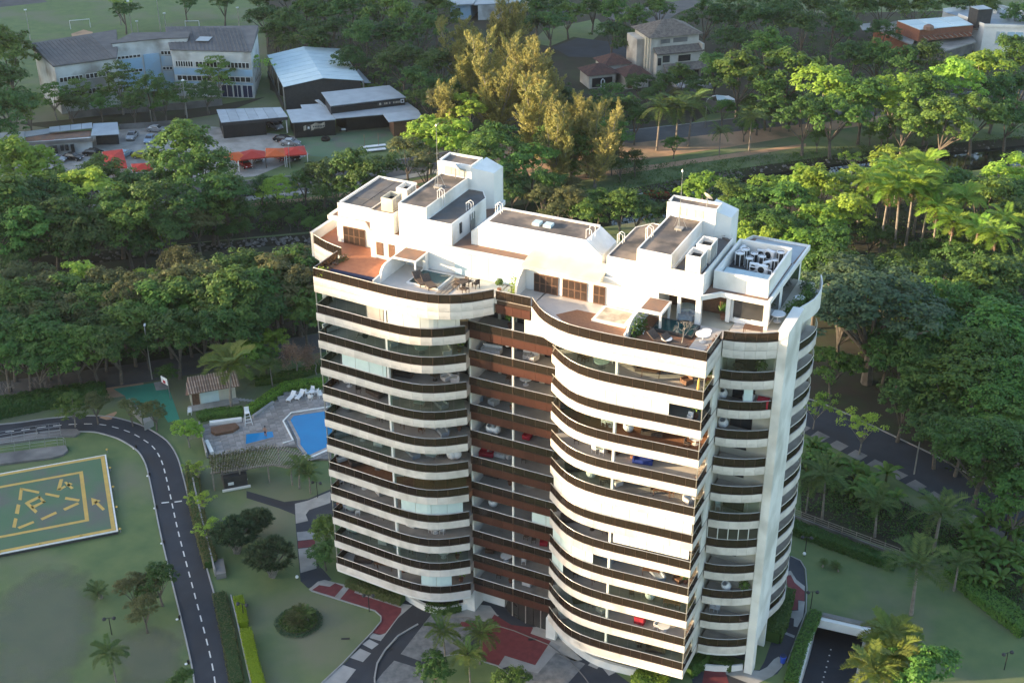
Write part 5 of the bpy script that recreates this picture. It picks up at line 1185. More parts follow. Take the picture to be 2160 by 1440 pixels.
fsheet('concrete_paving', [(1100, 430), (1210, 370), (1310, 335), (1420, 350), (1500, 420), (1440, 440), (1400, 480), (1250, 440)], .018, 'conc')
fsheet('concrete_paving', [(1725, 560), (1740, 510), (1870, 490), (1990, 640), (2120, 760), (2060, 770), (1880, 690), (1880, 615)], .018, 'conc')
fsheet('red_paving', [(1450, 415), (1580, 495), (1745, 515), (1725, 560), (1880, 615), (1760, 800), (1530, 728), (1480, 806), (1290, 750), (1380, 560), (1280, 520), (1180, 500), (1200, 470), (1400, 490)], .024, 'redpave')
fsheet('concrete_paving', [(1530, 728), (1760, 800), (1880, 615), (1955, 660), (1780, 862), (1560, 808), (1480, 830), (1480, 806)], .021, 'stone')
fsheet('entrance_ramp', [(1415, 345), (1488, 352), (1590, 430), (1700, 468), (1860, 474), (1865, 500), (1740, 512), (1580, 482), (1470, 415)], .026, 'asphalt')
for i, pts in enumerate(([(445, 640), (500, 603), (572, 640), (520, 680)], [(352, 742), (430, 673), (514, 710), (452, 776)], [(120, 950), (300, 797), (400, 833), (300, 960), (240, 1040), (60, 1040)], [(500, 592), (530, 556), (615, 572), (588, 617)], [(2160, 800), (2190, 770), (2260, 790), (2230, 830)], [(2270, 820), (2340, 790), (2380, 850), (2320, 880)])): fsheet('pale_slab', pts, .022, 'stone')
fsheet('concrete_path', [(40, 225), (110, 165), (160, 152), (240, 172), (320, 190), (640, 320), (700, 325), (830, 345), (720, 440), (600, 600), (500, 585), (560, 520), (590, 470), (590, 430), (540, 385), (300, 310), (60, 240)], .016, 'conc')
fsheet('red_paving', [(65, 230), (120, 192), (200, 205), (240, 178), (305, 203), (237, 282)], .022, 'redpave')
fsheet('red_paving', [(278, 300), (350, 212), (400, 222), (385, 250), (745, 368), (742, 400), (622, 558), (580, 572), (525, 558), (592, 470), (592, 428), (540, 385), (310, 312)], .022, 'redpave')
mb = MB(); q_ = p2(Fc_, [(95, 995), (150, 930), (300, 790), (440, 640), (525, 552), (592, 470), (592, 430), (545, 388), (300, 312), (60, 236)])
mb.ribbon(q_, -.02, .1, 0, .12); structure(mb.build('lawn_kerb', 'stone'))
fsheet('island_lawn', [(900, 830), (1000, 745), (1170, 715), (1300, 752), (1480, 808), (1650, 930), (1700, 1060), (900, 1060)], .03, 'lawn')
mb = MB(); mb.ribbon(p2(Fc_, [(905, 1000), (898, 900), (905, 830), (1000, 745), (1170, 715), (1300, 752), (1480, 808), (1600, 900)]), -.1, .02, 0, .14); structure(mb.build('island_kerb', 'stone'))
mb = MB(); mb.ribbon(p2(Fc_, [(545, 1000), (540, 900), (560, 790), (620, 690), (720, 580), (870, 492)]), -.08, .08, 0, .15); structure(mb.build('drive_kerb', 'stone'))
mb = MB(); mb.ribbon(p2(Fc_, [(930, 470), (1050, 440), (1250, 440), (1400, 480), (1600, 540), (1870, 650), (2020, 760), (2140, 900), (2180, 960)]), -.05, .05, 0, .07); structure(mb.build('drain_channel', 'concd'))
for x, y in ((320, 600), (650, 680), (1420, 490), (1740, 605)):
    p = Fc_(x, y); mb = MB(); mb.cbox(p.x, p.y, .034, .9, .3, .006, .5); structure(mb.build('drain_grate', 'black'))
# path left of the tower towards the pool
def gs(name, pts, z, m): mb = MB(); mb.sheet([tuple(G(x, y))[:2] for x, y in pts], z); return structure(mb.build(name, m))
gs('garden_path', [(520, 1035), (555, 1045), (600, 1058), (650, 1052), (700, 1030), (715, 1040), (712, 1090), (664, 1106), (664, 1140), (668, 1185), (700, 1222), (650, 1240), (634, 1225), (628, 1160), (622, 1085), (590, 1072), (520, 1050)], .012, 'asphalt')
gs('concrete_path', [(622, 1062), (650, 1055), (697, 1036), (697, 1060), (652, 1075), (645, 1085), (650, 1098), (624, 1104)], .018, 'conc')
gs('concrete_path', [(626, 1122), (664, 1118), (664, 1136), (628, 1140)], .018, 'stone'); gs('red_paving', [(628, 1141), (664, 1137), (665, 1152), (629, 1156)], .018, 'redpave'); gs('concrete_path', [(629, 1157), (665, 1153), (668, 1198), (634, 1208)], .018, 'conc')
# path round the right side of the tower
gs('garden_path', [(1648, 1180), (1668, 1173), (1688, 1182), (1697, 1200), (1700, 1240), (1698, 1290), (1680, 1340), (1660, 1392), (1640, 1420), (1600, 1440), (1470, 1470), (1450, 1400), (1480, 1388), (1560, 1412), (1602, 1412), (1612, 1395), (1630, 1345), (1650, 1300), (1664, 1280), (1664, 1240), (1652, 1215)], .012, 'asphalt')
gs('red_paving', [(1655, 1214), (1668, 1212), (1676, 1228), (1697, 1246), (1697, 1268), (1684, 1264), (1682, 1286), (1665, 1286), (1666, 1250)], .020, 'redpave')
gs('concrete_path', [(1652, 1206), (1668, 1203), (1680, 1222), (1698, 1236), (1697, 1247), (1676, 1230), (1667, 1213), (1654, 1215)], .018, 'conc'); gs('concrete_path', [(1664, 1288), (1684, 1287), (1684, 1266), (1698, 1268), (1694, 1300), (1682, 1322), (1674, 1320), (1675, 1304), (1661, 1300)], .018, 'conc')
gs('concrete_path', [(1648, 1328), (1677, 1340), (1675, 1345), (1646, 1333)], .018, 'stone')
gs('concrete_path', [(1475, 1385), (1545, 1408), (1602, 1414), (1618, 1406), (1632, 1390), (1642, 1384), (1652, 1390), (1650, 1405), (1630, 1425), (1590, 1445), (1540, 1425), (1490, 1402)], .018, 'conc')
gs('red_paving', [(1487, 1404), (1530, 1416), (1540, 1450), (1480, 1450)], .020, 'redpave')
mb = MB(); mb.ribbon([tuple(G(x, y))[:2] for x, y in ((1668, 1173), (1688, 1182), (1699, 1200), (1702, 1240), (1700, 1290), (1682, 1340), (1660, 1396))], -.04, .06, 0, .1); structure(mb.build('path_kerb', 'stone'))
# ---- basement garage ramp
GR = thing('garage_ramp', 'sunken garage ramp with white portal and black roadway', 'garage ramp', (RP0.x, RP0.y, 0))
w3 = lambda a, l, z: (*rp(a, l), z)
mb = MB(); mb.quad(w3(0, -8, -3.3), w3(RW, -8, -3.3), w3(RW, 4, -2.6), w3(0, 4, -2.6)); mb.quad(w3(0, 4, -2.6), w3(RW, 4, -2.6), w3(RW, RL, -.02), w3(0, RL, -.02)); mb.build('roadway', 'asphalt', GR, True)
def wallbox(a0, l0, a1, l1, z0, z1, nm, m):
    mb = MB(); P = [w3(a0, l0, z0), w3(a1, l0, z0), w3(a1, l1, z0), w3(a0, l1, z0), w3(a0, l0, z1), w3(a1, l0, z1), w3(a1, l1, z1), w3(a0, l1, z1)]
    mb.add(P, [(0, 3, 2, 1), (4, 5, 6, 7), (0, 1, 5, 4), (1, 2, 6, 5), (2, 3, 7, 6), (3, 0, 4, 7)]); mb.build(nm, m, GR, True)
wallbox(-.28, 0.3, .03, RL, -3.2, .35, 'side_wall', 'whiteclean'); wallbox(RW - .03, .3, RW + .28, RL, -3.2, .30, 'side_wall', 'conc')
wallbox(-.5, -.25, RW + .5, .28, -.75, .3, 'portal_beam', 'whiteclean'); wallbox(-.5, -.9, RW + .5, -.3, .0, .45, 'portal_ledge', 'concd')
wallbox(-.3, -8, .02, -.26, -3.4, -.05, 'tunnel_wall', 'concd'); wallbox(RW - .02, -8, RW + .3, -.26, -3.4, -.05, 'tunnel_wall', 'concd'); wallbox(-.3, -8.3, RW + .3, -8, -3.4, -.05, 'tunnel_wall', 'black')
dm = MB(); dm.lathe(0, 0, [(.1, 0), (.08, .03)], 8); dmm = dm.mesh('lane_stud', 'paintw')
for i in range(15):
    l = 1.0 + i * 1.05; z = -2.6 + (l - 4) / (RL - 4) * 2.58 if l > 4 else -2.6 + (l - 4) * .058; a, b = rp(2.0, l); link('lane_stud', dmm, GR, (a - RP0.x, b - RP0.y, z + .01))
mb = MB(); P = [G(x, y) for x, y in ((1660, 1088), (1740, 1118), (1820, 1148), (1895, 1176))]
FE = thing('garden_fence', 'dark rail fence on a low wall above the long hedge at right', 'fence', P[0])
mb = MB(); mb.ribbon([(p.x, p.y) for p in P], -.1, .1, 0, .5); mb.build('base_wall', 'concd', FE, True)
for z in (.75, 1.05, 1.35): mb = MB(); mb.tube([(p.x, p.y, z) for p in P], .035, 4); mb.build('rail', 'woodp', FE, True)
for x, y in resample([(p.x, p.y) for p in P], step=1.8): mb = MB(); mb.box(x - .04, y - .04, .5, x + .04, y + .04, 1.4); mb.build('post', 'woodp', FE, True)
# garden lamps with two heads
LMP = thing('garden_lamp', 'x', 'lamp')
mb = MB(); mb.tube([(0, 0, 0), (0, 0, 2.3)], .05, 6); mb.build('pole', 'black', LMP)
mb = MB(); mb.tube([(-.45, 0, 2.25), (0, 0, 2.3), (.45, 0, 2.25)], .035, 5); mb.build('arm', 'black', LMP)
for s in (-1, 1): mb = MB(); mb.lathe(s * .5, 0, [(.05, 2.0), (.2, 2.1), (.22, 2.25), (.08, 2.4)], 10); mb.build('lamp_head', 'dark', LMP)
LMp = Proto(LMP)
for x, y, r, lb in ((779, 1289, .4, 'black double-headed lamp on the red paving left of the tower'), (670, 1049, .2, 'black double-headed lamp on the lawn below the pool'), (2118, 1412, .8, 'black double-headed lamp on the sunlit lawn at far right'), (1698, 1166, .3, 'black double-headed lamp on the lawn above the right path'), (1710, 1282, .5, 'black double-headed lamp beside the garage ramp hedge'), (515, 1308, .2, 'black double-headed lamp rising from the lime hedge'), (236, 1338, .6, 'black double-headed lamp behind the coconut palm on the lawn')): LMp.put(lb, G(x, y), r, 'black garden lamps')
for x, y, lb in ((1696, 1173, 'white globe light low on the lawn above the right path'), (627, 1222, 'white globe light at the kerb left of the tower'), (520, 1016, 'white globe light beside the dark kiosk')):
    t = thing('globe_light', lb, 'light', G(x, y)); mb = MB(); mb.lathe(0, 0, [(.04, .2), (.17, .3), (.2, .42), (.15, .55), (.03, .6)], 10); mb.build('globe', 'plastic', t); mb = MB(); mb.tube([(0, 0, 0), (0, 0, .25)], .05, 6); mb.build('stem', 'dark', t)
t = thing('litter_bin', 'bright blue litter bin at the bend of the path', 'bin', G(1651, 1396)); mb = MB(); mb.lathe(0, 0, [(.26, 0), (.33, .8), (.35, .82), (.33, .88)], 12); mb.build('bucket', 'blueplastic', t); mb = MB(); mb.lathe(0, 0, [(.34, .88), (.28, .98), (.05, 1.02)], 12); mb.build('lid', 'navy', t)
# street lamps (single arm)
def street_lamp(x, y, h, lb, rz=0, arm=1.2, group='tall street lamps'):
    t = thing('street_lamp', lb, 'street lamp', G(x, y), rz)
    mb = MB(); mb.tube([(0, 0, 0), (0, 0, h * .92), (arm * .4, 0, h), (arm, 0, h + .1)], [.1, .06, .05, .04], 6); mb.build('pole', 'rail', t)
    mb = MB(); mb.cbox(arm + .25, 0, h + .1, .7, .26, .12); mb.build('lamp_head', 'plastic', t); return t
street_lamp(321, 800, 8.3, 'tall concrete street lamp in front of the dark tree band', 2.2, .5); street_lamp(1928, 1000, 7.5, 'curved street lamp beside the dark street at right', .3, 2.3)
street_lamp(925, 330, 6.5, 'slim pale street lamp rising just behind the roof', 2.0, .4); street_lamp(612, 355, 4.8, 'pale street lamp beside the red awnings', 2.0, .4); street_lamp(1487, 270, 6.6, 'curved street lamp near the big house pool', 1.0, 1.6)
t = thing('cream_parasol', 'round pale table in the dark terrace garden behind the fin', 'table', (44.6, 14.2, 38.5)); mb = MB(); mb.lathe(0, 0, [(.5, .72), (.5, .77)], 16); mb.build('tabletop', 'plastic', t); mb = MB(); mb.tube([(0, 0, 0), (0, 0, .72)], .06, 6); mb.build('leg', 'plastic', t)
t.name = 'terrace_table'
# ------------------------------------------------------------------ far bank: school, hall, restaurant, shops, houses, cars
Tc,Rc,Hc,Kf=crop(0,0,3.6),crop(420,60,4.0),crop(1180,0,4.154),crop(1660,0,4.32)
xy=lambda v:(v[0],v[1])
def wins(parent,A,B,lst,nm='window',m='darkglass',d=.08,fr='whiteclean',bars=0):
 """windows on the wall A-B (seen with A left): (start, end, sill, head) in metres along the wall"""
 A,B=Vector((A[0],A[1],0)),Vector((B[0],B[1],0));e=(B-A).normalized();nrm=Vector((e.y,-e.x,0));ang=math.atan2(e.y,e.x)
 for s0,s1,z0,z1 in lst:
  c=A+e*((s0+s1)/2)+nrm*(d*.25)
  mb=MB();mb.cbox(c.x,c.y,(z0+z1)/2,s1-s0,d,z1-z0,ang);f=mb.build(nm,fr if bars else m,parent,True)
  if bars:
   w=(s1-s0)/bars
   for i in range(bars):
    q=A+e*(s0+w*(i+.5))+nrm*(d*.8);mb=MB();mb.cbox(q.x,q.y,(z0+z1)/2,w-.16,.04,z1-z0-.16,ang);mb.build('pane',m,f,True)
SC=thing('school_building','long stained white and pale blue school block with dark roofs','school',(-130,130,0))
def block(parent,poly,h,m,roofm,nm='wall',over=.35,hz=None,rt=.22):
 mb=MB();mb.prism(poly,0,h);mb.build(nm,m,parent,True)
 cx=sum(p[0]for p in poly)/len(poly);cy=sum(p[1]for p in poly)/len(poly)
 big=[(p[0]+(p[0]-cx)/math.hypot(p[0]-cx,p[1]-cy)*over,p[1]+(p[1]-cy)/math.hypot(p[0]-cx,p[1]-cy)*over)for p in poly]
 mb=MB();mb.prism(big,h+.003,h+rt,hz);return mb.build('roof',roofm,parent,True)
LWp=[(-142.0,113.5),(-134.2,124.2),(-138.5,129.5),(-146.5,139.0),(-156,122.3)]
MDp=[(-139.2,129.2),(-135,133.9),(-132.6,136.8),(-126.9,140.0),(-129.6,144.2),(-140.6,138)]
RWp=[(-127.2,134.6),(-110.1,140.7),(-118.9,155.9),(-137.5,146.0)]
block(SC,LWp,10.6,'school','roofasb',hz=[10.9,10.9,11.2,11.9,11.9]);block(SC,MDp,11.9,'school','roofasb');block(SC,RWp,10.6,'school','roofasb',hz=[10.8,10.8,11.9,11.9])
wins(SC,LWp[0],LWp[1],[(.6,5.6,7.0,8.1),(6.2,11.5,7.0,8.1),(.6,5.6,3.6,4.8),(6.2,11.5,3.6,4.8)],bars=6)
wins(SC,RWp[0],RWp[1],[(.6,4.6,6.9,8.2),(5.2,11,6.9,8.2),(11.6,17.6,6.9,8.2),(.6,8.6,3.7,4.9),(9.2,17.6,3.7,4.9)],bars=7)
wins(SC,RWp[0],RWp[1],[(10.6,13.2,.1,3.0),(13.4,15.2,.1,3.0),(15.5,17.8,.1,3.0)],nm='entrance_door',bars=2,m='navy')
wins(SC,RWp[0],RWp[1],[(0,18.1,5.0,6.6),(0,18.1,1.9+1.2,3.5)],nm='blue_band',m='skyblue',d=.05)
wins(SC,MDp[0],MDp[1],[(.3,6,1.0,8.2)],nm='blue_panel',m='skyblue',d=.06);wins(SC,MDp[0],MDp[1],[(.6,5.8,8.3,9.0),(.6,5.8,5.0,5.7)],bars=6)
wins(SC,MDp[1],MDp[2],[(.1,3.6,.2,8.8)],nm='stair_tower_panel',m='skyblue',d=.5);wins(SC,MDp[2],MDp[3],[(.2,6.4,5.7,8.0),(.2,6.4,.5,4.6)],nm='blue_panel',m='skyblue',d=.06);wins(SC,MDp[2],MDp[3],[(.3,6.3,8.3,9.2),(.3,6.3,4.8,5.5)],bars=8)
e_=Vector((RWp[1][0]-RWp[0][0],RWp[1][1]-RWp[0][1],0)).normalized()
rs=MB();
rb=MB();rb.box(-.07,0,0,.07,16.2,.1);rbm=rb.mesh('roof_rib','roofasb')
for poly,i0,i1,n_,dp,sl in((LWp,0,1,15,16.0,.06),(RWp,0,1,20,15.8,.068)):
 A,B=Vector((*poly[i0],0)),Vector((*poly[i1],0));e=(B-A).normalized();back=Vector((-e.y,e.x,0))
 if poly is RWp:back=(Vector((*poly[3],0))-A).normalized()*.999
 else :back=(Vector((*poly[4],0))-A).normalized()
 for i in range(n_):
  p=A.lerp(B,(i+.5)/n_);o=link('roof_rib',rbm,SC,(p.x+130,p.y-130,10.9 if poly is LWp else 10.82));o.rotation_euler=(math.atan(sl),0,math.atan2(back.y,back.x)-math.pi/2)
p=Tc(1550,300,11.4);mb=MB();mb.cbox(p.x,p.y,11.5,3.0,3.4,.1,.36);mb.build('roof_patch','rooftin',SC,True)
HA=thing('sports_hall','open hall with broad pale blue gabled sheet roof and dark gable','hall',Rc(740,610))
e0,e1,f0,f1=Rc(710,495,5.4),Rc(575,225,5.4),Rc(1385,440,5.4),Rc(1190,170,5.4);r0,r1=(e0+f0)/2,(e1+f1)/2;r0.z=r1.z=6.7
NP=9
for i in range(NP):
 a,b=i/NP,(i+1)/NP-.006
 for(A,B)in((e0,e1),(f0,f1)):
  P=[A.lerp(B,a),A.lerp(B,b),r0.lerp(r1,b),r0.lerp(r1,a)];mb=MB()
  dn=Vector((0,0,-.1));mb.add([tuple(p)for p in P]+[tuple(p+dn)for p in P],[(0,1,2,3),(7,6,5,4),(0,4,5,1),(1,5,6,2),(2,6,7,3),(3,7,4,0)]);mb.build('roof_sheet','rooftinw',HA,True)
g0,g1,g2=e0.lerp(f0,.02),f0.lerp(e0,.03),r0.copy();off_=(e1-e0).normalized()*.5
mb=MB();P=[g0+off_,g1+off_,r0+off_];lo=[Vector((p.x,p.y,0))for p in P[:2]]
mb.add([tuple(lo[0]),tuple(lo[1]),tuple(P[1]),(P[2].x,P[2].y,6.55),tuple(P[0])],[(0,1,2,3,4)]);mb.add([tuple(p+off_*.3)for p in(lo[0],lo[1],P[1])]+[(P[2].x+off_.x*.3,P[2].y+off_.y*.3,6.55),tuple(P[0]+off_*.3)],[(4,3,2,1,0)]);mb.build('gable_wall','dark',HA,True)
for A in(e0,e0.lerp(e1,.33),e0.lerp(e1,.66),e1,f0,f1):mb=MB();mb.box(A.x-.12,A.y-.12,0,A.x+.12,A.y+.12,A.z);mb.build('post','steel',HA,True)
mb=MB();mb.ribbon([xy(e0),xy(e1)],.2,.35,0,1.6);mb.build('side_wall','dark',HA,True)
mb=MB();q=[Rc(1345,345,3.4),Rc(1450,460,3.4),Rc(1380,460,3.4),Rc(1300,345,3.4)];mb.prism([xy(p)for p in q],3.3,3.4);mb.build('side_roof','rooftin',HA,True)
CS=thing('carport_shed','dark box shed with flat grey sheet roof and a car inside','shed',Rc(210,930))
C0,C1,C2,C3=Rc(185,785,3.9),Rc(750,735,3.9),Rc(690,655,3.9),Rc(145,675,3.9)
rp4=lambda a,b:C0.lerp(C1,a).lerp(C3.lerp(C2,a),b)
for i in range(7):
 a,b=i/7,(i+1)/7-.004;mb=MB();mb.prism([xy(rp4(a,0)),xy(rp4(b,0)),xy(rp4(b,1)),xy(rp4(a,1))],3.55,3.65+.01*(i%2));mb.build('roof_sheet','rooftin',CS,True)
mb=MB();mb.ribbon([xy(rp4(0,.01)),xy(rp4(1,.01))],0,.12,2.9,3.54);mb.build('fascia_board','dark',CS,True)
mb=MB();mb.prism([xy(rp4(.02,.04)),xy(rp4(.66,.04)),xy(rp4(.66,.95)),xy(rp4(.02,.95))],0,3.5);mb.build('wall','black',CS,True)
mb=MB();mb.prism([xy(rp4(.66,.88)),xy(rp4(.98,.88)),xy(rp4(.98,.95)),xy(rp4(.66,.95))],0,3.5);mb.build('back_wall','black',CS,True)
c_=rp4(.975,.05);mb=MB();mb.box(c_.x-.1,c_.y-.1,0,c_.x+.1,c_.y+.1,3.5);mb.build('post','plastic',CS,True)
RS=thing('restaurant_building','low black restaurant with stepped grey roofs and painted sign','restaurant',Rc(810,910))
def roofpoly(pts,z,m='rooftin',t=.14,nm='roof',par=None):mb=MB();mb.prism([xy(Rc(x,y,z))for x,y in pts],z-t,z);return mb.build(nm,m,par or RS,True)
roofpoly([(735,688),(782,796),(1150,768),(1100,692),(1010,635),(855,645),(868,678)],3.5);roofpoly([(975,605),(1100,688),(1150,760),(1550,726),(1700,700),(1850,690),(1760,625),(1400,660),(1110,690),(1010,600)],3.7);roofpoly([(1550,722),(1600,790),(1890,755),(1850,690),(1790,690)],3.9)
roofpoly([(1030,540),(1110,655),(1745,580),(1605,480)],5.3)
ub=[Rc(1065,600,5.1),Rc(1112,668,5.1),Rc(1735,592,5.1),Rc(1620,510,5.1)];mb=MB();mb.prism([xy(p)for p in ub],3.5,5.1);mb.build('upper_wall','black',RS,True)
wl_=[Rc(800,800,3.3),Rc(1145,775,3.3),Rc(1080,690,3.3),Rc(760,700,3.3)];mb=MB();mb.prism([xy(p)for p in wl_],0,3.3);mb.build('wall','black',RS,True)
w2=[Rc(1240,740,3.3),Rc(1640,700,3.3),Rc(1830,690,3.3),Rc(1740,640,3.3),Rc(1150,690,3.3)];mb=MB();mb.prism([xy(p)for p in w2],0,3.4);mb.build('wall','black',RS,True)
w3_=[Rc(1640,800,3.0),Rc(1880,775,3.0),Rc(1840,700,3.0),Rc(1600,740,3.0)];mb=MB();mb.prism([xy(p)for p in w3_],0,3.6);mb.build('wall','wood',RS,True)
A,B=wl_[0],wl_[1];e=(B-A).normalized();nrm=Vector((e.y,-e.x,0));ang=math.atan2(e.y,e.x);Lw=(B-A).length
def sgn(s,z,w,h,m,d,nm='sign_mark'):
 c=A+e*s+nrm*d;mb=MB();mb.cbox(c.x,c.y,z,w,.03,h,ang);mb.build(nm,m,RS,True)
rs_=random.Random(2)
for i in range(16):s=Lw*.24+i*Lw*.033;sgn(s,2.0+.12*math.sin(i*.9)+.03*i,Lw*.036,1.2-.05*abs(i-8)+.2*rs_.random(),'sign_cream',.05+.002*(i%2),'sign_board')
sgn(Lw*.345,2.05,.95,1.1,'black',.10,'sign_emblem');sgn(Lw*.345,2.05,.4,.6,'plastic',.13,'sign_emblem');sgn(Lw*.345,1.8,.2,.18,'black',.16,'sign_emblem')
for i in range(8):sgn(Lw*.47+i*.34,2.25,.22,.36,'dark',.10,'sign_letter')
for i in range(6):sgn(Lw*.48+i*.3,1.75,.16,.22,'dark',.10,'sign_letter')
A,B=ub[1],ub[2];e=(B-A).normalized();nrm=Vector((e.y,-e.x,0));ang=math.atan2(e.y,e.x);Lw=(B-A).length
sgn(Lw*.80,4.55,Lw*.36,.75,'dark',.05,'sign_board')
for s,w in((.66,.45),(.725,.25),(.75,.25),(.79,.3),(.845,.2),(.865,.2),(.885,.2),(.905,.2),(.925,.2)):sgn(Lw*s,4.55,w,.4 if w<.4 else .5,'sign_cream',.08,'sign_letter')
sgn(Lw*.965,4.65,.8,.8,'plastic',.08,'sign_emblem');sgn(Lw*.965,4.65,.45,.45,'dark',.11,'sign_emblem')
SH=thing('shop_row','low white shop row with grey roofs at the left car park','shop',Tc(450,1140))
def tro(pts,z,m='rooftin',t=.14,h=None,wm='dark'):
 mb=MB();mb.prism([xy(Tc(x,y,z))for x,y in pts],z-t,z);mb.build('roof',m,SH,True)
tro([(-120,1095),(183,1075),(186,998),(-120,1018)],3.3);tro([(186,1040),(186,1000),(380,975),(380,1010)],3.2);tro([(190,1075),(690,1035),(690,990),(380,1012),(190,1035)],3.0,'rust')
for i in range(4):tro([(375+82*i,1004-8.5*i),(374+82*i,965-8.5*i),(452+82*i,957-8.5*i),(454+82*i,996-8.5*i)],3.7)
tro([(690,1030),(905,1018),(892,928),(708,938)],3.4)
mb=MB();mb.prism([xy(Tc(x,y,3.0))for x,y in((-120,1100),(690,1045),(690,990),(-120,1020))],0,2.9);mb.build('wall','school',SH,True)
mb=MB();mb.prism([xy(Tc(x,y,3.2))for x,y in((720,990),(890,985),(885,935),(712,945))],0,3.2);mb.build('back_wall','dark',SH,True)
a,b=Tc(-120,1105,3.0),Tc(705,1048,3.0);mb=MB();mb.ribbon([xy(a),xy(b)],-.15,-.05,2.3,3.05);mb.build('fascia_sign','concd',SH,True)
a,b=Tc(330,1072,2.7),Tc(410,1067,2.7);mb=MB();mb.ribbon([xy(a),xy(b)],-.25,-.2,2.4,2.95);mb.build('red_sign','fabricr',SH,True)
wins(SH,xy(Tc(300,1080,3)),xy(Tc(690,1048,3)),[(1.6,3.2,.1,2.0),(3.8,4.5,.8,2.0),(4.7,5.4,.8,2.0),(5.8,6.5,.1,2.0)],nm='shop_window',fr='dark',d=.3,bars=1)
for pts,h,lb in(([(525,905),(740,880),(1050,855),(1400,832),(1690,800)],1.6,'long low wall between the school trees and the car park'),([(910,985),(1160,968),(1420,945)],1.2,'grey back wall of the car park behind the parked cars')):
 mb=MB();mb.ribbon([xy(Tc(x,y))for x,y in pts],-.1,.1,0,h);tag(mb.build('boundary_wall','concd'),lb,'wall')
def awning(pts,lb,m,posts=True):
 c=sum((Rc(x,y,2.5)for x,y in pts),Vector())/len(pts);P=[Rc(x,y,2.35)for x,y in pts];t=thing('shade_awning',lb,'awning',(c.x,c.y,0),0,'red awnings over the car park')
 mb=MB();n=len(P);top=(c.x,c.y,3.1)
 mb.add([tuple(p)for p in P]+[top]+[(p.x,p.y,p.z-.25)for p in P],[(i,(i+1)%n,n)for i in range(n)]+[(i,(i+1)%n,n+1+(i+1)%n,n+1+i)for i in range(n)]);mb.build('fabric',m,t,True)
 for p in P[::1]:mb=MB();mb.box(p.x-.05,p.y-.05,0,p.x+.05,p.y+.05,p.z);mb.build('post','plastic',t,True)
awning([(125,1072),(330,1115),(440,1085),(340,1040),(240,1050)],'orange red awning at the left end of the awning row','canopyo');awning([(325,1112),(560,1085),(555,1035),(440,1020),(345,1045)],'red awning second from the left in the awning row','canopy');awning([(560,1085),(735,1075),(720,1010),(560,1010)],'bright orange awning right of the red one','canopyo');awning([(720,1075),(912,1058),(885,990),(715,1008)],'red awning at the right end of the awning row','canopy')
rc_=lambda x,y:(x/3.6*4-420*4,(y/3.6-60)*4)
awning([rc_(775,1152),rc_(930,1132),rc_(968,1272),rc_(790,1268)],'tall red awning near the shop row','canopy');awning([rc_(995,1245),rc_(1150,1235),rc_(1165,1290),rc_(1005,1300)],'low red awning in front of the lime car','canopy')
def car_(paint):
 t=thing('parked_car','x','car')
 prof=[(-2.1,.42),(-2.12,.75),(-1.95,.88),(-1.5,.95),(-.95,1.38),(.35,1.42),(1.0,.98),(1.85,.82),(2.1,.62),(2.1,.4)]
 mb=MB();n=len(prof);wd=[.78,.84,.85,.84,.62,.62,.80,.78,.74,.76]
 mb.add([(x,-w,z)for(x,z),w in zip(prof,wd)]+[(x,w,z)for(x,z),w in zip(prof,wd)]+[(x,-.84,.35)for x,z in((-2.0,0),(2.0,0))]+[(x,.84,.35)for x in(-2.0,2.0)],[(i+1,i,n+i,n+i+1)for i in range(n-1)]+[tuple(range(n))+(2*n+1,2*n),tuple(range(2*n-1,n-1,-1))+(2*n+2,2*n+3)])
 mb.build('body',paint,t,smooth=False)
 for nm,P in(('windscreen',[(.42,-.58,1.40),(.42,.58,1.40),(1.0,.72,1.02),(1.0,-.72,1.02)]),('rear_window',[(-1.0,.57,1.36),(-1.0,-.57,1.36),(-1.45,-.70,1.01),(-1.45,.70,1.01)])):
  mb=MB();mb.quad(*[(x*1.012,y,z+.02)for x,y,z in P]);mb.build(nm,'darkglass',t)
 for s in(-1,1):mb=MB();mb.add([(-1.25,s*.81,1.0),(.85,s*.81,1.0),(.33,s*.655,1.36),(-.85,s*.655,1.34)],[(0,1,2,3)]);mb.build('side_window','darkglass',t)
 for x in(-1.3,1.3):
  for s in(-1,1):
   mb=MB();mb.tube([(x,s*.66,.32),(x,s*.86,.32)],.32,12);w=mb.build('wheel','tyre',t);mb=MB();mb.tube([(x,s*.84,.32),(x,s*.875,.32)],.2,10);mb.build('rim','steel',w)
 for s in(-1,1):mb=MB();mb.cbox(2.08,s*.55,.66,.1,.3,.14);mb.build('headlight','plastic',t);mb=MB();mb.cbox(-2.1,s*.6,.78,.06,.22,.14);mb.build('tail_light','fabricr',t)
 return t
CARS={k:Proto(car_('carpaint_'+k))for k in 'wkrby'}
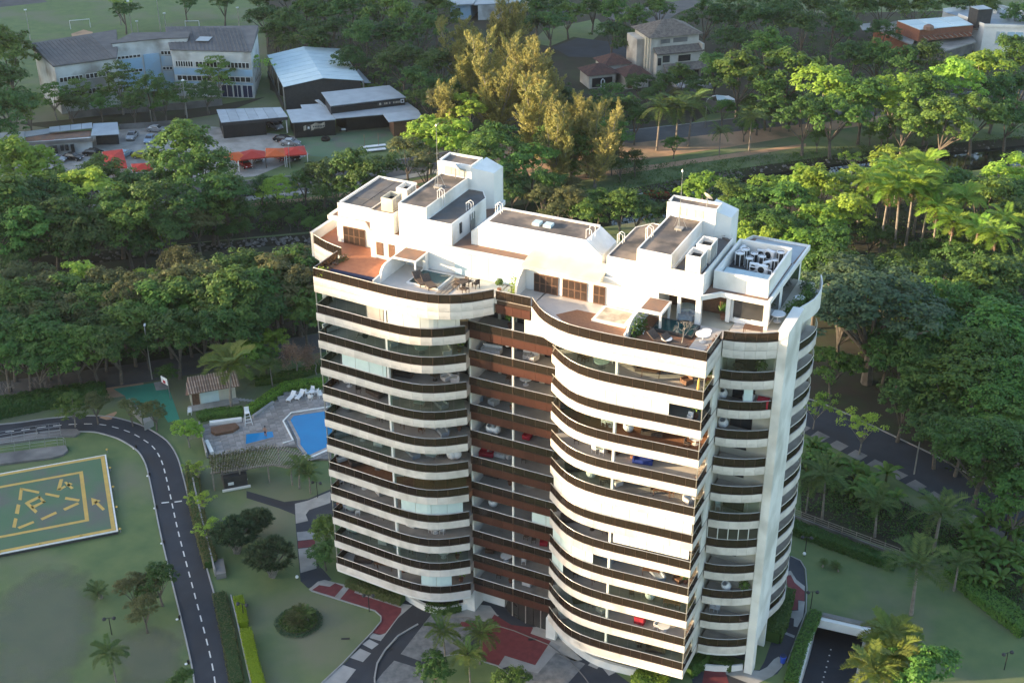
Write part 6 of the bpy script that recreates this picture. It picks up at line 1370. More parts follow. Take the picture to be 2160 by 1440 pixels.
for k,f,x,y,r,lb in(('w',Tc,1005,1050,-1.15,'silver car parked left of the pale blue car'),('b',Tc,1142,1075,-1.2,'pale blue car parked beside the sunlit tree'),('y',Tc,1085,1198,.35,'lime yellow car between the red awnings and the tree'),('k',Tc,556,1212,.15,'black car in the middle of the left car park'),('w',Tc,425,1228,.3,'silver car half hidden left of the black car'),('k',Tc,715,1180,.3,'black car beside the tall red awning'),('b',Tc,945,1190,1.6,'pale blue car half under the tall red awning'),('w',Tc,1190,1000,.2,'silver car at the far side of the sunlit tree'),
  ('r',Rc,385,1165,-.5,'red car under the orange awning'),('w',Rc,645,845,-.4,'silver car inside the open carport'),('k',Rc,715,955,.2,'black car in front of the carport'),('w',Rc,770,985,.25,'white car in front of the black car by the awnings'),('w',Rc,470,1110,-.5,'silver car under the second awning'),('r',Rc,690,1105,-.6,'red car under the bright orange awning'),('k',Rc,800,1100,-.6,'black car under the right red awning'),('k',Rc,640,795,-.4,'black car deep in the carport'),('w',lambda x,y:G(x,y),505,413,.75,'silver car on the avenue beside the round green tree'),('w',lambda x,y:G(x,y),790,372,.8,'pale car on the avenue behind the dark trees')):CARS[k].put(lb,f(x,y),r,'parked cars across the canal')
t=thing('tyre_planter','dark tyre shaped planter on the green artificial turf','planter',Rc(1068,945));mb=MB();mb.lathe(0,0,[(.9,0),(1.0,.4),(.8,.7),(.45,.6),(.5,.2)],12);mb.build('ring','tyre',t)
t=thing('motor_scooter','white motor scooter standing by the black restaurant wall','scooter',Rc(1220,872),.4)
mb=MB();mb.cbox(0,0,.55,.9,.3,.35);mb.build('body','plastic',t)
for x in(-.6,.6):mb=MB();mb.tube([(x,-.06,.25),(x,.06,.25)],.25,10);mb.build('wheel','tyre',t)
mb=MB();mb.tube([(.55,0,.3),(.4,0,1.0),(.3,.3,1.05)],.035,5);mb.build('handlebar','dark',t)
t=thing('viewing_stand','pale timber stand with two masts at the end of the turf','stand',Rc(1470,1040),.75)
mb=MB();mb.box(-2.6,-.5,.3,2.6,.6,.45);mb.build('bench_seat','plastic',t);mb=MB();mb.box(-2.4,.8,.7,2.9,1.7,.82);mb.build('bench_seat','plastic',t)
for x in(-1.5,1.4):mb=MB();mb.tube([(x,1.2,0),(x,1.2,3.4)],.05,5);mb.build('mast','rust',t)
def goal(x,y,rz,s,lb):
 t=thing('football_goal',lb,'goal',G(x,y),rz,'white football goals')
 mb=MB();mb.tube([(-2.5*s,0,0),(-2.5*s,0,2.2*s),(2.5*s,0,2.2*s),(2.5*s,0,0)],.09,5);mb.build('goal_frame','plastic',t)
 for x_ in(-2.5,2.5):mb=MB();mb.tube([(x_*s,0,2.2*s),(x_*s,1.0,.05)],.05,4);mb.build('net_stay','rail',t)
goal(170,60,.78,1.02,'white goal in the middle of the left football field');goal(406,57,.55,.72,'smaller white goal behind the school roof')
for x,y,h,lb in((65,88,8.2,'pale floodlight mast left of the white goal'),(279,72,8.6,'pale floodlight mast behind the left school roof'),(292,72,3.4,'short lamp post beside the floodlight mast behind the school'),(339,67,9.0,'tall mast at the corner of the net fence'),(505,60,5.5,'slim mast at the right end of the net fence'),(350,60,4.0,'short mast beside the tall fence corner mast'),(320,258,7.5,'slim pole between the school trees and the car park'),(395,250,8.5,'slim pole in front of the school entrance')):
 t=thing('floodlight_mast',lb,'mast',G(x,y));mb=MB();mb.tube([(0,0,0),(0,0,h)],[.16,.07],6);mb.build('pole','rail',t);mb=MB();mb.cbox(0,0,h,.7,.3,.25,.8);mb.build('lamp_head','plastic',t)
BHs=thing('big_house','tall pale house with weathered hipped roof and two tiled canopies','house',Hc(830,640))
ZE=10.4;FL,FR=Hc(805,330,ZE),Hc(1225,290,ZE);ex=(FR-FL);W_=ex.length;ex.normalize();ey=Vector((-ex.y,ex.x,0));AH=math.atan2(ex.y,ex.x);BHs.location=(FL.x,FL.y,0);BHs.rotation_euler=(0,0,AH);DH=9.5
mb=MB();mb.box(0,0,0,W_,DH,ZE);mb.build('wall','housewall',BHs);mb=MB();mb.box(-2.0,3.5,0,-.01,DH,ZE-1.2);mb.build('side_wing','housewall',BHs)
mb=MB();mb.box(-.02,.6,3,-.4,1.0,ZE);mb.box(-.35,2.2,2,-.02,3.0,ZE-.6);mb.build('pilaster','cream',BHs)
def hip(parent,x0,y0,x1,y1,z,h,m,tiles=True,over=.8):
 x0-=over;y0-=over;x1+=over;y1+=over;r=min(x1-x0,y1-y0)/2
 if x1-x0>=y1-y0:A,B=(x0+r,(y0+y1)/2,z+h),(x1-r+.01,(y0+y1)/2,z+h)
 else :A,B=((x0+x1)/2,y0+r,z+h),((x0+x1)/2,y1-r,z+h)
 c=[(x0,y0,z),(x1,y0,z),(x1,y1,z),(x0,y1,z)];mb=MB()
 if x1-x0>=y1-y0:mb.add(c+[A,B],[(0,1,5,4),(1,2,5),(2,3,4,5),(3,0,4),(3,2,1,0)])
 else :mb.add(c+[A,B],[(0,1,4),(1,2,5,4),(2,3,5),(3,0,4,5),(3,2,1,0)])
 o=mb.build('roof',m,parent)
 mb=MB();rn=random.Random(int(abs(x0*7+z*13)))
 def slope(p,q,a,b):
  p,q,a,b=map(Vector,(p,q,a,b));L_=(q-p).length;nr_=max(3,int((a-p).length/.55))
  nn=(q-p).cross(a-p).normalized()
  if nn.z<0:nn=-nn
  for j in range(nr_):
   t0,t1=j/nr_,(j+1)/nr_;l0,r0_,l1,r1_=p.lerp(a,t0),q.lerp(b,t0),p.lerp(a,t1),q.lerp(b,t1);k=max(1,int((r0_-l0).length/.5))
   for i in range(k):
    if rn.random()<.04:continue
    u0,u1=(i+.08)/k,(i+.92)/k;hgt=.05+.06*rn.random()
    mb.quad(l0.lerp(r0_,u0)+nn*hgt,l0.lerp(r0_,u1)+nn*hgt,l1.lerp(r1_,u1)+nn*.015,l1.lerp(r1_,u0)+nn*.015)
 if x1-x0>=y1-y0:slope(c[0],c[1],A,B);slope(c[1],c[2],B,B);slope(c[3],c[0],A,A)
 else :slope(c[0],c[1],A,A);slope(c[1],c[2],A,B);slope(c[3],c[0],B,A)
 stuff(mb.build('roof_tiles',m,o))
hip(BHs,0,0,W_,DH,ZE,2.6,'tileold')
def lean(parent,x0,x1,y0,y1,z0,z1,m,nm='canopy_roof'):
 mb=MB();mb.add([(x0,y0,z0),(x1,y0,z0),(x1,y1,z1),(x0,y1,z1),(x0,y0,z0-.18),(x1,y0,z0-.18),(x1,y1,z1-.18),(x0,y1,z1-.18)],[(0,1,2,3),(7,6,5,4),(0,4,5,1),(1,5,6,2),(2,6,7,3),(3,7,4,0)]);o=mb.build(nm,m,parent)
 mb=MB();rn=random.Random(int(x0*3+z0));k=int((x1-x0)/.45)
 for j in range(4):
  for i in range(k):
   a,b=x0+(i+.06)*(x1-x0)/k,x0+(i+.94)*(x1-x0)/k;h_=.05+.05*rn.random();yA,yB=y0+(y1-y0)*j/4,y0+(y1-y0)*(j+1)/4;zA,zB=z0+(z1-z0)*j/4,z0+(z1-z0)*(j+1)/4
   mb.quad((a,yA,zA+h_),(b,yA,zA+h_),(b,yB,zB+.02),(a,yB,zB+.02))
 stuff(mb.build('roof_tiles',m,o))
lean(BHs,.6,W_+.5,-2.4,-.01,6.9,8.0,'tileold');lean(BHs,2.4,W_+2.0,-4.2,-2.0,3.2,4.4,'tileold')
mb=MB();mb.box(.8,-2.0,0,W_+.2,-.02,6.7);mb.build('front_wing','housewall',BHs);mb=MB();mb.box(W_,-2.2,4,W_+.5,1.2,8.4);mb.build('side_buttress','housewall',BHs)
def hwin(x0,x1,y,z0,z1,m='darkglass',fr='cream'):
 mb=MB();mb.box(x0-.12,y-.06,z0-.12,x1+.12,y+.05,z1+.12);f=mb.build('window',fr,BHs);mb=MB();mb.box(x0,y-.09,z0,x1,y-.055,z1);mb.build('pane',m,f)
hwin(2.4,4.8,-.0,8.7,9.7,'concd','housewall');hwin(5.6,9.2,0,8.7,9.8,'concd','housewall');hwin(2.2,4.0,-2.02,4.8,6.4);hwin(6.2,9.3,-2.02,4.7,6.2);hwin(1.0,1.9,-2.02,4.2,6.0)
mb=MB();mb.box(4.2,-3.6,0,4.6,-3.2,3.1);mb.box(W_+.8,-3.8,0,W_+1.4,-3.2,3.2);mb.build('porch_post','housewall',BHs);mb=MB();mb.box(3.2,-2.08,.1,W_-.5,-2.02,2.8);mb.build('porch_dark_panel','black',BHs)  # black panel put in for the shade inside the porch
mb=MB();mb.box(3.5,-9.5,0,W_-.5,-4.5,.9);mb.build('front_terrace','stone',BHs)
LH=thing('low_house','low white house with dark red hipped roofs beside the big house','house',(FL.x-14*ex.x,FL.y-14*ex.y,0),AH)
for x0,y0,x1,y1,z,h in((-1.5,-1,5.0,5.0,3.2,1.8),(4.0,3.0,10.0,9.0,3.9,1.9),(6.4,-4,12.0,1.6,3.0,1.9)):
 mb=MB();mb.box(x0,y0,0,x1,y1,z);mb.build('wall','housewall',LH);hip(LH,x0,y0,x1,y1,z,h,'tilered',over=.6)
mb=MB();mb.box(-.8,-1.05,.3,4.2,-.99,2.4);mb.build('veranda_dark_panel','black',LH);mb=MB();mb.box(6.8,-4.06,.2,8.0,-3.99,2.3);mb.build('door','wood',LH)  # veranda front is a black panel painted for the shade within
mb=MB();mb.tube([(1.2,-1.6,0),(1.2,-1.6,1.9),(1.6,-1.6,2.3),(2.0,-1.6,1.9),(2.0,-1.6,0)],.12,6);mb.build('porch_arch','plastic',LH)
mb=MB();mb.prism([xy(Hc(x,y))for x,y in((1100,780),(1225,790),(1215,925),(1050,905),(1090,860))],0,.9);tag(mb.build('gate_wall','dark'),'dark gate wall in front of the big house','wall')
mb=MB();mb.ribbon([xy(Hc(x,y))for x,y in((1210,925),(1400,985),(1560,990),(1900,940))],-.15,.15,0,2.2);tag(mb.build('boundary_wall','concd'),'long grey street wall right of the big house gate','wall')
t=thing('house_pool','light blue garden pool between trees right of the big house','pool',Hc(1460,880));mb=MB();mb.prism([xy(Hc(x,y))for x,y in((1370,840),(1480,850),(1560,895),(1390,905))],0,.2);mb.build('pool_water','rooftinw',t,True);mb=MB();mb.ribbon([xy(Hc(x,y))for x,y in((1480,848),(1570,895))],-1.2,0,0,.25);mb.build('coping','plastic',t,True)
BS=thing('building_site','unfinished brick house with concrete slabs and white roof sheets','building',Kf(1100,420))
def kb(pts,z0,z1,m,nm):mb=MB();mb.prism([xy(Kf(x,y,z1))for x,y in pts],z0,z1);return mb.build(nm,m,BS,True)
kb([(755,240),(1010,190),(1210,275),(1140,410)],4.2,4.5,'conc','floor_slab');kb([(660,222),(760,210),(755,270),(690,275)],4.0,4.2,'rooftin','roof_sheet');kb([(790,270),(1010,215),(1180,280),(1100,400)],0,4.1,'brick','brick_wall')
kb([(1005,195),(1210,275),(1700,225),(1560,150)],4.5,7.4,'brick','brick_wall')
for i in range(3):
 for j in range(2):
  A0,A1,B0,B1=(1010,190),(1560,148),(1215,272),(1705,226);f_=lambda s,t_:tuple((np.array(A0)*(1-s)+np.array(A1)*s)*(1-t_)+(np.array(B0)*(1-s)+np.array(B1)*s)*t_)
  s0,s1,t0,t1=i/3,(i+1)/3-.012,j/2,(j+1)/2-.02;kb([f_(s0,t0),f_(s1,t0),f_(s1,t1),f_(s0,t1)],7.41,7.55+.03*((i+j)%2),'rooftinw','roof_sheet')
kb([(1130,412),(1210,380),(1690,330),(1720,380),(1440,465)],3.2,3.5,'conc','floor_slab');kb([(1150,430),(1440,470),(1700,390),(1650,360)],0,3.1,'concd','wall')
for i in range(10):
 p=Kf(1240+45*i,335-5.5*i,5.6);q=Kf(1262+45*i,350-5.5*i,5.6);mb=MB();mb.tube([tuple(p),tuple(q+(q-p)*1.2)],.1,5);mb.build('scaffold_pole','woodp',BS,True)
for z in(4.9,5.7,6.6):a,b=Kf(1215,330,z),Kf(1740,270,z);mb=MB();mb.tube([tuple(a),tuple(b)],.07,5);mb.build('scaffold_rail','wood',BS,True)
mb=MB();p=Kf(1290,265,7.6);mb.lathe(p.x,p.y,[(1.3,7.5),(1.2,8.3),(.5,8.7),(.05,8.8)],10);mb.build('sand_pile','rust',BS,True)
MH=thing('modern_house','white modern flat-roofed house with dark stair tower','house',Kf(1900,330))
def kh(pts,z0,z1,m,nm):mb=MB();mb.prism([xy(Kf(x,y,z1))for x,y in pts],z0,z1);return mb.build(nm,m,MH,True)
kh([(1420,105),(1890,55),(2300,170),(2300,260),(1800,245),(1560,150)],0,6.8,'whiteclean','wall')
kh([(1440,115),(1880,70),(2280,175),(2280,245),(1810,232),(1580,150)],6.81,6.9,'rooftin','roof');
for pts in([(1420,105),(1890,55)],[(1890,55),(2300,170)],[(1800,245),(2300,262)],[(1560,150),(1800,245)]):a,b=Kf(*pts[0],6.8),Kf(*pts[1],6.8);mb=MB();mb.ribbon([xy(a),xy(b)],-.15,.15,6.82,7.5);mb.build('parapet','white',MH,True)
kh([(1665,62),(1745,90),(1875,82),(1790,45)],6.0,10.6,'dark','stair_tower');
kh([(1672,62),(1745,87),(1868,80),(1788,47)],10.61,10.75,'rooftin','tower_roof')
for x,y in((1895,120),(1940,115),(2020,135),(2050,125)):p=Kf(x,y,6.9);mb=MB();mb.box(p.x-.5,p.y-.4,6.9,p.x+.5,p.y+.4,8.0);mb.build('roof_unit','plastic',MH,True)
wins(MH,xy(Kf(1800,245,6.8)),xy(Kf(2300,262,6.8)),[(3.0,5.0,2.4,5.8),(5.6,9.5,2.4,5.8)],m='skyblue',bars=2)
PB=thing('blue_house','pale blue gabled house at the top edge behind the tall pine','house',G(975,40));
mb=MB();mb.prism([xy(G(x,y,4))for x,y in((950,12),(992,10),(1010,-8),(960,-12))],0,4);mb.build('wall','skyblue',PB,True);mb=MB();mb.prism([xy(G(x,y,4.4))for x,y in((940,12),(998,8),(1016,-14),(950,-16))],4.01,4.4);mb.build('roof','rooftin',PB,True)
wins(PB,xy(G(952,12,4)),xy(G(991,10,4)),[(1.2,2.4,2.0,3.2)])
PB2=thing('white_house','white house with pale roof at the top edge right of the blue house','house',G(1040,30));mb=MB();mb.prism([xy(G(x,y,4))for x,y in((1008,12),(1085,8),(1120,-14),(1020,-16))],0,4);mb.build('wall','school',PB2,True);mb=MB();mb.prism([xy(G(x,y,4.3))for x,y in((1000,10),(1092,6),(1128,-16),(1014,-18))],4.01,4.3);mb.build('roof','rooftin',PB2,True)
def boat(x,y,rz,m,lb,L_=5.0):
 t=thing('boat',lb,'boat',G(x,y,WZ),rz);mb=MB()
 st_=[(-.5,.8,.55),(-.2,1,.5),(.15,.9,.5),(.4,.5,.58),(.5,.04,.7)];P=[]
 for sx_,w,h in st_:P+=[(sx_*L_,-.75*w,h),(sx_*L_,-.45*w,0),(sx_*L_,.45*w,0),(sx_*L_,.75*w,h)]
 F=[]
 for i in range(4):
  for j in range(3):F.append((4*i+j,4*i+4+j,4*i+5+j,4*i+1+j))
 F.append((0,1,2,3));mb.add(P,F);mb.build('hull',m,t)
 for sx_ in(-.3,.0,.22):mb=MB();mb.box(sx_*L_-.15,-.6,.38,sx_*L_+.15,.6,.44);mb.build('thwart','wood',t)
 mb=MB();mb.tube([(-.5*L_,-.6,.58),(-.2*L_,-.76,.53),(.15*L_,-.68,.53),(.4*L_,-.4,.6),(.5*L_,0,.72),(.4*L_,.4,.6),(.15*L_,.68,.53),(-.2*L_,.76,.53),(-.5*L_,.6,.58)],.06,5);mb.build('gunwale',m,t)
boat(1382,411,.3,'redpaint','red wooden boat moored at the canal bank',5.5);boat(1332,414,.6,'plastic','white boat at the canal bank left of the red boat',4.5);boat(1350,404,.2,'dark','dark boat lying between the white and red boats',4.5)
# ------------------------------------------------------------------ trees and plants
TP={}
def tree_proto(key,name,cm,m,seed,bark='bark',tr=.22,nl=6,**kw):
 me,cent=crown_mesh('crown',m,seed,**kw)
 t=thing(name,'x','tree');rng=np.random.default_rng(seed+77)
 trunk_mb(rng,cent,kw.get('zb',2.2)if False else 2.4,tr,nl).build('trunk',bark,t);link('crown',me,t);TP.setdefault(key,[]).append(Proto(t))
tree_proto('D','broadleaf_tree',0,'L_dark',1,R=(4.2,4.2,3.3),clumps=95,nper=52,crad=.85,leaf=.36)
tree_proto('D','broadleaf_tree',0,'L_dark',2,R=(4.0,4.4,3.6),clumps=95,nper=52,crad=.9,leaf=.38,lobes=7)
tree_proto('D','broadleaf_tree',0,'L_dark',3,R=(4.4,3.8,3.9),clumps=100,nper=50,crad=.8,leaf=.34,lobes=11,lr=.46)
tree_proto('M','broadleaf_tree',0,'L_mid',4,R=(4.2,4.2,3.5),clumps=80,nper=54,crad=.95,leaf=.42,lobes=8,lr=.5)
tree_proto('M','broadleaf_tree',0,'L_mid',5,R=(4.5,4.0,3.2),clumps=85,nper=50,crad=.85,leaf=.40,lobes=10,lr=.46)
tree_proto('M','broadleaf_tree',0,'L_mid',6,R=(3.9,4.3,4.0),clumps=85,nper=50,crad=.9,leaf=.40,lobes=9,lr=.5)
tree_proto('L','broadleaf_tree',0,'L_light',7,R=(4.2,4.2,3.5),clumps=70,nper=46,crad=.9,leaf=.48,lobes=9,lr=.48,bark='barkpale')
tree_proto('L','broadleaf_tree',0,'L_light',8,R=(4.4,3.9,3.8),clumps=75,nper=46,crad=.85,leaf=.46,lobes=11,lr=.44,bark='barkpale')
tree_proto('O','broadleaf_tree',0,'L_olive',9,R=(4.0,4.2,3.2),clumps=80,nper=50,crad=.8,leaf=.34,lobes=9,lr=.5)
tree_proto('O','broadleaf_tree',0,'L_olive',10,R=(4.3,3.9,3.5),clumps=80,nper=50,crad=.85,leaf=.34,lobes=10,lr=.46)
tree_proto('T','almond_tree',0,'L_mid',11,bark='barkpale',tr=.16,nl=9,tiers=[(4.6,3.2,17),(6.2,3.9,24),(7.8,3.0,15),(9.0,1.6,7)],crad=.8,nper=44,leaf=.38,droop=.4)
tree_proto('T','almond_tree',0,'L_mid',12,bark='barkpale',tr=.16,nl=9,tiers=[(5.4,3.6,19),(7.0,3.4,20),(8.3,2.2,11)],crad=.85,nper=42,leaf=.4,droop=.6)
tree_proto('A','slender_tree',0,'L_light',13,bark='barkpale',tr=.13,nl=10,R=(3.8,3.8,2.4),clumps=34,nper=34,crad=.8,leaf=.36,lobes=10,lr=.6)
tree_proto('U','umbrella_tree',0,'L_light',14,tr=.2,nl=8,tiers=[(6.3,4.0,40),(7.3,3.4,34),(8.1,2.2,18)],crad=.8,nper=50,leaf=.36,droop=1.9)
tree_proto('B','broadleaf_tree',0,'L_blue',15,R=(4.6,4.6,3.2),clumps=190,nper=46,crad=.6,leaf=.26,lobes=14,lr=.44,tr=.3,nl=10)
tree_proto('G','broadleaf_tree',0,'L_mid',16,R=(4.4,4.4,3.6),clumps=190,nper=44,crad=.6,leaf=.27,lobes=12,lr=.46,nl=8)
tcount={}
def T(kind,px,py,s,label,group=None,wid=1.0,i=None):
 P=TP[kind];i=(tcount.get(kind,0)if i is None else i);tcount[kind]=tcount.get(kind,0)+1
 p=G(px,py,6.6*s);p.z=0
 rz=(px*12.9898+py*78.233)%6.283
 return P[i%len(P)].put(label,p,rz,group,(s*wid*1.13,s*wid*1.13,s*1.02))
def many(lst,label,group):
 for i,(k,x,y,s)in enumerate(sorted(lst,key=lambda q:q[1])):T(k,x,y,s,nth(i,len(lst),label),group)
def fill(poly,n,kinds,s0,s1,label,group,seed,md=30):
 r=random.Random(seed);pts=[];xs,ys=[p[0]for p in poly],[p[1]for p in poly];tries=0
 while len(pts)<n and tries<6000:
  tries+=1;x,y=r.uniform(min(xs),max(xs)),r.uniform(min(ys),max(ys))
  if inside((x,y),poly)and all((x-a)**2+((y-b)*1.6)**2>md*md for a,b in pts):pts.append((x,y))
 many([(r.choice(kinds),x,y,r.uniform(s0,s1))for x,y in pts],label,group)
# --- tree band between the canal and the left street
GB='trees of the band between canal and left street'
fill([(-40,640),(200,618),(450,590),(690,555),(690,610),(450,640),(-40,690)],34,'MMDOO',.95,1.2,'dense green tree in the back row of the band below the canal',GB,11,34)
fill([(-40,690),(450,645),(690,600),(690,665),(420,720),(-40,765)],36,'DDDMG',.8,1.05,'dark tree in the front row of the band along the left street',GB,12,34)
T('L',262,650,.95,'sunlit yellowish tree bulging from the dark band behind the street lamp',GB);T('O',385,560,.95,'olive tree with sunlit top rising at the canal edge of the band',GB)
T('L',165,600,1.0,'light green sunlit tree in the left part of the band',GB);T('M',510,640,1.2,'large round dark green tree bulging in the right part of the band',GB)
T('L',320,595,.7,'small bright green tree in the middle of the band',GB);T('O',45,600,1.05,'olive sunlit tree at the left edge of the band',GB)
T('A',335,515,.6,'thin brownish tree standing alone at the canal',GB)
# --- far bank, left
for k,x,y,s,lb in(('L',50,355,1.5,'big sunlit light green tree at the left edge before the car park'),('L',175,405,1.3,'light green tree with sunlit branches left of the tall red awning'),('M',392,325,1.45,'tall sunlit tree between the two groups of red awnings'),('L',385,290,1.0,'bright yellow-green top of the tall tree between the awnings'),
  ('U',585,385,.85,'round umbrella-shaped bright green tree beside the avenue'),('O',415,470,.9,'greyish loose tree at the far canal bank'),('M',245,440,1.35,'mid green spreading tree below the low red awning')):T(k,x,y,s,lb)
GFL='dark trees between the canal and the left car park'
many([('M',-20,430,1.5),('D',20,450,1.35),('D',105,470,1.3),('M',60,500,1.2),('D',180,490,1.2),('M',268,485,1.15),('D',330,440,1.3),('D',440,420,1.25),('D',480,415,1.1),('D',350,490,1.0),('M',130,430,1.2),('D',-30,500,1.2),('D',60,545,.9),('D',150,530,.9),('D',300,510,.8),('D',500,440,.7),('M',455,450,.9)],'dark green tree in the dense group left of the avenue',GFL)
many([('D',680,372,1.0),('D',740,362,1.15),('D',800,372,1.1),('D',640,388,.75),('D',770,400,.85),('D',708,402,.8),('D',550,395,.6)],'dark tree in the row between the avenue and the tower roof','dark trees in front of the avenue')
fill([(430,452),(820,432),(830,470),(660,478),(430,495)],26,'DM',.26,.4,'low dark shrub on the far canal bank','shrubs on the canal bank',21,18)
# --- top left around the school
for k,x,y,s,lb in(('M',15,120,1.6,'big bright tree at the left edge beside the school'),('T',250,165,1.25,'wide tiered tree in front of the middle of the school'),('T',110,195,.95,'slender tiered tree in front of the left school corner'),('T',165,190,.9,'slender tiered tree left of the wide tiered tree'),('D',320,195,1.05,'dark tree to the right of the wide tiered tree'),
  ('T',385,190,.85,'light slender tree with a pale trunk before the right school wing'),('T',455,148,1.1,'tiered tree standing before the right school wing windows'),('D',435,195,.75,'low dark tree beside the blue school doors'),('A',535,140,.95,'sparse slender tree at the right corner of the school'),('M',210,215,.75,'small round tree in the yard before the school')):T(k,x,y,s,lb)
many([('D',-20,190,1.5),('D',20,225,1.3),('D',-20,260,1.2),('M',60,235,.9),('D',150,225,.7),('D',280,225,.7),('M',345,215,.7)],'dark tree in the thicket at the left edge beside the school','trees round the school')
many([('D',260,25,.9),('A',250,12,.8),('D',560,38,1.1),('D',390,5,.8),('D',470,8,.9)],'dark tree behind the football field','trees behind the football field')
GW='trees of the wood behind the hall'
many([('D',605,50,1.2),('M',650,30,1.3),('D',690,70,1.3),('D',735,30,1.4),('D',770,80,1.3),('M',800,10,1.3),('D',850,130,1.3),('D',890,70,1.4),('D',740,125,1.0),('D',700,20,1.2),('D',930,140,1.2),('M',920,30,1.3),('D',880,180,1.1),('D',580,75,.9),('D',660,85,1.0),('D',820,80,1.2),('D',560,5,1.2),('D',620,0,1.2),('D',940,200,1.0),('D',905,210,.9)],'dark tree in the wood behind the pale hall roof',GW)
T('M',830,25,1.6,'large bright green tree in the wood above the hall',GW)
# --- round the tall pines
for k,x,y,s,lb in(('L',905,290,1.15,'bright yellow-green tree left of the tall pines'),('O',860,325,1.0,'olive bushy tree beside the roof antenna'),('L',985,235,1.0,'lime green tree at the foot of the tall pines'),('L',1040,215,.9,'sunlit green tree between the pine stems'),('O',935,215,1.1,'dull olive tree at the left of the pines'),('L',960,300,1.15,'yellow-green tree directly behind the left lift tower'),('M',1060,310,1.2,'mid green tree below the pines behind the roof'),('T',1290,200,1.15,'flat-topped green tree in front of the low house')):T(k,x,y,s,lb)
many([('M',1010,345,1.1),('M',1120,340,1.1),('D',1050,375,1.0),('O',900,355,.9),('M',1240,300,1.1),('M',1180,300,1.1),('D',1180,215,1.0),('D',1300,235,1.0),('M',1300,285,.9),('D',1230,235,.9),('D',1340,255,.8),('M',1150,390,.8),('D',1080,400,.8)],'green tree in the undergrowth of the tall pines','trees below the tall pines')
many([('O',1145,418,.75),('O',1205,425,.85),('M',1262,425,.8),('M',1310,440,.85),('D',1345,440,.8),('D',1385,455,.7),('O',1175,448,.7),('M',1240,455,.7),('O',1110,415,.55)],'small bushy tree behind the centre of the tower roof','small trees behind the roof')
# --- upper right
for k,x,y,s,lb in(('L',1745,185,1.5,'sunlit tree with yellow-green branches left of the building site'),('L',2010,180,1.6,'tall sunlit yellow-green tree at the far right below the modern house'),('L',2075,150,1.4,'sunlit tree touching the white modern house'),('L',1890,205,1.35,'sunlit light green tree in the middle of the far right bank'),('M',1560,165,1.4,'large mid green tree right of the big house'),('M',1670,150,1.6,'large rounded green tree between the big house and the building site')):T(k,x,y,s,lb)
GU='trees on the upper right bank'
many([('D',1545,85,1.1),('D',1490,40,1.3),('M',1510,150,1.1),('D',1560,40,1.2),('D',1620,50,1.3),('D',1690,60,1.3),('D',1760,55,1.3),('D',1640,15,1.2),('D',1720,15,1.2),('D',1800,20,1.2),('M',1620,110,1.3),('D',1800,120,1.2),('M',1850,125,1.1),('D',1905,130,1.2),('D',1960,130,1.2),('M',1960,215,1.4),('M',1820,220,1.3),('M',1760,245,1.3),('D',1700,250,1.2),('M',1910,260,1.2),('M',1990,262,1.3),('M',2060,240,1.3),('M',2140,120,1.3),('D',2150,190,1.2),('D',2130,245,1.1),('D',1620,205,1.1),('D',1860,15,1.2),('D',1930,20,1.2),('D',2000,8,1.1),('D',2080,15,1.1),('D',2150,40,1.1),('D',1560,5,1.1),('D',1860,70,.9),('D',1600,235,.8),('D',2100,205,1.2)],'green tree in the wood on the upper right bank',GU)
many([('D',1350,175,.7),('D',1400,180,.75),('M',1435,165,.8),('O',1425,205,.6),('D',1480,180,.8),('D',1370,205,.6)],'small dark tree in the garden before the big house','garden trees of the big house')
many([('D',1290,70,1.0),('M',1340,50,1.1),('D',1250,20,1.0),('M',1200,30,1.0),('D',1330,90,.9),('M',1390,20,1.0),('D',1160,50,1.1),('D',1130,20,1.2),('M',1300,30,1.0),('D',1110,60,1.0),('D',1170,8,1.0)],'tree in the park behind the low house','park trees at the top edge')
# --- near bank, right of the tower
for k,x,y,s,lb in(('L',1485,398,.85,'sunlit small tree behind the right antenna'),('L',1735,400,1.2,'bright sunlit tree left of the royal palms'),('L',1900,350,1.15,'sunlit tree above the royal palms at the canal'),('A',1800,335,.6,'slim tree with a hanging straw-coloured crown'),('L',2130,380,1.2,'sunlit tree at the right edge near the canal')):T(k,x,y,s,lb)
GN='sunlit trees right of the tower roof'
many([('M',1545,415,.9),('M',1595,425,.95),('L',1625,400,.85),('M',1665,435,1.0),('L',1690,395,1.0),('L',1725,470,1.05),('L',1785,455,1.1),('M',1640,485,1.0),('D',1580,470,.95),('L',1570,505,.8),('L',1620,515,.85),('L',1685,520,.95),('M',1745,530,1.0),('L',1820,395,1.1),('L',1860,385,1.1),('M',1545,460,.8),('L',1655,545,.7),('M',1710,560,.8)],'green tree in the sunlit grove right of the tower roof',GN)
many([('M',2010,400,1.2),('M',2075,425,1.2),('D',2150,470,1.2),('D',1990,470,1.0),('D',2060,490,1.0),('M',1950,390,1.0),('D',2120,530,1.1),('D',1840,490,.8),('D',2140,430,1.1)],'dark tree among the royal palms at the right','trees among the royal palms')
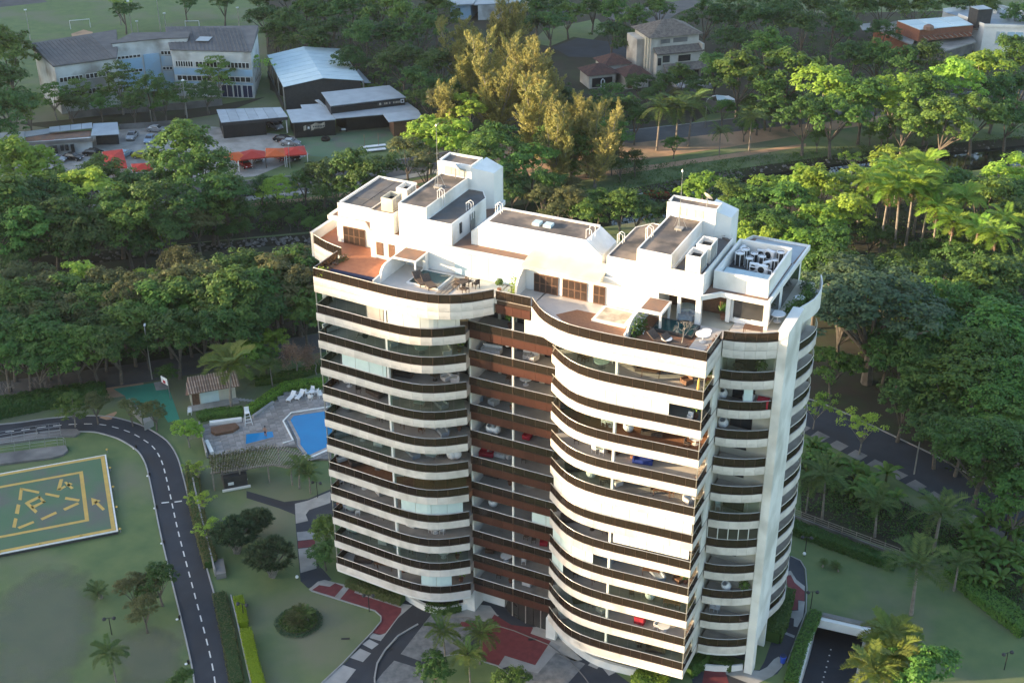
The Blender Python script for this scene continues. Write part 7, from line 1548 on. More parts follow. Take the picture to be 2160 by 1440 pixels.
# --- right forest
T('B',1850,655,1.75,'huge blue-green spreading tree right of the tower',None,1.2);T('B',1790,600,1.3,'blue-green tree behind the huge spreading tree',None,1.1,0)
T('G',2075,955,1.25,'bright green dome-shaped tree at the lower right',None,1.05);T('A',1822,892,.72,'small light green street tree with dark trunk beside the right street');T('A',1722,852,.6,'light green street tree close to the fin of the tower')
GR_='trees of the right forest'
many([('M',1760,570,1.0),('D',1930,600,1.3),('G',1985,655,1.35),('M',2060,620,1.3),('D',2135,600,1.3),('D',2005,730,1.3),('G',2065,765,1.4),('M',2125,720,1.4),('D',1950,735,1.2),('D',1905,735,1.1),('G',2130,830,1.3),('M',2020,830,1.25),('D',1965,800,1.1),('G',2090,870,1.2),('M',2155,905,1.2),('D',2040,560,1.1),('D',1880,570,1.0),('M',2100,670,1.2),('D',2150,1000,1.0),('M',2150,1060,.9),('D',2030,920,.9),('D',1870,740,.9),('D',1780,670,1.1),('D',1720,620,.9),('D',1905,850,.9),('D',1985,900,.95),('M',1760,770,.8)],'dark green tree in the dense forest right of the tower',GR_)
fill([(1500,215),(1640,205),(2160,245),(2160,290),(1700,290),(1560,300)],24,'DM',.45,.65,'low shrub tree under the upper right bank wood','undergrowth shrubs of the upper right bank',23,26)
fill([(1560,560),(1760,600),(2000,480),(2160,470),(2160,600),(1900,640),(1720,640)],18,'DML',.5,.75,'low shrub tree beneath the royal palms','undergrowth shrubs of the palm grove',24,30)
fill([(1000,360),(1300,330),(1500,270),(1500,300),(1300,380),(1020,420)],12,'DMO',.4,.6,'low shrub tree beside the sand strip','shrubs beside the sand strip',25,30)
many([('D',90,420,1.3),('L',95,390,1.2),('M',215,380,1.1),('M',360,370,1.3),('M',430,365,1.2),('D',300,400,1.1),('L',20,330,1.2),('M',135,400,1.1)],'leafy tree screening the left car park','trees screening the car park')
# --- garden trees
for k,x,y,s,lb in(('T',150,852,.55,'spreading small tree beside the bend of the helipad road'),('O',200,850,.5,'olive small tree at the hedge above the road bend'),('O',275,862,.42,'small dark tree at the near edge of the green court'),('O',325,868,.45,'small tree overhanging the green court'),('O',282,1240,.5,'rounded dark shrub tree left in the lawn cluster'),('D',335,1225,.52,'rounded dark shrub tree right in the lawn cluster'),('O',303,1285,.48,'rounded dark shrub tree lowest in the lawn cluster'),
  ('L',520,745,.6,'light green tree behind the coconut palm'),('L',575,722,.6,'yellow-green tree left of the pink bare tree'),('M',560,760,.45,'small bright bushy tree right of the coconut palm'),('L',395,905,.42,'yellow-green bushy tree at the corner of the pool terrace'),('A',425,1050,.4,'loose shrub tree between driveway and kiosk'),('A',415,985,.38,'loose pale shrub tree above the kiosk hedge'),('A',440,1110,.4,'loose shrub tree left of the dark dragon trees'),
  ('D',918,1405,.42,'dark round shrub at the left of the entrance island'),('D',1078,1432,.38,'dark clipped shrub at the right of the entrance island'),('M',1950,1412,.78,'large glossy leaf shrub at the lower right edge'),('D',352,790,.4,'small grey green tree behind the court'),('M',690,1120,.42,'bushy green shrub at the left foot of the tower'),('D',685,1165,.38,'dark shrub against the left foot of the tower'),('D',378,1435,.3,'small dark shrub at the bottom edge by the road')):T(k,x,y,s,lb)
# --- bare trees
def bare(key,loc,s,m,lb,n=46,seed=3,spread=1.0,twigs=0,nm='bare_tree'):
 rng=np.random.default_rng(seed);t=thing(nm,lb,'tree',loc);mb=MB();tips=[]
 def grow(p,d,l,r,k):
  e=p+d*l;mb.tube([p,(p+e)/2+Vector(rng.normal(size=3))*l*.05,e],[r,r*.85,r*.65],4)
  if k==0:tips.append(e);return
  for _ in range(3 if k>1 else 4):grow(e,(d+Vector(rng.normal(size=3))*.5*spread+Vector((0,0,.12))).normalized(),l*.68,r*.58,k-1)
 grow(Vector((0,0,0)),Vector((.05,.02,1)),1.6*s,.11*s,4);mb.build('trunk','barkpale',t)
 if twigs:
  C_=np.concatenate([np.array(q)+rng.normal(size=(twigs,3))*.32*s for q in tips]);link('crown',leafmesh('crown',C_,unit(rng,len(C_)),.34*s,m,aspect=.22,seed=seed),t)
 return t
bare(0,G(628,795),1.25,'L_pink','leafless pinkish tree beside the tower and pool hedge',seed=4,twigs=16);bare(0,G(668,790),1.0,'L_pink','second pinkish dry tree close to the tower balconies',seed=8,twigs=14)
bare(0,G(12,845),.75,'L_pink','small leafless tree at the left end of the street shoulder',seed=5);bare(0,G(86,838),.75,'L_pink','small leafless tree on the street shoulder left of the road bend',seed=6)
bare(0,Vector((37.4,1.6,38.5)),.62,'L_pink','leafless frangipani in the right roof terrace corner',seed=9,spread=1.3)
# --- tall feathery pines
def casuarina(seed,H=17.0):
 rng=np.random.default_rng(seed);t=thing('casuarina_tree','x','tree');mb=MB();Cs,Ns,Ts=[],[],[]
 ns=6
 for s in range(ns):
  a=rng.uniform(0,6.28);lean=rng.uniform(.06,.5);h=H*rng.uniform(.6,1.0);P=[]
  for k in range(7):
   f=k/6;P.append(Vector((math.cos(a)*lean*h*f**1.3+rng.normal()*.12,math.sin(a)*lean*h*f**1.3+rng.normal()*.12,h*f)))
  mb.tube(P,[.2*(1-f/7.5)for f in range(7)],5)
  for b in range(20):
   f=.14+.86*(b/19)**.9;i=min(5,int(f*6));q=P[i].lerp(P[i+1],f*6-i);g=rng.uniform(0,6.28);L_=(4.6-2.6*f)*rng.uniform(.7,1.2);up=.55+.7*f
   d=Vector((math.cos(g),math.sin(g),up)).normalized();e=q+d*L_;mb.tube([q,e],[.05,.015],3,False)
   n=125;u_=rng.beta(1.5,1.1,n)[:,None];ax=np.array(d);base=np.array(q)+ax*L_*u_*1.25
   off=rng.normal(size=(n,3));off-=np.outer(off@ax,ax);off*=(.40*(1.15-u_*.95))
   Cs.append(base+off);tt=ax+off*.9+np.array([0,0,.25]);Ts.append(tt);Ns.append(rng.normal(size=(n,3))+off)
 mb.build('trunk','barkpale',t);link('crown',leafmesh('crown',np.concatenate(Cs),np.concatenate(Ns),.62,'L_gold',aspect=.2,T_=np.concatenate(Ts),seed=seed),t);return t
CA=[Proto(casuarina(31)),Proto(casuarina(32)),Proto(casuarina(33))]
for i,(x,y,s,lb)in enumerate(((1080,195,1.3,'tallest feathery golden pine reaching the top edge'),(985,215,1.12,'feathery golden pine leaning left of the tallest one'),(1015,250,1.15,'golden pine in front of the left leaning pine'),(1105,275,1.15,'golden pine in the middle of the tall pine group'),(1050,290,1.1,'golden pine behind the roof antenna side of the group'),(1165,300,1.05,'golden pine right of the middle of the pine group'),(1130,345,1.0,'golden pine at the front of the pine group'),(1205,375,1.0,'drooping golden pine at the front right of the pine group'),(1255,395,.9,'low drooping golden pine nearest the canal'),(945,300,.75,'short olive pine at the left foot of the group'),(1290,350,.62,'small pine beside the sand strip'),(1235,310,.7,'short golden pine right of the pine group'),(1170,395,.85,'drooping golden pine just behind the centre roof'))):CA[i%3].put(lb,G(x,y),i*1.3,'tall feathery golden pines',s)
# --- palms
def frond_mesh(name,m,L_=2.6,droop=.62,rise=.42,n=22,leaf=.62,vee=.35,seed=0,asp=.13):
 rng=np.random.default_rng(seed);mb=MB();tt=np.linspace(.12,1,n);P=[(L_*t*(1-.12*t*t),0,L_*(rise*t-droop*t*t))for t in np.linspace(0,1,7)]
 Cs,Ns,Ts=[],[],[]
 for t in tt:
  x,z=L_*t*(1-.12*t*t),L_*(rise*t-droop*t*t);l=leaf*(math.sin(math.pi*min(1,.18+.8*t))**.6)
  for s in(-1,1):
   d=np.array([.55,s*1.0,-vee-.35*t+rng.normal()*.08]);d/=np.linalg.norm(d);Cs.append(np.array([x,0,z])+d*l*.5);Ts.append(d*1.0);Ns.append(np.array([.25,0,1.0])+rng.normal(size=3)*.12)
 me=leafmesh(name,np.array(Cs),np.array(Ns),leaf,m,aspect=asp,T_=np.array(Ts),seed=seed,jitter=.15);return me
def palm(name,m,h,nf,L_,droop,rise,trunk='palmtrunk',r=.13,seed=1,lean=.3,skirt=0,leaf=.62,n=22,elmin=-.3,asp=.13):
 rng=np.random.default_rng(seed);t=thing(name,'x','palm tree');mb=MB()
 tp=Vector((lean,lean*.4,h));mb.tube([(0,0,0),tp*.5+Vector((-.12*lean,0,0)),tp],[r*1.35,r,r*.85],7);mb.build('trunk',trunk,t)
 ms=[frond_mesh('frond',m,L_*k,droop*dk_,rise,n=n,leaf=leaf,seed=seed+i,asp=asp)for i,(k,dk_)in enumerate(((1,1),(.92,1.25),(1.05,.8)))]
 for i in range(nf):
  a=2.399963*i+rng.uniform(-.2,.2);el=.95-(.95-elmin)*(i/nf)+rng.uniform(-.1,.1)
  o=link('frond',ms[i%3],t,tuple(tp));o.rotation_euler=(rng.uniform(-.3,.3),-el,a)
 if skirt:
  ds=frond_mesh('dead_frond','deadfrond',L_*.6,.5,.1,n=12,leaf=.4,seed=seed)
  for i in range(skirt):o=link('dead_frond',ds,t,tuple(tp-Vector((0,0,.15))));o.rotation_euler=(rng.uniform(-.3,.3),1.15+rng.uniform(-.2,.2),2.4*i)
 return t
PM={'C':Proto(palm('coconut_palm','L_palm',6.5,22,3.4,.85,.5,seed=1,leaf=.8,asp=.16)),'Y':Proto(palm('feather_palm','L_palmy',4.0,20,2.7,.85,.62,seed=2,r=.1,elmin=-.1,leaf=.7,asp=.17,n=26)),'R':Proto(palm('royal_palm','L_light',13.2,22,4.3,.8,.55,trunk='palmtrunk',r=.19,seed=3,lean=.5,skirt=9,leaf=1.05,n=28,elmin=-.15,asp=.17)),
 'S':Proto(palm('sago_palm','L_palm',.8,26,1.25,.55,.5,seed=4,r=.16,leaf=.3,n=18,elmin=.0)),'K':Proto(palm('sago_palm','L_olive',.7,22,1.2,.5,.5,seed=5,r=.16,leaf=.3,n=18)),'W':Proto(palm('arching_palm','L_palm',5.2,15,3.6,.95,.75,seed=6,r=.16,leaf=.95,n=26,elmin=.0,asp=.12))}
def PT(k,bx,by,s,lb,group=None,rz=None):return PM[k].put(lb,G(bx,by),(bx*1.7)%6.28 if rz is None else rz,group,s)
for k,x,y,s,lb in(('Y',488,862,1.65,'large coconut palm with yellow-green fronds before the pool house'),('C',575,815,.55,'young slim palm on the lawn behind the pool'),('C',246,1440,.62,'coconut palm in the lower left lawn'),('S',213,1260,1.3,'tiny palm beside the worn lawn'),('C',940,1395,.62,'left palm of the three on the entrance island'),('C',1012,1400,.64,'right palm of the three on the entrance island'),('C',992,1440,.58,'front palm of the three on the entrance island'),
  ('Y',1868,1418,1.25,'sunlit yellow palm furthest from the viewer beside the garage ramp'),('Y',1858,1462,1.25,'sunlit yellow palm in the middle beside the garage ramp'),('Y',1838,1498,1.25,'sunlit yellow palm at the bottom edge beside the garage ramp'),('C',1385,318,1.4,'left dark coconut palm on the sand strip'),('C',1425,315,1.4,'middle dark coconut palm on the sand strip'),('C',1452,308,1.4,'right dark coconut palm on the sand strip'),('C',1517,328,.8,'short coconut palm beside the sand path'),('C',1580,318,1.1,'dark slender palm covered in creeper on the sand strip'),
  ('W',1922,1295,1.15,'large arching palm on the right lawn'),('W',2012,1245,.7,'bluish palm right of the large arching palm'),('W',1968,1165,1.1,'big arching palm with straw heart before the dense shrubs'),('W',1845,1132,.85,'arching palm with pale trunk behind the garden fence'),('C',1734,1095,.95,'thin tall palm left of the arching palms'),('C',1700,1080,.7,'thin palm close to the fin balconies'),('W',632,1030,.6,'low palm on the lawn below the pool pergola'),('W',655,1040,.5,'low dark palm beside the garden path'),('C',620,140,.95,'palm behind the corner of the hall roof'),('C',592,135,.8,'palm left of the hall roof')):PT(k,x,y,s,lb)
RPx=sorted((1850,1882,1905,1935,1960,1925,1868,1990,2040,2075,2010,2100,1820))
for x,y,s in((1850,560,1.05),(1882,565,1.08),(1905,555,1.12),(1935,560,.98),(1960,580,.9),(1925,500,1.0),(1868,500,.95),(1990,600,.85),(2040,625,.85),(2075,640,.9),(2010,560,.9),(2100,600,.85),(1820,500,.8)):PT('R',x,y,s,nth(RPx.index(x),len(RPx),'royal palm with brown skirt in the cluster right of the tower'),'royal palms right of the tower')
# --- dragon trees, banana clumps, flower bed
def dragon(seed):
 rng=np.random.default_rng(seed);t=thing('dragon_tree','x','tree');mb=MB();Cs,Ns,Ts=[],[],[]
 for i in range(62):
  a,rr_=rng.uniform(0,6.28),2.5*math.sqrt(rng.random());e=Vector((rr_*math.cos(a),rr_*math.sin(a),3.9-.22*rr_**2+rng.uniform(-.5,.4)));mb.tube([(rng.uniform(-.3,.3),rng.uniform(-.3,.3),0),(e.x*.4,e.y*.4,e.z*.55),tuple(e)],[.1,.08,.05],4)
  n=66;d=unit(rng,n);d[:,2]=np.abs(d[:,2])*1.1-.25;Cs.append(np.array(e)+d*.38);Ts.append(d);Ns.append(np.cross(d,unit(rng,n)))
 mb.build('stems','barkpale',t);link('crown',leafmesh('crown',np.concatenate(Cs),np.concatenate(Ns),.82,'L_blue',aspect=.15,T_=np.concatenate(Ts),seed=seed),t);return t
DG=Proto(dragon(41))
for x,y,s,lb in((500,1165,1.0,'left dark dragon tree clump beside the shrub border'),(575,1215,1.05,'right dark dragon tree clump beside the garden path'),(540,1130,.8,'dark dragon tree clump behind the other two')):DG.put(lb,G(x,y),x,'dragon tree clumps',s)
def banana(seed,m='L_mid'):
 rng=np.random.default_rng(seed);t=thing('banana_plant','x','plant');mb=MB();mb.tube([(0,0,0),(.05,0,1.5)],[.14,.09],6);mb.build('stem','L_olive',t)
 me=MB();k=6;P=[]
 for i in range(k+1):
  f=i/k;w=.3*math.sin(math.pi*(.08+.9*f));x=2.0*f*(1-.2*f*f);z=2.0*(.75*f-.75*f*f);P+=[(x,-w,z-.06),(x,0,z),(x,w,z-.06)]
 F=[]
 for i in range(k):a=3*i;F+=[(a,a+3,a+4,a+1),(a+1,a+4,a+5,a+2)]
 me.add(P,F);lm=me.mesh('leaf',m)
 for i in range(9):o=link('leaf',lm,t,(.05,0,1.4));o.rotation_euler=(rng.uniform(-.3,.3),-.75+.12*i+rng.uniform(-.15,.15),2.4*i);o.scale=(rng.uniform(.75,1.1),)*3
 return t
BN=Proto(banana(51));r=random.Random(8)
for i,(x,y)in enumerate(sorted(((775,205),(800,200),(830,215),(855,222),(815,185),(790,180),(870,215),(845,200)))):BN.put(nth(i,8,'banana plant in the row right of the pale hall roof'),G(x,y),r.random()*6,'banana plants beside the hall',r.uniform(1.1,1.5))
Q1=[(lambda f:(1705+165*f+r.gauss(0,12),985+85*f+r.gauss(0,14)))(r.random())for i in range(34)]
Q2=[p for p in((r.uniform(2000,2170),r.uniform(1105,1250))for i in range(46))if p[1]<1215+(p[0]-2020)*.75]
for Q,lb,gr in((Q1,'dark broad-leaved plant in the belt between street and garden','broad-leaved plants along the right street'),(Q2,'dark broad-leaved plant in the thicket at the right edge','broad-leaved plants in the right thicket')):
 for i,(x,y)in enumerate(sorted(Q)):BN.put(nth(i,len(Q),lb),G(x,y),r.random()*6,gr,r.uniform(.8,1.4))
FB=thing('flower_bed','round flower bed with sago palms and pale leafy rim','flower bed',G(630,1312));rng=np.random.default_rng(6);n=2600
a=rng.uniform(0,6.28,n);rr_=np.where(rng.random(n)<.4,rng.uniform(2.05,2.6,n),2.1*np.sqrt(rng.random(n)));C_=np.column_stack([rr_*np.cos(a),rr_*np.sin(a),np.where(rr_>2.05,.22,.75-.1*rr_)*rng.uniform(.4,1.1,n)])
link('ground_cover',leafmesh('ground_cover',C_[rr_<=2.05],np.array([0,0,1])+rng.normal(size=((rr_<=2.05).sum(),3))*.5,.26,'L_dark',seed=1),FB);link('pale_rim_plants',leafmesh('pale_rim_plants',C_[rr_>2.05],np.array([0,0,1])+rng.normal(size=((rr_>2.05).sum(),3))*.5,.2,'L_blue',seed=2),FB)
for dx,dy,k,s,lb in((-.4,.9,'K',1.1,'straw-coloured sago palm at the back of the round bed'),(-.5,-.2,'K',1.0,'straw-coloured sago palm in the middle of the round bed'),(.2,-1.1,'K',1.0,'sago palm at the front of the round bed'),(1.0,.4,'S',1.1,'green sago palm at the right of the round bed')):q=wloc(FB);PM[k].put(lb,(q.x+dx,q.y+dy,0),dx*3,'sago palms in the round bed',s)
for x,y in((1735,1195),(1762,1198),(1768,1205)):PM['S'].put('low silvery rosette plant on the lawn above the garage ramp',G(x,y),x,'silvery rosette plants',.55)
def scrub(nm,poly,n,m,seed,z0=0.0,zh=1.2,leaf=.42):
 rng=np.random.default_rng(seed);r_=random.Random(seed);P=[];xs,ys=[p[0]for p in poly],[p[1]for p in poly]
 while len(P)<n:
  x,y=r_.uniform(min(xs),max(xs)),r_.uniform(min(ys),max(ys))
  if inside((x,y),poly):g=G(x,y);P.append((g.x,g.y,z0))
 P=np.array(P);C_=np.repeat(P,16,0)+rng.normal(size=(n*16,3))*np.array([.6,.6,.0]);C_[:,2]+=np.abs(rng.normal(size=n*16))*zh*.5
 N_=np.array([0,0,.8])+rng.normal(size=C_.shape)*.6
 return stuff(link(nm,leafmesh(nm,C_,N_,leaf,m,seed=seed)))
scrub('undergrowth',[(-60,800),(440,738),(690,690),(690,560),(450,560),(-60,600)],700,'L_dark',61);scrub('undergrowth',[(-60,420),(540,420),(820,400),(830,475),(430,500),(-60,545)],900,'L_dark',62,leaf=.5)
scrub('undergrowth',[(560,20),(960,20),(960,330),(800,250),(600,190)],700,'L_dark',63,leaf=.5);scrub('undergrowth',[(1500,20),(2160,20),(2160,240),(1640,225),(1500,120)],900,'L_dark',64,leaf=.5)
scrub('undergrowth',[(1520,400),(2160,370),(2160,1050),(2020,1000),(1880,830),(1700,620)],1500,'L_dark',65,leaf=.45);scrub('undergrowth',[(1690,965),(2010,1110),(2160,1230),(2160,1320),(2030,1205),(1860,1130),(1690,1075)],420,'L_dark',66,zh=.7,leaf=.3)
scrub('bank_grass',[(1300,350),(1560,335),(1720,318),(2160,280),(2160,292),(1560,360),(1300,400)],420,'L_dark',67,zh=.5,leaf=.3);scrub('bank_grass',[(1100,400),(1300,400),(1560,368),(1560,420),(1150,460)],300,'L_dark',68)
# ------------------------------------------------------------------ furniture and plants on balconies and roof terraces
def sofa_(m,name='sofa',w=2.0):
 t=thing(name,'x','sofa')
 mb=MB();mb.box(-w/2,-.42,.12,w/2,.42,.36);mb.build('base',m,t);mb=MB();mb.box(-w/2,.28,.36,w/2,.46,.8);mb.build('backrest',m,t)
 for s in(-1,1):mb=MB();mb.box(s*w/2-(.0 if s<0 else .16),-.42,.36,s*w/2+(.16 if s<0 else .0),.28,.6);mb.build('armrest',m,t)
 n=2 if w>1.2 else 1;cw=(w-.36)/n
 for i in range(n):mb=MB();mb.box(-w/2+.18+i*cw+.01,-.4,.36,-w/2+.18+(i+1)*cw-.01,.26,.5);mb.build('cushion',m,t)
 return t
def plant_(m,h=1.2,seed=1,r=.5,n=130,nm='potted_plant',pot='pot'):
 t=thing(nm,'x','plant');rng=np.random.default_rng(seed)
 mb=MB();mb.lathe(0,0,[(.18,0),(.25,.38),(.27,.42),(.2,.42)],10);mb.build('pot',pot,t)
 u=unit(rng,n);u[:,2]=np.abs(u[:,2])*1.3-.1;C_=np.array([0,0,.45+h*.35])+u*rng.uniform(.35,1,(n,1))*np.array([r,r,h*.5]);link('foliage',leafmesh('foliage',C_,u+rng.normal(size=(n,3))*.4,.3,m,seed=seed,aspect=.5),t);return t
def hammock_():
 t=thing('hammock','x','hammock');mb=MB();k=10;P=[]
 for i in range(k+1):
  f=i/k;x=-1.3+2.6*f;z=1.5-.95*math.sin(math.pi*f)**.8;w=.02+.38*math.sin(math.pi*f)**.6;P+=[(x,-w,z+.12*w),(x,0,z-.05),(x,w,z+.12*w)]
 mb.add(P,[f for i in range(k)for f in((3*i,3*i+3,3*i+4,3*i+1),(3*i+1,3*i+4,3*i+5,3*i+2))]);mb.build('cloth','fabricw',t)
 for s in(-1,1):mb=MB();mb.tube([(s*1.3,0,1.5),(s*1.75,0,2.0)],.02,4);mb.build('rope','woodp',t)
 return t
def egg_():
 t=thing('egg_chair','x','chair');mb=MB();mb.lathe(0,0,[(.12,.3),(.42,.5),(.52,.85),(.46,1.2),(.3,1.45),(.26,1.43),(.4,1.18),(.44,.85),(.34,.56),(.1,.42)],12);o=mb.build('shell','plastic',t);o.rotation_euler=(.5,0,0)
 mb=MB();mb.lathe(0,0,[(.3,0),(.3,.04),(.05,.08),(.04,.5)],10);mb.build('foot','steel',t);return t
def cabinet_(m):
 t=thing('cabinet','x','cabinet');mb=MB();mb.box(-.5,-.35,.05,.5,.35,.85);mb.build('body',m,t);mb=MB();mb.box(-.54,-.39,.85,.54,.39,.9);mb.build('top',m,t)
 for s in(-1,1):mb=MB();mb.box(s*.25-.22,-.365,.1,s*.25+.22,-.35,.8);mb.build('door',m,t)
 return t
def bike_():
 t=thing('exercise_bike','x','exercise bike');mb=MB();mb.tube([(0,-.06,.35),(0,.06,.35)],.3,12);mb.build('flywheel','black',t)
 mb=MB();mb.tube([(-.9,0,.05),(-.5,0,.9)],.05,5);mb.tube([(.0,0,.35),(.15,0,1.15)],.05,5);mb.tube([(-.75,0,.4),(.0,0,.35)],.06,5);mb.build('frame','dark',t)
 mb=MB();mb.cbox(-.5,0,.93,.3,.24,.08);mb.build('saddle','black',t);mb=MB();mb.tube([(.15,-.25,1.15),(.15,.25,1.15)],.03,5);mb.build('handlebar','black',t);return t
def deckchair_(m):
 t=thing('sun_lounger','x','sun lounger');mb=MB();mb.box(-.4,-1.0,.25,.4,.3,.34);mb.build('seat',m,t)
 mb=MB();mb.add([(-.4,.3,.28),(.4,.3,.28),(.4,.95,.75),(-.4,.95,.75),(-.4,.3,.36),(.4,.3,.36),(.4,.9,.82),(-.4,.9,.82)],[(0,3,2,1),(4,5,6,7),(0,1,5,4),(1,2,6,5),(2,3,7,6),(3,0,4,7)]);mb.build('backrest',m,t)
 for x in(-.35,.35):
  for y in(-.85,.2):mb=MB();mb.box(x-.03,y-.03,0,x+.03,y+.03,.25);mb.build('leg','dark',t)
 return t
K9={'tw':table_('plastic',.62,.74,name='balcony_table'),'tg':table_('glasstop',.72,.74,'steel',name='balcony_table'),'tq':table_('wood',.85,.74,square=True,name='balcony_table'),'tc':table_('glasstop',.55,.42,'woodp',True,'coffee_table'),'td':table_('wicker',.5,.7,name='balcony_table'),
 'cw':chair_('plastic',name='balcony_chair'),'cb':chair_('wicker',name='balcony_chair'),'co':chair_('wood',name='balcony_chair'),'sw':sofa_('fabricw'),'sg':sofa_('fabricg'),'sd':sofa_('wicker'),'sr':sofa_('fabricr',w=1.5),'sb':sofa_('fabricb',w=1.9),'aw':sofa_('fabricw','armchair',.85),'ao':sofa_('wood','armchair',.9),'ag':sofa_('fabricg','armchair',.85),'ar':sofa_('fabricr','armchair',.8),
 'pm':plant_('L_mid',1.5,1,.6),'pl':plant_('L_light',1.7,2,.65),'pd':plant_('L_dark',1.3,3,.5),'ha':hammock_(),'eg':egg_(),'kw':cabinet_('plastic'),'bk':bike_(),'dc':deckchair_('wicker'),'kr':cabinet_('fabricr')}
K9={k:Proto(v)for k,v in K9.items()}
seen=set()
def F(kind,c,x,y,fl,label,rz=0.0,s=1.0,group=None):
 z=ZS[fl];p=c(x,y,z)
 if p.x>40.2:p.x=min(p.x,44.2);p.y=min(p.y,6.35)
 return K9[kind].put(label,(p.x,p.y,z+.004),rz,group,s)
c4,c6,c5,c7,c8=crop(640,560,3.6),crop(680,940,3.79),crop(1140,640,4.8),crop(1140,920,5.143),crop(1140,1180,4.32)
cR,c1,cD=crop(1420,600,3.6),crop(640,320,4.5),crop(1300,380,3.789)
SB='furniture and plants on the balconies'
def sto(k,w):return '%s, %s balcony'%(w,'lowest' if k==11 else['','top','2nd','3rd','4th','5th','6th','7th','8th','9th','10th'][k])
LF_=((2,'sw',c4,225,485,'white sofa at the left end',1.2),(2,'bk',c4,470,555,'black exercise bike',.4),(2,'aw',c4,680,610,'off-white armchair beside the partition column',-.6),(2,'sw',c4,830,600,'long white sofa in the middle of the left wing',.1),(2,'tg',c4,900,665,'round glass table before the sofas',0),(2,'sw',c4,1080,655,'pale sofa beside the large plant',-.9),(2,'pl',c4,1185,655,'large potted plant at the curved end',0),
(3,'aw',c4,1085,870,'white armchair at the curved end of the left wing',-.5),(3,'aw',c4,1150,880,'second white armchair at the curved end of the left wing',-1.1),(3,'sd',c4,760,840,'dark sofa in the left wing',.1),(3,'td',c4,1000,870,'dark side table near the white armchairs',0),
(4,'tw',c4,350,915,'round white table in the left wing',0),(4,'sd',c4,545,985,'dark sofa in the left wing',-.3),(4,'sg',c4,1040,1065,'grey blue sofa behind the glass screen',-.6),(4,'co',c4,250,895,'wooden chair beside the round table',.8),(4,'tc',c4,880,1060,'low glass table before the grey blue sofa',.2),(4,'cb',c4,420,960,'dark chair right of the round table',1.9),(4,'ag',c4,700,1010,'grey armchair beside the partition column',.5),
(5,'tg',c4,345,1105,'round pale green glass table',0),(5,'tc',c4,520,1165,'low glass coffee table',.2),(5,'tq',c4,830,1235,'wooden dining table',.2),(5,'sg',c4,1050,1270,'grey blue sofa at the curved end',-.7),(5,'pl',c4,1185,1250,'yellow green potted plant at the curved end',0),(5,'cb',c4,600,1180,'dark chair by the coffee table',1.2),(5,'co',c4,760,1215,'wooden chair left of the dining table',1.6),(5,'co',c4,900,1265,'wooden chair right of the dining table',-1.5),(5,'sw',c4,1000,1235,'pale blue-white sofa behind the grey one',.0),
(6,'sg',c4,300,1290,'grey sofa at the left end',1.0),(6,'tw',c4,450,1325,'round white table',0),(6,'kw',c4,575,1365,'white cabinet beside the partition column',.1),(6,'pm',c4,240,1270,'potted plant at the left end',0),(6,'sg',c6,720,75,'grey blue sofa in the middle of the left wing',-.6),(6,'tc',c6,870,95,'low glass table in the left wing',.1),(6,'eg',c6,1060,105,'white egg chair at the curved end of the left wing',-.4),(6,'eg',c6,1105,105,'second white egg chair at the curved end of the left wing',-.8),(6,'cb',c6,960,80,'dark chair between low table and egg chairs',0),(6,'co',c4,380,1300,'wooden chair left of the round table',1.0),
(7,'sw',c6,180,110,'white daybed at the left end',1.0),(7,'tg',c6,445,185,'round glass table',0),(7,'aw',c6,620,235,'pale armchair right of the column',.5),(7,'tq',c6,960,290,'wooden dining table',.1),(7,'co',c6,1020,275,'wooden chair at the dining table',-1.3),(7,'co',c6,890,290,'wooden chair left of the dining table',1.5),(7,'sd',c6,290,145,'dark sofa left of the round table',1.0),(7,'cb',c6,760,265,'dark chair before the dining table',2.0),
(8,'cw',c6,150,305,'white chair at the left end',1.0),(8,'tw',c6,335,340,'white table',0),(8,'aw',c6,465,385,'white armchair beside the partition column',-.5),(8,'cb',c6,250,325,'dark chair beside the white table',1.5),(8,'pd',c6,130,290,'potted plant in the left corner',0),
(9,'tg',c6,245,525,'round glass table with pale rim',0),(9,'cw',c6,190,510,'white chair left of the round table',1.2),(9,'cw',c6,285,550,'white chair right of the round table',-1.2),(9,'cb',c6,440,570,'dark chair before the partition column',.3),(9,'cb',c6,500,585,'second dark chair before the partition column',.9),(9,'kw',c6,715,640,'long white cabinet',-.1),(9,'tw',c6,905,695,'white table with blue cover',0),(9,'cw',c6,870,690,'white chair left of the blue covered table',1.5),(9,'cw',c6,960,700,'white chair right of the blue covered table',-1.5),(9,'pm',c6,130,480,'potted plant in the left corner',0),
(10,'tg',c6,265,700,'round glass table',0),(10,'cw',c6,215,690,'white chair by the round table',1.0),(10,'kw',c6,490,780,'white cabinet left of the partition column',.1),(10,'sg',c6,645,815,'blue grey sofa',.2),(10,'tq',c6,790,860,'dark dining table',.1),(10,'pl',c6,1080,895,'tall yellow-green plant at the curved end',0),(10,'cb',c6,850,870,'dark chair right of the dining table',-1.4),(10,'cb',c6,720,850,'dark chair left of the dining table',1.5),(10,'tw',c6,970,890,'white table before the tall plant',0),(10,'cb',c6,400,740,'dark chair before the white cabinet',.7),
(11,'tq',c6,510,975,'reddish wooden table',.2),(11,'pm',c6,650,1005,'potted plant left of the blind',0),(11,'pl',c6,1110,1080,'yellow-green plant right of the blind',0),(11,'sd',c6,330,925,'dark sofa',.3),(11,'pd',c6,160,850,'dark plant in the left corner',0),(11,'co',c6,440,960,'wooden chair left of the reddish table',1.3))
for k,kd,c,x,y,w,rz in LF_:F(kd,c,x,y,k,sto(k,w+('' if 'left' in w else ' in the left wing')),rz,1.0,SB)
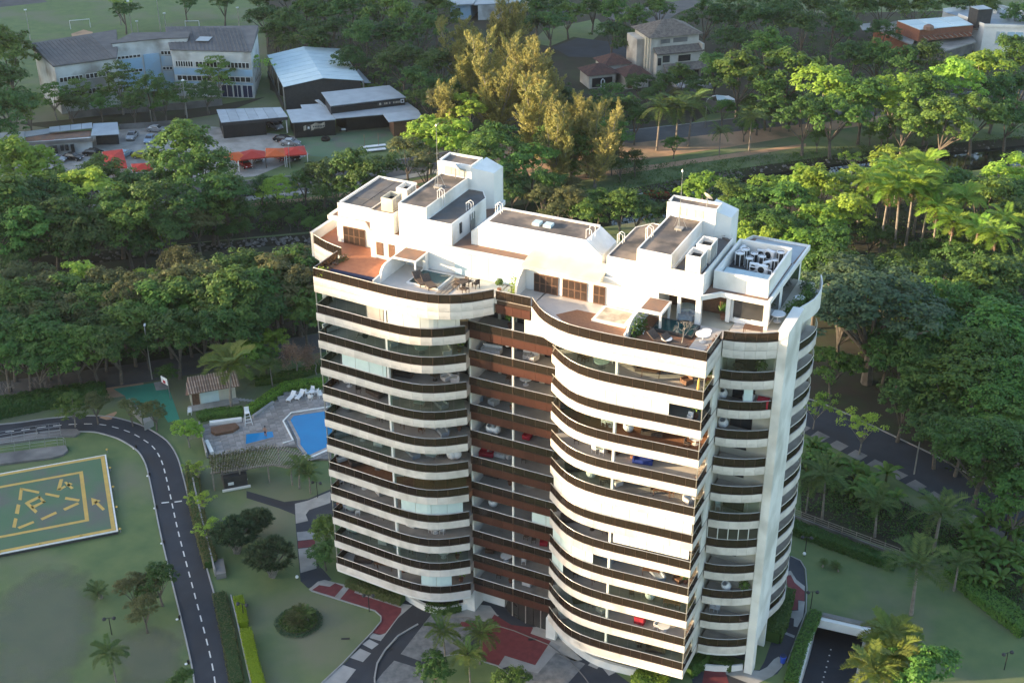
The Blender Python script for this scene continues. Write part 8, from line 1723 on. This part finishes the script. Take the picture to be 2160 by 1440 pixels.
CF_=((1,'pl',c4,1570,470,'green plant',0),(2,'sw',c4,1430,665,'lilac-white covered sofa',.1),(2,'aw',c4,1700,705,'white armchair right of the column',.4),(2,'aw',c4,1745,720,'second white armchair right of the column',-.3),(2,'pd',c4,1290,610,'dark plant at the left end',0),(3,'tw',c4,1690,905,'white table right of the column',0),(3,'co',c4,1560,880,'wooden chair left of the column',0),(4,'ag',c4,1340,1020,'grey armchair',.2),(4,'aw',c4,1445,1055,'white armchair',-.3),(4,'pl',c4,1585,1090,'yellow-green plant beside the column',0),(5,'eg',c4,1430,1265,'white egg chair',.2),(5,'eg',c4,1480,1275,'second white egg chair',-.2),(5,'ar',c4,1700,1315,'red armchair right of the column',0),
(6,'sr',c6,1315,80,'red sofa',.2),(6,'sw',c6,1400,80,'pale sofa beside the red one',0),(6,'aw',c6,1490,95,'white armchair',-.4),(6,'cb',c6,1610,130,'dark chair right of the column',.4),(7,'ha',c6,1660,365,'white hammock right of the column',.1),(7,'sd',c6,1350,240,'dark sofa left of the column',0),(7,'pd',c6,1500,310,'small dark plant left of the column',0),(8,'eg',c6,1380,480,'white rounded chair',0),(8,'pd',c6,1240,420,'dark plant at the left end',0),(9,'ar',c6,1770,790,'red armchair at the right end',.3),(9,'cb',c6,1690,770,'dark chair beside the red armchair',.4),(9,'cb',c6,1630,745,'dark chair right of the column',0),(10,'tw',c6,1470,920,'round white table',0),(10,'ao',c6,1340,850,'wooden armchair',.2),(10,'cw',c6,1610,940,'white chair right of the column',.3),(11,'pl',c6,1505,1090,'tall green plant beside the column',0),(11,'cb',c6,1410,1050,'dark chair',.3),(11,'kw',c6,1640,1110,'pale cabinet right of the column',0))
for k,kd,c,x,y,w,rz in CF_:F(kd,c,x,y,k,sto(k,w+' in the recessed centre'),rz,1.0,SB)
RF_=((1,'tg',c5,620,650,'large round pale table',0),(1,'co',c5,400,570,'wooden chair in the curved part',.4),(1,'cw',c5,565,590,'white chair behind the round table',.2),(1,'cw',c5,700,610,'white chair right of the round table',-.9),(1,'sd',c5,1070,690,'dark wicker sofa right of the column',.2),(1,'tq',c5,1120,730,'dark table before the wicker sofa',.2),(1,'ao',c5,1480,815,'orange wooden armchair near the corner',-.6),(1,'pd',c5,1690,800,'plants in the side corner',0),(1,'co',c5,450,590,'second wooden chair in the curved part',-.4),
(2,'pl',c5,1570,1160,'bright sunlit palm plant in the corner',0),(2,'cw',c5,1510,1190,'white chair beside the palm plant',0),(3,'sd',c5,300,1060,'wicker sofa in the curved part',.5),(3,'cb',c5,480,1180,'dark chair in the curved part',0),(3,'tw',c5,720,1240,'white table left of the column',0),(3,'cw',c5,650,1230,'white chair left of the white table',1.3),(3,'eg',c5,905,1290,'white round chair right of the column',0),(3,'tw',c7,1680,85,'small white table at the corner',0),(3,'cb',c7,1590,115,'black chair at the corner',1.4),(3,'sd',c5,1130,1330,'dark sofa right of the column',.2),
(4,'tg',c7,630,165,'glass dining table',.3),(4,'cw',c7,560,120,'white chair left of the glass table',1.2),(4,'cw',c7,680,135,'white chair behind the glass table',.2),(4,'cw',c7,590,175,'white chair in front of the glass table',3),(4,'cw',c7,670,200,'white chair right of the glass table',-1.6),(4,'ao',c7,800,190,'orange wooden armchair left of the column',-.4),(4,'sb',c7,1110,290,'deep blue sofa',.2),(4,'pd',c7,1000,240,'dark plant beside the blue sofa',0),(4,'cb',c7,390,75,'dark chair in the curved part',.4),
(5,'eg',c7,545,440,'pale hanging egg chair',.5),(5,'tq',c7,740,500,'dark wooden table left of the column',.3),(5,'tq',c7,1320,630,'brown dining table',.2),(5,'co',c7,1230,610,'brown chair left of the dining table',1.4),(5,'co',c7,1420,640,'brown chair right of the dining table',-1.4),(5,'co',c7,1340,590,'brown chair behind the dining table',.1),(5,'sd',c7,380,370,'wicker sofa in the curved part',.6),(5,'aw',c7,830,530,'white armchair beside the column',-.6),(5,'aw',c7,1610,720,'pale armchair at the corner',1.0),(5,'cb',c7,690,510,'dark chair at the wooden table',.9),
(7,'cb',c7,700,1045,'dark chair left of the column',.3),(7,'td',c7,560,1010,'dark table in the curved part',0),(7,'sd',c7,330,920,'dark sofa in the curved part',.6),(7,'ao',c7,1170,1280,'golden wooden armchair',0),(8,'sg',c7,720,1330,'grey sofa left of the column',-.2),(8,'tq',c8,1010,130,'wooden table right of the column',.2),(8,'sg',c8,1060,160,'blue grey sofa right of the column',-.8),(8,'ao',c8,1260,200,'wooden armchair near the corner',-.5),(8,'pm',c8,1320,215,'plant near the corner',0),
(9,'eg',c8,1010,350,'beige round chair right of the column',0),(9,'tq',c8,1200,420,'wooden dining table',.2),(9,'co',c8,1150,405,'wooden chair left of the dining table',1.4),(9,'co',c8,1250,430,'wooden chair right of the dining table',-1.4),(9,'tq',c8,540,210,'brown table left of the column',.4),(9,'co',c8,490,190,'brown chair left of the brown table',1.3),(9,'cb',c8,320,150,'dark chair in the curved part',.5),(9,'cb',c8,830,330,'dark chair right of the column',.5),
(10,'aw',c8,560,475,'white armchair left of the column',-.4),(10,'kr',c8,905,575,'red cabinet right of the column',0),(10,'tw',c8,1120,650,'white table',0),(10,'sd',c8,380,380,'dark sofa in the curved part',.6),(10,'cb',c8,460,420,'dark chair in the curved part',.3),(10,'cw',c8,1060,630,'white chair left of the white table',1.3),(11,'sd',c8,1050,830,'brown sofa right of the column',.2),(11,'kw',c8,210,520,'pale cabinet in the curved part',.7),(11,'td',c8,900,790,'dark table right of the column',0),(11,'cb',c8,500,640,'dark chair left of the column',.4))
for k,kd,c,x,y,w,rz in RF_:F(kd,c,x,y,k,sto(k,w+' in the right wing'),rz,1.0,SB)
NF_=((1,'pm',cR,715,610,'bushy green plant',0),(1,'td',cR,520,615,'dark table',0),(2,'eg',cR,410,815,'pale blue covered chair',0),(2,'kw',cR,610,840,'white board cabinet',0),(2,'kr',cR,710,880,'red and green box',.1),(3,'eg',cR,405,1050,'white round stool',0),(5,'sg',cR,330,1430,'grey sofa',1.2),(6,'tg',c7,1900,720,'glass table with chairs',0),(6,'cw',c7,1960,720,'white chair',.4),(9,'eg',c8,1535,160,'white oval chair at the left',.3),(9,'eg',c8,1745,205,'white oval chair at the right',-.3),(9,'pm',c8,1890,230,'green plant beside the fin',0),(10,'cw',c8,1570,440,'white chair',.2),(10,'cw',c8,1620,445,'second white chair',-.2),(11,'bk',c8,1490,610,'exercise machine',.5))
for k,kd,c,x,y,w,rz in NF_:F(kd,c,x,y,k,sto(k,w+' in the bay by the fin'),rz,1.0,SB)
def FT(kind,c,x,y,label,rz=0.0,s=1.0,z=38.51,group=None):p=c(x,y,z);return K9[kind].put(label,(p.x,p.y,z),rz,group,s)
FT('dc',c1,1110,1245,'dark wicker lounger beside the left roof terrace pool',.9,1.1);FT('dc',c1,1190,1275,'second dark wicker lounger beside the left roof terrace pool',.9,1.1)
FT('td',c1,1510,1300,'dark round table near the left roof terrace railing',0,1.2);
for i,(x,y,lb)in enumerate(((1450,1300,'left of the dark table'),(1540,1340,'in front of the dark table'),(1570,1270,'behind the dark table'),(1640,1290,'apart at the curved corner'))):FT('cb',c1,x,y,'dark wicker chair '+lb+' on the left roof terrace',i*1.4,1.1,group='wicker chairs on the left roof terrace')
FT('pd',c1,1860,1330,'small dark potted plant at the vine wall on the roof terrace',0,.9)
FT('tw',cD,690,1290,'large white round table on the right roof terrace',0,1.1);FT('tw',cD,720,1245,'small white round table behind the large one on the right terrace',0,.75)
FT('tw',cD,400,1310,'white round side table between the brown daybeds',0,.8);FT('dc',cD,345,1300,'brown daybed left of the white side table on the right terrace',1.3,1.2);FT('dc',cD,455,1330,'brown daybed right of the white side table on the right terrace',1.3,1.2)
FT('tw',cD,1285,1130,'white round table on the corner terrace behind the fin',0,1.15);FT('kw',cD,1040,1150,'white bench box below the corner terrace window',.0,(2.2,.6,.6));FT('kw',cD,1130,1170,'white bench end right of the bench box below the corner window',0,(1.2,.6,.7))
for x,y,r_,lb in((530,1110,.4,'left'),(590,1115,-.3,'right')):FT('ag',cD,x,y,'pale armchair on the %s under the covered roof terrace'%lb,r_,1.1)
FT('tg',cD,560,1070,'glass dining table under the covered roof terrace',0,1.1);FT('tq',cD,1090,1235,'wooden table behind the bay railing of the corner terrace',.1);FT('pd',cD,850,1110,'dark potted shrub at the terrace corner column',0,1.1)
def bush(nm,label,pts,n,m,r,h,seed,leaf=.22,cat='plant',z=38.5):
 rng=np.random.default_rng(seed);base=Vector((pts[0][0],pts[0][1],z));t=thing(nm,label,cat,base);P=np.array(resample(pts,n=max(2,len(pts)*4)));i=rng.integers(0,len(P),n)
 u=unit(rng,n);u[:,2]=np.abs(u[:,2]);C_=np.column_stack([P[i]-np.array([base.x,base.y]),np.zeros(n)])+u*rng.uniform(.3,1,(n,1))*np.array([r,r,h]);link('foliage',leafmesh('foliage',C_,u+np.array([0,0,.4])+rng.normal(size=(n,3))*.4,leaf,m,seed=seed),t)
 mb=MB();mb.tube([(0,0,0),(.05,.02,h*.5)],.04,5);mb.build('stem','bark',t);return t
bush('terrace_shrub','bright green shrub at the left front corner of the roof terrace',[(.35,.4),(1.3,.35)],260,'L_light',.45,1.25,71);bush('terrace_planting','dry brown planting along the inner rail of the left roof terrace',[(.6,1.4),(.5,4.3)],300,'L_pink',.45,.5,72);bush('terrace_planting','olive creeper at the corner of the left terrace rail',[(.5,3.6),(.9,4.9)],180,'L_olive',.5,.8,76)
bush('climbing_vine','yellow-green vine on the curved terrace wall above the centre',[(19.6,3.9),(19.65,6.0)],420,'L_light',.28,2.4,73);bush('flowering_shrub','tall dark shrub with white flowers beside the right terrace divider',[(32.9,1.2),(33.1,3.4)],520,'L_mid',.5,2.0,74);bush('flower_cluster','white blossoms on the tall shrub of the right terrace',[(33.0,1.3),(33.3,3.2)],30,'fabricw',.58,2.1,75,.2,'flowers')
bush('terrace_planting','dry plants along the side railing of the right roof terrace',[(39.85,.7),(39.9,4.0)],320,'L_pink',.3,.9,77);bush('terrace_hedge','dense green shrubs filling the rear side terrace behind the fin',[(44.3,11.8),(44.9,14.2),(45.0,17.0)],1500,'L_mid',.85,1.5,78);bush('agave','spiky grey-green plant at the back of the side terrace',[(44.2,17.6),(44.4,18.4)],260,'L_blue',.8,1.3,79)
bush('balcony_flowers','yellow-green plants on the side corner of the first balcony from the top',[(39.95,.6),(39.95,3.2)],260,'L_olive',.25,1.1,80,z=ZS[1])
for k in(4,5,7,8,9,10):bush('balcony_plant','brownish plant hanging at the side corner of the %s balcony from the top'%{4:'fourth',5:'fifth',7:'seventh',8:'eighth',9:'ninth',10:'tenth'}[k],[(39.95,.5),(39.95,2.6)],120,'L_olive' if k%2 else 'L_pink',.25,1.2,80+k,z=ZS[k])
t=thing('folded_parasol','golden folded parasol at the right corner of the first balcony from the top','parasol',(39.5,.5,ZS[1]));mb=MB();mb.lathe(0,0,[(.06,.3),(.16,.5),(.12,1.6),(.04,1.9)],8);mb.build('cloth','painty',t);mb=MB();mb.tube([(0,0,0),(0,0,2.0)],.025,5);mb.build('pole','woodp',t)
t=thing('pendant_lamp','white pendant lamp hanging in the recessed centre on the second balcony from the top','lamp',(19.0,4.4,ZS[2]));mb=MB();mb.lathe(0,0,[(.22,1.55),(.16,1.85),(.03,1.9)],12);mb.build('shade','plastic',t);mb=MB();mb.tube([(0,0,1.9),(0,0,2.22)],.015,4);mb.build('cord','dark',t)
